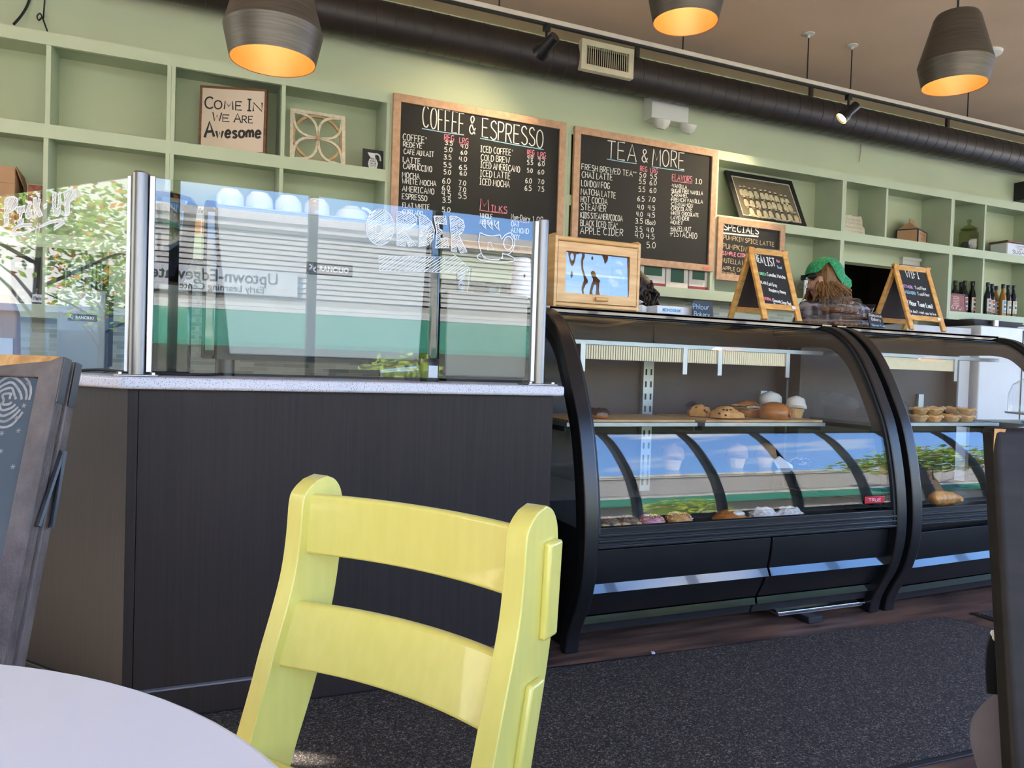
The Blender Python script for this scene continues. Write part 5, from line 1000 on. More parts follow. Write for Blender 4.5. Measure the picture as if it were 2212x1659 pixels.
# pan and foot under the first case
pn = thing('sheet_pan', 'silver sheet pan pushed under the right half of the first pastry case', 'tray', (2.7, 2.75, .03)); a = atY(1677, 1322, 2.6); b = atY(1872, 1300, 2.6)
MB().ring([(a.x, 2.588, .042), (b.x, 2.588, .042), (b.x, 2.72, .042), (a.x, 2.72, .042)], [(a.x+.025, 2.612, .036), (b.x-.025, 2.612, .036), (b.x-.025, 2.7, .036), (a.x+.025, 2.7, .036)], (0, 0, .014)).build('rim', M_CHROME, pn, bevel=.004); MB().box(a.x+.02, b.x-.02, 2.605, 2.7, .03, .038).build('base', M_ALU, pn)
tag(MB().box(2.58, 2.66, 2.545, 2.64, 0, .03).build('foot_block', M_BLACKM, bevel=.004), 'small black foot block on the floor at the right end of the sheet pan', 'block')
tag(MB().prism([(1.7, 2.47, 0), (1.712, 2.466, 0), (1.716, 2.48, 0), (1.704, 2.484, 0)], (0, 0, .006)).build('crumb', M_PAPER), 'tiny white scrap on the floor before the first pastry case', 'scrap')
# ------------------------------------------------------------ pastries
M_DOUGH = pm('baked_dough', '#c48f52', .65, var=.2, scale=40, bump=.4, bscale=60); M_BROWN = pm('glazed_brown_crust', '#a5652c', .35, var=.3, scale=16, bump=.2, bscale=40); M_CHOC = pm('chocolate_icing', '#2e1712', .18, var=.15); M_CHIP = pm('dark_fruit_bits', '#2c1c1c', .5)
M_FROST = pm('white_frosting', '#e6e0d2', .55, var=.04, scale=20); M_CUPCAKE = pm('pale_cake', '#c9a36a', .7, var=.12, scale=60, bump=.3); M_TART = pm('pale_pastry', '#cfa670', .6, var=.18, scale=36, bump=.35, bscale=70); M_CRUMB = pm('crumb_topping', '#7d6651', .9, var=.45, scale=70, bump=1, bscale=90); M_SUGAR = pm('powdered_sugar', '#d5d0c9', .9, var=.25, scale=70, bump=.6, bscale=90); M_PINKICE = pm('pink_icing', '#c98a8f', .5)
SPR = [pm('sprinkle_red', '#c9383f', .5), pm('sprinkle_yellow', '#e5cc4c', .5), pm('sprinkle_blue', '#4f68b8', .5), pm('sprinkle_white', '#e9e4dc', .5)]
ZTR = .8845; M_BOARDW = wood('bread_board', '#b18d60', '#c9a877', (3, 20, 3), .6)
for xa, xb, lab in ((1.462, 2.104, 'wooden serving board on the left upper tray of the first pastry case'), (2.162, 2.861, 'wooden serving board on the right upper tray under the scones')):
    tag(MB().box(xa, xb, 2.788, 3.18, ZTR, ZTR+.011).build('serving_board', M_BOARDW, bevel=.003), lab, 'board')
ZB = ZTR+.0115
def bump3(p, a, f, s=0): return 1+a*(math.sin(f*p.x+s)*math.sin(f*1.3*p.y+2*s)+.6*math.sin(f*1.7*p.z+s*3))
def donut(c, r0, r1, base, top, label, group, spr=False, sz=1):
    t = thing('donut', label, 'donut', c, group); c = Vector(c)
    prof = [(r0+r1*math.cos(2*PI*k/14), r1*.85*(1+math.sin(2*PI*k/14))) for k in range(15)]; MB().lathe(prof, c, 28).build('dough', base, t)
    prof = [(r0+(r1+.002)*math.cos(a), r1*.85+(r1*.85+.003)*math.sin(a)) for a in [R(-6)+R(192)*k/10 for k in range(11)]]; MB().lathe(prof, c, 28, caps=False, fn=lambda p, tt: Vector((p.x, p.y, p.z+.003*math.sin(5*tt)))).build('icing', top, t)
    if spr:
        mb = MB()
        for k in range(170):
            a = random.uniform(R(10), R(170)); b = random.uniform(0, 2*PI); q = Vector(((r0+(r1+.003)*math.cos(a))*math.cos(b), (r0+(r1+.003)*math.cos(a))*math.sin(b), r1*.85+(r1*.85+.004)*math.sin(a))); d = Vector((random.gauss(0, 1), random.gauss(0, 1), random.gauss(0, .4))).normalized()*.0035; o_ = d.orthogonal().normalized()*.0011; mb.cur = random.randrange(4); mb.obox(c+q, d, o_, d.cross(o_).normalized()*.0011)
        mb.build('sprinkles', SPR, t, smooth=0)
    return t
q = atY(1291, 903, 2.86); donut((q.x, 2.86, ZB), .026, .024, M_BROWN, M_CHOC, 'chocolate iced donut alone at the left end of the upper tray', 'pastries on the upper trays')
def scone(px, py, Y, rot, label):
    q = atY(px, py, Y); c = Vector((q.x, Y, ZB)); t = thing('scone', label, 'scone', c, 'pastries on the upper trays'); ca, sa = math.cos(rot), math.sin(rot)
    def fn(p, v):
        k = bump3(p, .07, 6, px); x_ = v.x*k; y_ = v.y*k*(1-.35*p.x); z_ = max(0, (v.z if p.z > 0 else v.z*.2)*k*(1-.25*p.x)+.008); return Vector((x_*ca-y_*sa, x_*sa+y_*ca, z_))
    MB().ball((c.x, c.y, c.z), (.082, .055, .048), 22, 14, fn).build('baked_body', M_DOUGH, t); mb = MB()
    for k in range(14):
        a, b = random.uniform(0, 2*PI), random.uniform(.15, 1.2); p = Vector((math.cos(a)*math.cos(b), math.sin(a)*math.cos(b), math.sin(b))); v = fn(p, Vector((p.x*.083, p.y*.056, p.z*.049))); mb.ball(c+v, (.006, .006, .005), 7, 5)
    mb.build('fruit_bits', M_CHIP, t)
scone(1514, 895, 3.0, .5, 'chocolate chip scone at the back left of the right board'); scone(1572, 906, 2.86, -.3, 'chocolate chip scone at the front of the right board')
def roll_(px, py, Y, rot, label):
    q = atY(px, py, Y); c = Vector((q.x, Y, ZB)); t = thing('chocolate_roll', label, 'pastry', c, 'pastries on the upper trays'); ca, sa = math.cos(rot), math.sin(rot)
    def fn(p, v):
        k = 1+.03*math.sin(26*p.x); x_, y_, z_ = v.x, v.y*k, max(0, v.z*k+.03); return Vector((x_*ca-y_*sa, x_*sa+y_*ca, z_))
    MB().ball(c, (.078, .06, .052), 32, 16, fn).build('flaky_crust', M_BROWN, t); mb = MB(); ex = Vector((ca, sa, 0)); ey = Vector((-sa, ca, 0))
    for s in (-1, 1): mb.ball(c+ex*(.074 if rot > -1 else .074)+ey*s*.018+Vector((0, 0, .022)), (.006, .007, .007), 8, 6)
    mb.build('chocolate_ends', M_CHOC, t)
    mb = MB(); mb.tube([c+ex*.079+ey*(.026*math.cos(a)*(1-a/22))+Vector((0, 0, .03+.024*math.sin(a)*(1-a/22))) for a in [k*.5 for k in range(26)]], .0025, 6); mb.build('rolled_end', M_BROWN, t)
roll_(1613, 896, 2.99, -.3, 'browned chocolate roll lying behind the tongs'); roll_(1672, 908, 2.86, -1.0, 'browned chocolate roll with its spiral end to the front, right of the tongs')
def cupcake(px, py, Y, s, label, group='pastries on the upper trays', z=None, top=M_FROST):
    q = atY(px, py, Y); c = Vector((q.x, Y, ZB if z is None else z)); t = thing('cupcake', label, 'cupcake', c, group)
    MB().lathe([(.03*s, 0), (.042*s, .045*s), (.03*s, .05*s)], c, 24, fn=lambda p, a: Vector((p.x*(1+.02*math.sin(24*a)), p.y*(1+.02*math.sin(24*a)), p.z))).build('cake', M_CUPCAKE, t)
    MB().lathe([(.03*s, .046*s), (.05*s, .05*s), (.054*s, .062*s), (.049*s, .078*s), (.044*s, .09*s), (.034*s, .102*s), (.02*s, .108*s), (0, .11*s)], c, 30, fn=lambda p, a: Vector((p.x*(1+.10*math.sin(2*a+85*p.z)), p.y*(1+.10*math.sin(2*a+85*p.z)), p.z+.003*math.sin(2*a)))).build('frosting', top, t); return t
cupcake(1663, 893, 3.08, 1.15, 'big white frosted cupcake at the back of the right board'); cupcake(1718, 906, 2.95, 1.0, 'white frosted cupcake at the right end of the board')
tg = thing('serving_tongs', 'silver serving tongs lying between the scones and chocolate rolls', 'tongs', (2.4, 2.9, ZB)); a = atY(1582, 886, 2.9); b = atY(1626, 884, 2.87); mb = MB()
for dz in (.045, .06): mb.tube([(a.x-.05, 2.96, ZB+.05), (a.x+.02, 2.92, ZB+dz), (b.x-.02, 2.84, ZB+dz)], [.004, .006, .006], 6)
mb.build('arms', M_CHROME, tg); MB().ball((b.x-.03, 2.83, ZB+.056), (.05, .028, .014), 16, 8).build('scoop', M_CHROME, tg)
# middle glass shelf
ZM = .6585
for px, lab in ((1452, 'pale muffin on the middle glass shelf, leftmost'), (1590, 'pale muffin on the middle glass shelf below the chocolate rolls'), (1652, 'pale muffin on the middle glass shelf, rightmost of the three')):
    cupcake(px, 1015, 2.9, 1.05, lab, 'pastries on the middle glass shelf', ZM, pm('muffin_top', '#8d6a44', .7, var=.2, scale=40))
q = atY(1728, 1012, 2.86); donut((q.x, 2.86, ZM), .026, .022, M_CHOC, M_CHOC, 'dark chocolate donut with white sugar bits on the middle glass shelf', 'pastries on the middle glass shelf', True)
q = atY(1693, 1016, 2.82); nk = MB().prism([(q.x-.03, 2.82, ZM), (q.x+.06, 2.82, ZM), (q.x+.075, 2.84, ZM+.012), (q.x+.01, 2.86, ZM+.055), (q.x-.035, 2.85, ZM+.04)], (0, .012, 0)).build('paper_napkin', M_PAPER, bevel=.003); tag(nk, 'crumpled white paper by the chocolate donut on the middle shelf', 'napkin')
# bottom deck
ZD_ = .465; gd = 'pastries on the bottom deck'
def deckx(px, Y=2.63): return atY(px, 1120, Y).x
for px, lab in ((1312, 'crumb topped square at the far left of the bottom deck'), (1357, 'crumb topped square between the far left one and the sprinkled donuts')):
    x = deckx(px); t = thing('crumb_square', lab, 'pastry', (x, 2.63, ZD_), gd); MB().box(x-.045, x+.045, 2.59, 2.68, ZD_, ZD_+.03).build('cake', M_CUPCAKE, t, bevel=.008)
    MB().ball((x, 2.635, ZD_+.028), (.048, .048, .024), 20, 10, lambda p, v: v*bump3(p, .12, 9, px)).build('crumb_topping', M_CRUMB, t)
donut((deckx(1408), 2.63, ZD_), .028, .024, M_DOUGH, M_PINKICE, 'sprinkled donut on the bottom deck, left of two', gd, True); donut((deckx(1467), 2.63, ZD_), .028, .026, M_DOUGH, M_DOUGH, 'sprinkled donut on the bottom deck, right of two', gd, True)
x = deckx(1580); t = thing('glazed_bun', 'brown glazed bun with an icing patch in the middle of the bottom deck', 'bun', (x, 2.64, ZD_), gd); MB().ball((x, 2.64, ZD_), (.085, .06, .05), 24, 12, lambda p, v: Vector((v.x, v.y, max(0, v.z))*1) if False else Vector((v.x*bump3(p, .05, 5), v.y, max(0.0, v.z)))).build('bun', M_BROWN, t); MB().ball((x+.02, 2.615, ZD_+.036), (.035, .024, .012), 14, 8).build('icing_patch', M_FROST, t)
for px, lab in ((1653, 'powdered sugar pastry on the bottom deck, left of the pair'), (1708, 'powdered sugar pastry on the bottom deck, right of the pair')):
    x = deckx(px); t = MB().ball((x, 2.64, ZD_), (.072, .055, .05), 24, 14, lambda p, v: Vector((v.x, v.y, max(0.0, v.z)))*bump3(p, .1, 8, px)).build('sugared_pastry', M_SUGAR, loc=(x, 2.64, ZD_)); tag(t, lab, 'pastry', gd)
# tart shells in the second case
tart0 = None; H_T = .032
def tart(x, y, z, label, s=1.0):
    global tart0
    if tart0 is None:
        tart0 = thing('tart_shell', label, 'tart', (x, y, z), 'tart shells in the second case')
        wob = lambda p, a: Vector((p.x*(1+.03*math.sin(9*a)), p.y*(1+.03*math.sin(9*a)), p.z+(.003*math.sin(5*a) if p.z > .02 else 0)))
        MB().lathe([(.028, 0), (.032, .004), (.042, .024), (.049, .026), (.05, .034), (.044, .038), (.036, .026), (0, .022)], (x, y, z), 28, fn=wob).build('crust', M_TART, tart0); MB().lathe([(.037, .027), (.02, .031), (0, .031)], (x, y, z), 18).build('filling', M_DOUGH, tart0)
    else: copy_tree(tart0, (x, y, z), label)
zt = ZTR+.0005
for i, (px, Y) in enumerate(((1984, 2.85), (2016, 2.84), (2054, 2.84), (2085, 2.84), (1998, 2.96), (2040, 2.96), (2078, 2.96))):
    x = atY(px, 905, Y).x
    tart(x, Y, zt, ('pale tart shell, front lower row, leftmost', 'pale tart shell, front lower row, second from left', 'pale tart shell, front lower row, third from left', 'pale tart shell, front lower row, rightmost', 'pale tart shell, back lower row, left', 'pale tart shell, back lower row, middle', 'pale tart shell, back lower row, right')[i])
for i, (px, Y) in enumerate(((1984, 2.85), (2014, 2.845), (2087, 2.845), (2056, 2.96), (2020, 2.96))):
    x = atY(px, 905, Y).x; tart(x, Y, zt+.038, ('pale tart shell stacked on top, leftmost at the front', 'pale tart shell stacked on top, second at the front', 'pale tart shell stacked on top, rightmost at the front', 'pale tart shell stacked on top at the back right', 'pale tart shell stacked on top at the back left')[i])
x = deckx(2045); cr = thing('croissant', 'golden croissant at the front of the second pastry case deck', 'croissant', (x, 2.62, ZD_)); mb = MB(); P_ = []; r_ = []
for k in range(25):
    f = k/24; a = PI*(f-.5)*1.1; P_.append((x+.085*math.sin(a), 2.62+.05*math.cos(a), ZD_+.041)); r_.append((.010+.026*math.sin(PI*f))*(1+.12*abs(math.sin(f*19))))
mb.tube(P_, r_, 14); mb.build('baked_dough', pm('golden_crust', '#c98a3f', .4, var=.3, scale=40), cr)
# cake dome past the second case
q = atY(2206, 880, 2.9); cdm = thing('cake_dome', 'clear glass cake dome on a stand at the right edge beyond the second case', 'cake dome', (q.x+.1, 2.9, .87)); x = q.x+.13
st_ = struct if False else None
MB().lathe([(.06, .87), (.07, .88), (.02, .895), (.02, .915), (.15, .925), (.155, .935), (0, .936)], (x, 2.9, 0), 32).build('stand', M_WHITE, cdm); MB().lathe([(.14, .937), (.14, 1.04), (.12, 1.1), (.07, 1.135), (.02, 1.15), (.015, 1.165), (.028, 1.18), (0, 1.195)], (x, 2.9, 0), 32).build('dome', M_CLEAR, cdm)
sc_ = thing('side_counter', 'low counter with pale top past the second pastry case', 'counter', (5.2, 2.9, 0)); MB().box(4.5, 6.5, 2.6, 3.2, 0, .83).build('cabinet', M_BLACKM, sc_); MB().box(4.48, 6.52, 2.58, 3.22, .83, .87).build('worktop', M_ALUD, sc_)

# ------------------------------------------------------------ on top of the cases
bb = thing('bread_box', 'bamboo bread box with a glass front on the left of the pastry case', 'bread box', (1.675, 3.05, TZ)); x0, x1, y0, y1, z0, z1 = 1.458, 1.893, 2.955, 3.2, TZ, 1.697
for x_ in (x0, x1-.014): MB().prism([(x_, y0, z0), (x_, y1, z0), (x_, y1, z1), (x_, y0+.02, z1), (x_, y0, z1-.012)], (.014, 0, 0)).build('side', M_BAMBOO, bb, bevel=.002)
MB().box(x0+.014, x1-.014, y0+.006, y1, z0+.002, z0+.02).build('bottom', M_BAMBOO, bb); MB().box(x0+.014, x1-.014, y0+.02, y1, z1-.04, z1-.028).build('top', M_BAMBOO, bb); MB().box(x0+.014, x1-.014, y1-.008, y1, z0+.02, z1-.04).build('back', M_BAMBOO, bb); MB().box(x0+.014, x1-.014, y0+.03, y1-.01, 1.523, 1.533).build('inner_shelf', M_BAMBOO, bb)
MB().cyl((x0+.012, y0+.012, z1-.022), (x1-.012, y0+.012, z1-.022), .011).build('top_rod', M_BAMBOO, bb); MB().cyl((x0+.012, y0+.008, z0+.011), (x1-.012, y0+.008, z0+.011), .01).build('bottom_rod', M_BAMBOO, bb)
xa, xb, za, zb, fw = x0+.016, x1-.016, z0+.023, z1-.036, .04; dr = None; mb = MB()
for P in ([(xa, za), (xb, za), (xb-fw, za+fw), (xa+fw, za+fw)], [(xa, zb), (xa+fw, zb-fw), (xb-fw, zb-fw), (xb, zb)], [(xa, za), (xa+fw, za+fw), (xa+fw, zb-fw), (xa, zb)], [(xb, za), (xb, zb), (xb-fw, zb-fw), (xb-fw, za+fw)]): mb.prism([(u, y0+.001, v) for u, v in P], (0, .014, 0))
dr = mb.build('door', M_BAMBOO, bb, bevel=.001)
M_WAVY = glass('wavy_clear_sheet', (.97, .97, .97), .1); nt = M_WAVY.node_tree; n_ = nt.nodes.new('ShaderNodeTexNoise'); n_.inputs['Scale'].default_value = 5; b_ = nt.nodes.new('ShaderNodeBump'); b_.inputs['Strength'].default_value = .25; b_.inputs['Distance'].default_value = .02; tc_ = nt.nodes.new('ShaderNodeTexCoord'); nt.links.new(tc_.outputs['Object'], n_.inputs[0]); nt.links.new(n_.outputs['Fac'], b_.inputs['Height']); nt.links.new(b_.outputs[0], [k for k in nt.nodes if k.type == 'BSDF_GLOSSY'][0].inputs['Normal'])
MB().prism([(xa+fw-.004, y0+.003, za+fw-.004), (xb-fw+.004, y0+.003, za+fw-.004), (xb-fw+.004, y0+.0135, zb-fw+.004), (xa+fw-.004, y0+.0135, zb-fw+.004)], (0, .002, 0)).build('door_glass', M_WAVY, dr, smooth=0); MB().cyl((1.66, y0-.01, za+.02), (1.72, y0-.01, za+.02), .009).build('handle', M_BAMBOO, dr)
mg = thing('film_box', 'flat white film box printed in blue behind the small bakery sign', 'box', (2.14, 3.1, TZ)); MB().box(2.043, 2.36, 3.03, 3.3, TZ, 1.421).build('carton', M_PAPER, mg, bevel=.002); M_BLUEP = pm('blue_print', '#3f8fc4', .6)
typeset('t', 'MONOGRAM', M_BLUEP, mg, wallpl(3.03), 2.072, 1.394, .021, h=.001, bold=.0008, xs=.82).build('lettering', M_BLUEP, mg, smooth=0)
mg2 = thing('film_box', 'tilted white film box lying askew beside the bread box', 'box', (1.99, 3.2, TZ)); ex = Vector((.72, -.69, 0)); ey = Vector((.69, .72, 0)); MB().obox((1.968, 3.09, TZ+.02), ex*.04, ey*.06, Vector((0, 0, .02))).prism([Vector((1.968, 3.09, TZ+.04))-ex*.04-ey*.06, Vector((1.968, 3.09, TZ+.04))-ex*.04+ey*.06, Vector((1.968, 3.09, TZ+.062))+ex*.02+ey*.06, Vector((1.968, 3.09, TZ+.062))+ex*.02-ey*.06], (0, 0, .003)).build('carton', M_PAPER, mg2, bevel=.002)
def little_sign(name, label, px, Y, hgt, lean, rows, k, ox, oy):
    a, b = atY(*px[0], Y), atY(*px[1], Y); t = thing(name, label, 'sign', ((a.x+b.x)/2, Y+.01, TZ)); W = b.x-a.x; pl = PL((a.x, Y, TZ+.002), (1, 0, 0), (0, lean, 1))
    MB().prism([pl.p(0, 0, -.006), pl.p(W, 0, -.006), pl.p(W, hgt-.008, -.006), pl.p(W-.008, hgt, -.006), pl.p(.008, hgt, -.006), pl.p(0, hgt-.008, -.006)], pl.N*.006).build('slate', pm('dark_slate', '#23262e', .5), t, bevel=.001); MB().prism([pl.p(W*.4, .0, -.006), pl.p(W*.6, 0, -.006), pl.p(W*.5, hgt*.7, -.006)], (0, .03, -.0)).build('prop', M_BLACKM, t)
    for m, rr in rows:
        mb = MB()
        for s, x0_, y0_, x1_, y1_, h in rr: script_px(mb, pl, s, ox+x0_*k, oy+y0_*k, ox+x1_*k, oy+y1_*k, h*k, .0028)
        mb.build('lettering', m, t, smooth=0)
little_sign('table_sign', 'little slate sign lettered Phlour Bakery in blue on the first case', ((1497, 688), (1541, 688)), 2.985, .076, .14, [(M_CHALKBLUE, [('Phlour', 1265, 985, 1580, 1002, 100), ('Bakery', 1290, 1128, 1592, 1148, 92)])], .1085, 1360, 560)
little_sign('table_sign', 'little slate sign for a bakery before the plastic cookie boxes', ((1881, 706), (1912, 708)), 3.0, .088, .33, [(M_CHALK, [('Delicious', 1515, 1212, 1735, 1242, 46), ('Bakery', 1555, 1290, 1722, 1318, 56)]), (M_CHALKBLUE, [('*Gluten Free', 1552, 1392, 1800, 1418, 36)])], .11754, 1700, 540)
M_GREENCH = pm('green_chalk', '#7fc79a', .9); M_PURP = pm('purple_chalk', '#b690c9', .9)
def aframe(x0, x1, yap, yf, yr, zt, label, rows, k, ox, oy):
    TZ = TOPZ+.0085; t = thing('table_chalkboard', label, 'chalkboard', ((x0+x1)/2, yap, TZ)); W = x1-x0; hh = zt-TZ
    for (yb_, nm) in ((yf, 'front_leaf'), (yr, 'rear_leaf')):
        s = 1 if yb_ < yap else -1; pl = PL((x0, yb_, TZ), (1, 0, 0), (0, yap-yb_, hh)); H = math.hypot(yap-yb_, hh); th = pl.N*(.016 if s > 0 else -.016); lw = .032; h0 = -.016 if s > 0 else .016
        leg = MB()
        for u in (0, W-lw): leg.prism([pl.p(u, 0, h0), pl.p(u+lw, 0, h0), pl.p(u+lw, H, h0), pl.p(u, H, h0)], th)
        for v in (.055, H-.035): leg.prism([pl.p(lw, v, h0), pl.p(W-lw, v, h0), pl.p(W-lw, v+.03, h0), pl.p(lw, v+.03, h0)], th*.85)
        lf = leg.build(nm, M_PINE, t, bevel=.003); MB().prism([pl.p(lw-.003, .08, h0*.75), pl.p(W-lw+.003, .08, h0*.75), pl.p(W-lw+.003, H-.03, h0*.75), pl.p(lw-.003, H-.03, h0*.75)], th*.35).build('board', M_CHALKB if s > 0 else pm('brown_board_back', '#3a2a1f', .7), lf)
        if s > 0:
            plt = PL(pl.p(0, 0, h0*.75+.0056+.0004), pl.U, pl.V); MB().prism([pl.p(W-.05, .062, .0), pl.p(W-.028, .062, .0), pl.p(W-.028, .078, .0), pl.p(W-.05, .078, .0)], pl.N*.001).build('price_sticker', M_PAPER, lf)
            for m, rr in rows:
                mb = MB()
                for s_, x0_, y0_, x1_, y1_, h in rr: script_px(mb, plt, s_, ox+x0_*k, oy+y0_*k, ox+x1_*k, oy+y1_*k, h*k, .0034 if h*k < 9 else .006)
                mb.build('lettering', m, lf, smooth=0)
    MB().cyl((x0+.05, yap, zt-.006), (x1-.05, yap, zt-.006), .006).build('hinge', M_STEEL, t)
aframe(2.585, 2.835, 3.05, 2.92, 3.2, 1.752, 'small wooden A-frame chalkboard lettered Tea List on the first case', [(M_CHALK, [('TEA', 812, 560, 886, 574, 84), ('LIST', 912, 594, 1030, 614, 90), ('Camellia, Matcha', 935, 715, 1140, 752, 38), ('BLACK:', 862, 800, 930, 815, 28), ('Earl Grey', 940, 822, 1045, 842, 38), ('Raspberry Honey', 958, 890, 1145, 922, 34), ('Chamomile, Ginger Root', 1000, 1008, 1208, 1052, 34), ('Peppermint', 1015, 1055, 1138, 1072, 32)]), (M_PINK, [('Hot', 1042, 560, 1078, 567, 30), ('HERBAL:', 905, 985, 988, 1002, 30)]), (M_CHALKBLUE, [('Iced', 1050, 628, 1098, 638, 27)]), (M_GREENCH, [('GREEN:', 848, 700, 926, 714, 28)])], .18987, 1480, 460)
aframe(3.60, 3.885, 3.05, 2.92, 3.2, 1.752, 'small wooden A-frame chalkboard lettered WIFI on the second case', [(M_CHALK, [('WIFI', 1378, 918, 1470, 930, 52), ('TwistFlour', 1438, 1004, 1518, 1010, 22), ('TwistFlour', 1456, 1047, 1543, 1055, 22), ('4 Hour Time Limit', 1380, 1112, 1566, 1142, 34), ("We don't want you to live", 1395, 1166, 1588, 1192, 20), ('anyway here', 1416, 1196, 1532, 1212, 20)]), (M_PURP, [('NETWORK:', 1352, 988, 1426, 1002, 20)]), (M_CHALKBLUE, [('PASSWORD:', 1358, 1030, 1446, 1044, 20)])], .3038, 1540, 320)
# plastic cookie boxes
M_COOK = pm('brown_cookies', '#9a7559', .7, var=.35, scale=30, bump=.4)
M_CLAM = glass('crinkled_clear_plastic', (.9, .9, .9), .1, .08)
def clam(x, y, z, wx, wy, h, label, lid=True):
    t = thing('cookie_box', label, 'cookie box', (x, y, z), 'clear plastic cookie boxes'); mb = MB(); n = 40; vs = []
    for f, zz in ((.86, 0), (1, h*.45), (1.06, h*.47), (1.06, h*.5), (.98, h*.52), (.88, h*.95), (.8, h)):
        for k in range(n):
            a = 2*PI*k/n; c_, s_ = math.cos(a), math.sin(a); ex = .35; rib = 1+(.02 if k % 2 else 0)*(f != 1.06); vs.append((x+wx*.5*f*rib*math.copysign(abs(c_)**ex, c_), y+wy*.5*f*rib*math.copysign(abs(s_)**ex, s_), z+zz))
    mb.add(vs, [(i*n+k, i*n+(k+1) % n, i*n+n+(k+1) % n, i*n+n+k) for i in range(6) for k in range(n)]+[tuple(range(n)), tuple(6*n+k for k in range(n))]); mb.build('clear_box', M_CLAM, t, smooth=0); mb = MB()
    for r_ in range(2):
        for k in range(5): mb.ball((x+wx*(-.32+.16*k), y-wy*.18+wy*.36*r_, z+h*.25), (wx*.085, wy*.19, h*.2), 12, 8, lambda p, v: v*bump3(p, .08, 7, k))
    mb.build('cookies', M_COOK, t); return t
clam(3.05, 3.08, TZ, .17, .15, .05, 'low clear cookie box left of the stack, nearest the Tea List board'); clam(3.25, 3.08, TZ, .21, .16, .072, 'clear cookie box at the bottom of the tall stack'); clam(3.25, 3.08, TZ+.073, .21, .16, .085, 'clear cookie box on top of the tall stack'); clam(3.47, 3.15, TZ, .19, .16, .05, 'clear cookie box at the bottom right behind the bakery sign'); clam(3.47, 3.15, TZ+.051, .19, .16, .05, 'clear cookie box on top at the right behind the bakery sign')

# ------------------------------------------------------------ people behind the cases
M_SKIN = pm('skin', '#c99b84', .55, var=.06, scale=12); M_JEAN = pm('dark_trousers', '#22252d', .8)
def plaid():
    m = pm('grey_plum_plaid', '#5d5862', .85); nt = m.node_tree; b = nt.nodes['Principled BSDF']; L = nt.links.new; tc = nt.nodes.new('ShaderNodeTexCoord'); cols = []
    def wave(axis, sc, w0):
        w_ = nt.nodes.new('ShaderNodeTexWave'); w_.wave_type = 'BANDS'; w_.bands_direction = axis; w_.inputs['Scale'].default_value = sc; w_.inputs['Distortion'].default_value = .4; r = nt.nodes.new('ShaderNodeValToRGB'); e = r.color_ramp.elements; e[0].position = w0-.06; e[0].color = (0, 0, 0, 1); e[1].position = w0+.06; e[1].color = (1, 1, 1, 1); L(tc.outputs['Object'], w_.inputs[0]); L(w_.outputs['Fac'], r.inputs[0]); return r.outputs[0]
    prev = None
    for i, (ax, sc, w0, col, f) in enumerate((('X', 6.2, .5, '#2f2530', .75), ('Z', 6.2, .5, '#2f2530', .75), ('X', 3.1, .96, '#a9a4ac', .8), ('Z', 3.1, .96, '#a9a4ac', .8))):
        mx = nt.nodes.new('ShaderNodeMix'); mx.data_type = 'RGBA'; mt = nt.nodes.new('ShaderNodeMath'); mt.operation = 'MULTIPLY'; mt.inputs[1].default_value = f; L(wave(ax, sc, w0), mt.inputs[0]); L(mt.outputs[0], mx.inputs['Factor']); mx.inputs['B'].default_value = (*lin(col), 1)
        if prev is None: mx.inputs['A'].default_value = (*lin('#77727d'), 1)
        else: L(prev, mx.inputs['A'])
        prev = mx.outputs['Result']
    L(prev, b.inputs['Base Color']); return m
def skinned(name, verts, edges, rad, mat, parent, sub=2):
    o0 = WORG[parent.name]; me = bpy.data.meshes.new(name); me.from_pydata([Vector(v)-o0 for v in verts], edges, []); o = bpy.data.objects.new(name, me); COL.objects.link(o); o.parent = parent; me.materials.append(mat)
    o.modifiers.new('skin', 'SKIN'); 
    for i, r in enumerate(rad): me.skin_vertices[0].data[i].radius = r if isinstance(r, tuple) else (r, r)
    for i in range(len(rad)): me.skin_vertices[0].data[i].use_root = (i == 0)
    s = o.modifiers.new('sub', 'SUBSURF'); s.levels = sub; s.render_levels = sub; me.polygons.foreach_set('use_smooth', [True]*len(me.polygons)); o.modifiers['skin'].use_smooth_shade = True; WORG[o.name] = o0; return o
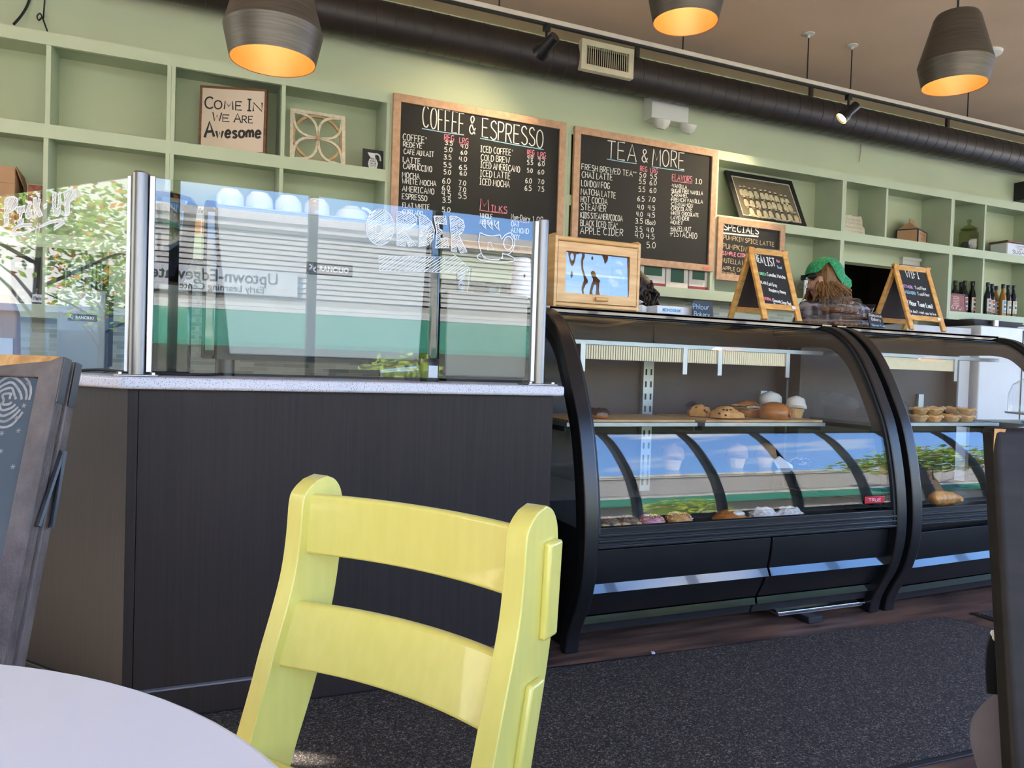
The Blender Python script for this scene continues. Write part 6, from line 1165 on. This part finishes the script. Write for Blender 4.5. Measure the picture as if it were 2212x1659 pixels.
def person(px, hz, label, shirt_m, head_dir, bend, hair_m, hair_kind, shd=.27):
    """px: plan point under the head; hz: head centre height; the body faces the back wall"""
    x, y = px; t = thing('person', label, 'person', (x+bend, y, 0)); X_ = x+bend; sh = hz-shd
    V_ = []; E_ = []; RD_ = []
    def v(p, r, par=None):
        V_.append(p); RD_.append(r); i = len(V_)-1
        if par is not None: E_.append((par, i))
        return i
    pel = v((X_, y, .95), .15); wst = v((X_, y, 1.12), .135, pel); chs = v((X_-bend*.2, y, sh-.12), (.16, .13), wst); ups = v((X_-bend*.45, y-.01, sh), (.12, .1), chs); nk = v((x+bend*.3, y, hz-.14), .055, ups); hb = v((x+.01, y, hz-.04), .08, nk); hd = v((x, y, hz+.03), .088, hb); tp = v((x+.005, y, hz+.085), .05, hd)
    hx, hy = head_dir; v((x+hx*.1, y+hy*.1, hz-.035), .018, hb)
    def arm(s, par):
        a = v((X_-bend*.45+s*.19, y, sh-.0), .07, par); e_ = v((X_-bend*.4+s*.25, y+.08, sh-.27), .05, a); w_ = v((X_-bend*.4+s*.17, y+.28, sh-.38), .032, e_); pm_ = v((X_-bend*.4+s*.15, y+.36, sh-.39), (.036, .02), w_)
        for k in range(4): f = v((X_-bend*.4+s*.15+(k-1.5)*.019, y+.41, sh-.39), .009, pm_); f2 = v((X_-bend*.4+s*.15+(k-1.5)*.021, y+.44+.008*(k in (1, 2)), sh-.405), .008, f)
        th = v((X_-bend*.4+s*.11, y+.37, sh-.385), .01, pm_); v((X_-bend*.4+s*.095, y+.4, sh-.39), .009, th)
    arm(-1, ups); arm(1, ups)
    for s in (-1, 1): h_ = v((X_+s*.09, y, .88), .1, pel); k_ = v((X_+s*.1, y-.01, .48), .062, h_); a_ = v((X_+s*.1, y, .09), .042, k_); v((X_+s*.1, y+.16, .045), .04, a_)
    skinned('body', V_, E_, RD_, M_SKIN, t)
    V2 = [(X_, y, .88), (X_, y, 1.1), (X_-bend*.2, y, sh-.12), (X_-bend*.45, y-.01, sh+.0), (X_-bend*.5+.01, y-.015, sh+.075)]; E2 = [(0, 1), (1, 2), (2, 3), (3, 4)]; R2 = [(.19, .15), (.185, .16), (.225, .165), (.19, .13), (.085, .08)]
    for s in (-1, 1): i = len(V2); V2 += [(X_-bend*.45+s*.2, y, sh-.02), (X_-bend*.4+s*.265, y+.08, sh-.28), (X_-bend*.4+s*.18, y+.26, sh-.385)]; E2 += [(3, i), (i, i+1), (i+1, i+2)]; R2 += [.1, .075, .055]
    skinned('shirt', V2, E2, R2, shirt_m, t)
    V3 = [(X_, y, .97)]; E3 = []; R3 = [(.175, .15)]
    for s in (-1, 1): i = len(V3); V3 += [(X_+s*.09, y, .86), (X_+s*.1, y-.01, .48), (X_+s*.1, y, .1)]; E3 += [(0, i), (i, i+1), (i+1, i+2)]; R3 += [.115, .08, .065]
    skinned('trousers', V3, E3, R3, M_JEAN, t)
    # face
    mb = MB(); fc = Vector((x+hx*.085, y+hy*.085, hz)); sd_ = Vector((-hy, hx, 0))
    for s in (-1, 1): mb.ball(fc+sd_*s*.032+Vector((0, 0, .015)), .011, 10, 8)
    mb.build('eyes', M_PAPER, t); mb = MB(); mb.ball(fc+Vector((hx*.004, hy*.004, -.065)), (.014, .02, .006), 10, 6); mb.build('mouth', pm('lips', '#a5645c', .5), t)
    for s in (-1, 1): MB().ball(Vector((x, y, hz+.0))+sd_*s*.09, (.022, .012, .032), 10, 8).build('ear', M_SKIN, t) if hair_kind == 'none' else None
    # hair
    mb = MB(); rnd = random.Random(3)
    if hair_kind == 'long':
        mb.ball((x+.02, y, hz+.02), (.112, .105, .115), 20, 14, lambda p, q: q if (p.x*hx+p.y*hy) < .45 else q*.86)
        for k in range(260):
            a = rnd.uniform(-2.5, 2.5); base = math.atan2(-hy, -hx)+a; d = Vector((math.cos(base), math.sin(base), 0)); s0 = Vector((x+.02, y, hz+.05))+d*.095+Vector((0, 0, rnd.uniform(-.13, -.055))); ln = rnd.uniform(.06, .13); wv = rnd.uniform(0, 6); dr = bend*.25*(1 if rnd.random() > .2 else -.3)
            mb.tube([s0, s0+d*.025+Vector((dr*.2, 0, -ln*.35)), s0+d*.04+Vector((dr*.6+.014*math.sin(wv), .012*math.cos(wv), -ln*.7)), s0+d*.03+Vector((dr+.014*math.sin(wv+2), .012*math.cos(wv+2), -ln))], [.006, .0075, .006, .002], 5)
    else:
        mb.ball((x+.01, y, hz+.03), (.115, .11, .12), 20, 14, lambda p, q: q*bump3(p, .05, 9) if (p.x*hx+p.y*hy) < .4 else q*.86)
        for k in range(130):
            a = rnd.uniform(-2.6, 2.6); base = math.atan2(-hy, -hx)+a; d = Vector((math.cos(base), math.sin(base), 0)); s0 = Vector((x, y, hz+rnd.uniform(-.02, .1)))+d*.1; ln = rnd.uniform(.06, .2); ph = rnd.uniform(0, 6)
            mb.tube([s0+d*.012*j+Vector((.014*math.sin(ph+j*1.5), .014*math.cos(ph+j*1.5), -ln*j/5)) for j in range(6)], [.009, .01, .01, .009, .007, .003], 5)
    mb.build('hair', hair_m, t); return t
q = atY(1776, 606, 3.8); hx_, hz_ = q.x, q.z+.0
pr = person((hx_, 3.8), hz_, 'person in green bandana and plaid shirt turned to the back wall behind the cases', plaid(), (-.93, .36), .2, pm('light_brown_hair', '#7d5a35', .55, var=.45, scale=22, stretch=(3, 3, .5)), 'long', .19)
def bandana():
    m = pm('green_bandana', '#1f8a58', .8); nt = m.node_tree; tc = nt.nodes.new('ShaderNodeTexCoord'); v = nt.nodes.new('ShaderNodeTexVoronoi'); v.feature = 'DISTANCE_TO_EDGE'; v.inputs['Scale'].default_value = 42; r = nt.nodes.new('ShaderNodeValToRGB'); e = r.color_ramp.elements; e[0].position = .03; e[0].color = (*lin('#4fae80'), 1); e[1].position = .045; e[1].color = (*lin('#1f8a58'), 1); nt.links.new(tc.outputs['Object'], v.inputs['Vector']); nt.links.new(v.outputs['Distance'], r.inputs[0]); nt.links.new(r.outputs[0], nt.nodes['Principled BSDF'].inputs['Base Color']); return m
M_BAND = bandana(); mb = MB(); C_ = Vector((hx_+.02, 3.8, hz_+.035)); seg, rings = 30, 14; vs = []; fs = []
for i in range(rings+1):
    for k in range(seg):
        t_ = 2*PI*k/seg; cx2, sy2 = math.cos(t_), math.sin(t_); lo = R(-16)-R(18)*cx2+R(44)*math.exp(-((t_-R(238))/R(20))**2); a = PI/2-(PI/2-lo)*i/rings; vs.append(C_+Vector((.126*math.cos(a)*cx2*(1+.03*math.sin(6*t_)*i/rings), .118*math.cos(a)*sy2, .124*math.sin(a))))
fs = [(i*seg+k, i*seg+(k+1) % seg, (i+1)*seg+(k+1) % seg, (i+1)*seg+k) for i in range(rings) for k in range(seg)]; mb.add(vs, fs)
mb.prism([C_+Vector(p) for p in ((.1, -.05, .03), (.19, -.045, -.02), (.205, -.04, -.055), (.165, -.045, -.1), (.105, -.06, -.045))], (0, .014, 0)); mb.build('bandana', M_BAND, pr)
MB().ball((hx_-.098, 3.79, hz_+.018), (.016, .04, .018), 12, 8).build('hair_fringe', M_BLACKM, pr); mb = MB()
for s in (-1, 1): c_ = Vector((hx_-.12, 3.83+s*.034, hz_-.045)); mb.tube([c_+Vector((.012*math.sin(a)*.3, .024*math.cos(a), .02*math.sin(a))) for a in [2*PI*k/16 for k in range(16)]], .002, 6, True)
mb.build('glasses', M_STEEL, pr)
q = atY(1364, 640, 3.8); person((q.x, 3.8), q.z, 'person with dark curly hair almost hidden behind the bread box', pm('dark_shirt', '#2b2b30', .85), (-.3, .95), .03, pm('dark_curly_hair', '#241a17', .55, var=.4, scale=30), 'curly')

# ------------------------------------------------------------ floor mats
def mat_mat():
    m = pm('looped_vinyl_mat', '#1e1c1d', .75); nt = m.node_tree; b = nt.nodes['Principled BSDF']; L = nt.links.new; tc = nt.nodes.new('ShaderNodeTexCoord'); n = nt.nodes.new('ShaderNodeTexNoise'); n.inputs['Scale'].default_value = 150; n.inputs['Detail'].default_value = 3; n.inputs['Distortion'].default_value = 1.2; r = nt.nodes.new('ShaderNodeValToRGB'); e = r.color_ramp.elements; e[0].position = .52; e[0].color = (*lin('#1b1715'), 1); e[1].position = .68; e[1].color = (*lin('#857a6c'), 1); L(tc.outputs['Object'], n.inputs[0]); L(n.outputs['Fac'], r.inputs[0]); L(r.outputs[0], b.inputs['Base Color']); bp = nt.nodes.new('ShaderNodeBump'); bp.inputs['Strength'].default_value = 1; bp.inputs['Distance'].default_value = .006; L(n.outputs['Fac'], bp.inputs['Height']); L(bp.outputs[0], b.inputs['Normal']); return m
M_MAT = mat_mat()
def fmat(P, label):
    P = [Vector((*p, 0)) for p in P]; c = sum(P, Vector())/len(P); t = thing('floor_mat', label, 'mat', c, 'black speckled floor mats')
    MB().prism(P, (0, 0, .006)).build('rubber_edge', M_BLACKM, t, bevel=.002); MB().prism([c+(p-c)*1.0-(p-c).normalized()*.03+Vector((0, 0, .0055)) for p in P], (0, 0, .006)).build('looped_pile', M_MAT, t)
fmat([(-1.6, 1.6), (1.95, 1.49), (3.24, 1.45), (3.34, 1.55), (3.35, 2.22), (3.275, 2.41), (1.29, 2.47), (.9, 2.482), (-.13, 2.482), (-.75, 2.48)], 'large black speckled mat lying along the counter and first pastry case'); fmat([(3.46, 1.45), (5.4, 1.38), (5.42, 2.33), (3.455, 2.415)], 'second black speckled mat, beyond the large one by the dark chair')

# ------------------------------------------------------------ yellow chair
L0 = Vector((.207, 1.401, 0)); W_C = Vector((.589, -.808, 0)); F_C = Vector((-.808, -.589, 0)); WC = .484
def ch(wl, f, z): return L0+W_C*wl+F_C*f+Vector((0, 0, z))
yc = thing('chair', 'yellow wooden chair with two curved back slats facing the white table', 'chair', ch(.24, .25, 0))
front = smoothpts([(.012, .894), (.033, .88), (.044, .86), (.049, .80), (.058, .74), (.076, .68), (.102, .61), (.12, .555), (.145, .485), (.175, .40), (.21, .28), (.25, .14), (.285, .03), (.285, 0)], 4)
back = smoothpts([(-.014, .9), (-.036, .89), (-.052, .865), (-.056, .82), (-.05, .74), (-.032, .65), (.002, .535), (.05, .42), (.09, .30), (.13, .16), (.165, .03), (.165, 0)], 4)
for wl in (0, WC-.036): MB().prism([ch(wl, f, z) for f, z in front]+[ch(wl, f, z) for f, z in back[::-1]], W_C*.036).build('side_rail', M_YEL, yc, bevel=.0135, seg=4)
def slat(z0, z1, f0, f1, sag):
    mb = MB(); n = 18; vs = []
    for i in range(n+1):
        u = i/n; wl = .012+(WC-.03)*u; s = sag*(1-(2*u-1)**2)
        for (z, f) in ((z0, f1), (z1, f0)):
            vs += [ch(wl, f-s, z), ch(wl, f-s-.018, z)]
    fs = []
    for i in range(n): a = 4*i; b = a+4; fs += [(a, b, b+2, a+2), (a+1, a+3, b+3, b+1), (a, a+1, b+1, b), (a+2, b+2, b+3, a+3)]
    mb.add(vs, fs+[(0, 2, 3, 1), (4*n, 4*n+1, 4*n+3, 4*n+2)]); return mb.build('back_slat', M_YEL, yc, bevel=.006, seg=3)
slat(.767, .872, .034, .04, .035); slat(.586, .687, .06, .098, .035)
for z0, z1, f0, f1 in ((.70, .845, -.008, .0), (.50, .645, .035, .075)): MB().prism([ch(WC-.002, f1+.0, z0), ch(WC-.002, f1-.04, z0), ch(WC-.002, f0-.042, z1), ch(WC-.002, f0-.0, z1)], W_C*.014).build('slat_end', M_YEL, yc, bevel=.005, seg=3)
MB().prism([ch(.036, .13, .44), ch(WC-.036, .13, .44), ch(WC-.036, .5, .44), ch(.036, .5, .44)], (0, 0, .02)).build('seat', M_YEL, yc, bevel=.008); MB().prism([ch(.036, .22, .2), ch(WC-.036, .22, .2), ch(WC-.036, .48, .2), ch(.036, .48, .2)], (0, 0, .02)).build('footrest', M_YEL, yc, bevel=.008)
for wl in (0, WC-.036): MB().prism([ch(wl, -.1, 0), ch(wl, .42, 0), ch(wl, .42, .03), ch(wl, -.1, .03)], W_C*.036).build('floor_runner', M_YEL, yc, bevel=.006)
MB().cyl(ch(.03, .2, .1), ch(WC-.03, .2, .1), .008).build('cross_rod', M_STEEL, yc)
# ------------------------------------------------------------ white round table
tb = thing('round_table', 'round white table top in the lower left corner before the yellow chair', 'table', (-.524, .494, 0)); MB().lathe([(0, .712), (.63, .712), (.643, .718), (.6455, .727), (.6445, .736), (.638, .74), (0, .74)], (-.524, .494, 0), 96).build('table_top', pm('white_laminate', '#dedcd8', .34, var=.01), tb, smooth=30)
MB().lathe([(.035, .02), (.035, .7), (.12, .705), (.12, .712)], (-.524, .494, 0), 24).build('pedestal', M_BLACKM, tb); MB().lathe([(.26, 0), (.26, .012), (.04, .03), (0, .03)], (-.524, .494, 0), 36).build('base', M_BLACKM, tb)
# ------------------------------------------------------------ standing sign at the left
TR = Vector((-.268, 2.1, 1.095)); ph = R(-26); W_A = Vector((math.cos(ph), math.sin(ph), 0)); n_ = Vector((math.sin(ph), -math.cos(ph), 0)); BR = TR+n_*.3; BR.z = 0; WA = .62; pla = PL(BR-W_A*WA, W_A, TR-BR); HA = (TR-BR).length
M_STAIN = wood('weathered_dark_stain', '#4f4743', '#675d58', (4, 4, 3), .55, 5, bump=.3); M_WORN = wood('bare_worn_wood', '#a0733f', '#c79a5c', (12, 12, 12), .6); M_SLATE = pm('blue_grey_chalkboard', '#424d56', .75, var=.18, scale=4)
ab = thing('standing_sign', 'tall dark framed chalkboard A-sign leaning near the counter at the left edge', 'sign', (BR.x-.28, BR.y+.2, 0)); fw = .052
for nm, h0 in (('front_leaf', -.028), ('rear_leaf', -.072)):
    lf = MB()
    for P in ([(0, 0), (WA, 0), (WA-fw, fw), (fw, fw)], [(0, HA), (fw, HA-fw), (WA-fw, HA-fw), (WA, HA)], [(0, 0), (fw, fw), (fw, HA-fw), (0, HA)], [(WA, 0), (WA, HA), (WA-fw, HA-fw), (WA-fw, fw)]): lf.prism([pla.p(u, v, h0) for u, v in P], pla.N*(.034 if h0 > -.03 else .03))
    lf = lf.build(nm, M_STAIN, ab, bevel=.003); MB().prism([pla.p(fw-.01, fw-.01, h0+.008), pla.p(WA-fw+.01, fw-.01, h0+.008), pla.p(WA-fw+.01, HA-fw+.01, h0+.008), pla.p(fw-.01, HA-fw+.01, h0+.008)], pla.N*.012).build('chalk_panel', M_SLATE, lf)
    if h0 > -.03:
        f0 = lf; vs = [(.02, HA-.004), (WA-.02, HA-.003)]
        MB().prism([pla.p(.0, HA-.026+.0, .0061), pla.p(.3, HA-.02, .0061), pla.p(.45, HA-.03, .0061), pla.p(WA-.03, HA-.012, .0061), pla.p(WA-.004, HA+.0005, .0061), pla.p(0, HA+.0005, .0061)], pla.N*.0006).build('worn_edge', M_WORN, lf, smooth=0)
    MB().prism([pla.p(WA+.0005, HA-.11, h0+.004), pla.p(WA+.0005, HA, h0+.004), pla.p(WA+.0005, HA, h0+.03), pla.p(WA+.0005, HA-.11, h0+.03)], W_A*.003).build('hinge_plate', M_STEEL, lf)
mb = MB(); mb.tube([pla.p(WA+.006, HA-.22, -.05), pla.p(WA+.006, HA-.40, -.012)], .007, 6).tube([pla.p(WA+.010, HA-.22, -.05), pla.p(WA+.010, HA-.40, -.056)], .007, 6); mb.build('folding_brace', M_BLACK, ab)
plc = PL(pla.p(0, 0, -.0075), pla.U, pla.V); mb = MB(); moon = MB(); cu, cv = plc.uv(15, 862)
for k in range(5): moon.ribbon(plc, [(cu+(.055-.011*k)*math.cos(a)+.004*math.sin(3*a+k), cv+(.055-.011*k)*1.25*math.sin(a)) for a in [2*PI*j/28 for j in range(27)]], .006)
for px in ((62, 828), (52, 876), (37, 903), (40, 930), (4, 936), (2, 975), (28, 1008)):
    u, v = plc.uv(*px)
    for a in (0, 1, 2): mb.ribbon(plc, [(u-.006*math.cos(a), v-.006*math.sin(a)), (u+.006*math.cos(a), v+.006*math.sin(a))], .0018)
mb.build('chalk_stars', M_CHALKDIM, f0, smooth=0); moon.build('chalk_moon', M_CHALKDIM, f0, smooth=0)
# ------------------------------------------------------------ dark chair and grey jacket at the right edge
def dpt(x, y, d): r_ = ray(x, y); return ORG+r_*(d/F_PX)
T_ = dpt(2147, 924, .80); B_ = dpt(2191, 1659, .75); dv = (B_-T_); S_ = B_+dv*((.47-B_.z)/dv.z); rt = Vector((.86, -.5, 0)); bk = Vector((.5, .86, 0)); M_DWOOD = wood('dark_stained_wood', '#151212', '#1e1a1a', (3, 3, 20), .6); M_DWOOD.node_tree.nodes['Principled BSDF'].inputs['Specular IOR Level'].default_value = .25
dc = thing('dark_chair', 'dark stained wooden chair back cut by the right edge of the photo', 'chair', ((T_+rt*.2).x, (T_+rt*.2).y, 0)); MB().prism([T_, T_+rt*.4, S_+rt*.4, S_], bk*.03).build('backrest', M_DWOOD, dc, bevel=.006, seg=3); MB().prism([T_-bk*.0004+Vector((.001, 0, -.001)), T_-bk*.0004+rt*.012+Vector((0, 0, -.001)), T_-bk*.0004+rt*.004+Vector((0, 0, -.03)), T_-bk*.0004+Vector((.001, 0, -.035))], bk*.001).build('worn_corner', M_WORN, dc)
MB().prism([S_+Vector((0, 0, -.02)), S_+rt*.4+Vector((0, 0, -.02)), S_+rt*.4-bk*.4+Vector((0, 0, -.02)), S_-bk*.4+Vector((0, 0, -.02))], (0, 0, .03)).build('seat', M_DWOOD, dc, bevel=.006)
for a in (.0, .36):
    for b in (-.0, -.36): p = S_+rt*a+bk*b; MB().box(p.x, p.x+.035, p.y, p.y+.035, 0, S_.z-.015).build('leg', M_DWOOD, dc)
M_GREY = pm('grey_jersey', '#625e69', .95, var=.08, scale=10, bump=.15, bscale=120); c0 = dpt(2160, 1590, .84)
jk = thing('grey_jacket', 'grey jacket with a black strap hung behind the dark chair at the right edge', 'jacket', (c0.x, c0.y, c0.z-.3)); mb = MB(); q_ = [(2190, 1400), (2172, 1440), (2164, 1470), (2140, 1495), (2112, 1525), (2090, 1562), (2086, 1600), (2094, 1640), (2105, 1680), (2110, 1760)]
ed = [dpt(x, y, .86) for x, y in q_]; vs = []; m_ = 9
for i, p in enumerate(ed):
    for k in range(m_): f = k/(m_-1); vs.append(p+rt*(.2*f)-bk*(.035*math.sin(PI*min(1, f*2.2))+.006*math.sin(7*f+i))+Vector((0, 0, 0)))
mb.add(vs, [(i*m_+k, i*m_+k+1, (i+1)*m_+k+1, (i+1)*m_+k) for i in range(len(ed)-1) for k in range(m_-1)]); jo = mb.build('cloth', M_GREY, jk, smooth=80); s_ = jo.modifiers.new('thick', 'SOLIDIFY'); s_.thickness = .012; s_ = jo.modifiers.new('sub', 'SUBSURF'); s_.levels = s_.render_levels = 2
st_ = smoothpts([dpt(2158, 1372, .84), dpt(2150, 1400, .835), dpt(2147, 1450, .835), dpt(2150, 1500, .84)], 5); mb = MB()
for a, b in zip(st_, st_[1:]): mb.prism([a-rt*.008, a+rt*.012, b+rt*.012, b-rt*.008], bk*.003)
mb.build('strap', M_BLACKM, jk); mb = MB()
for k in range(6): p = dpt(2146+k*4, 1368+(k*37) % 14, .833); mb.ball(p, (.0035, .003, .004), 6, 5)
mb.build('white_print', M_PAPER, jk)
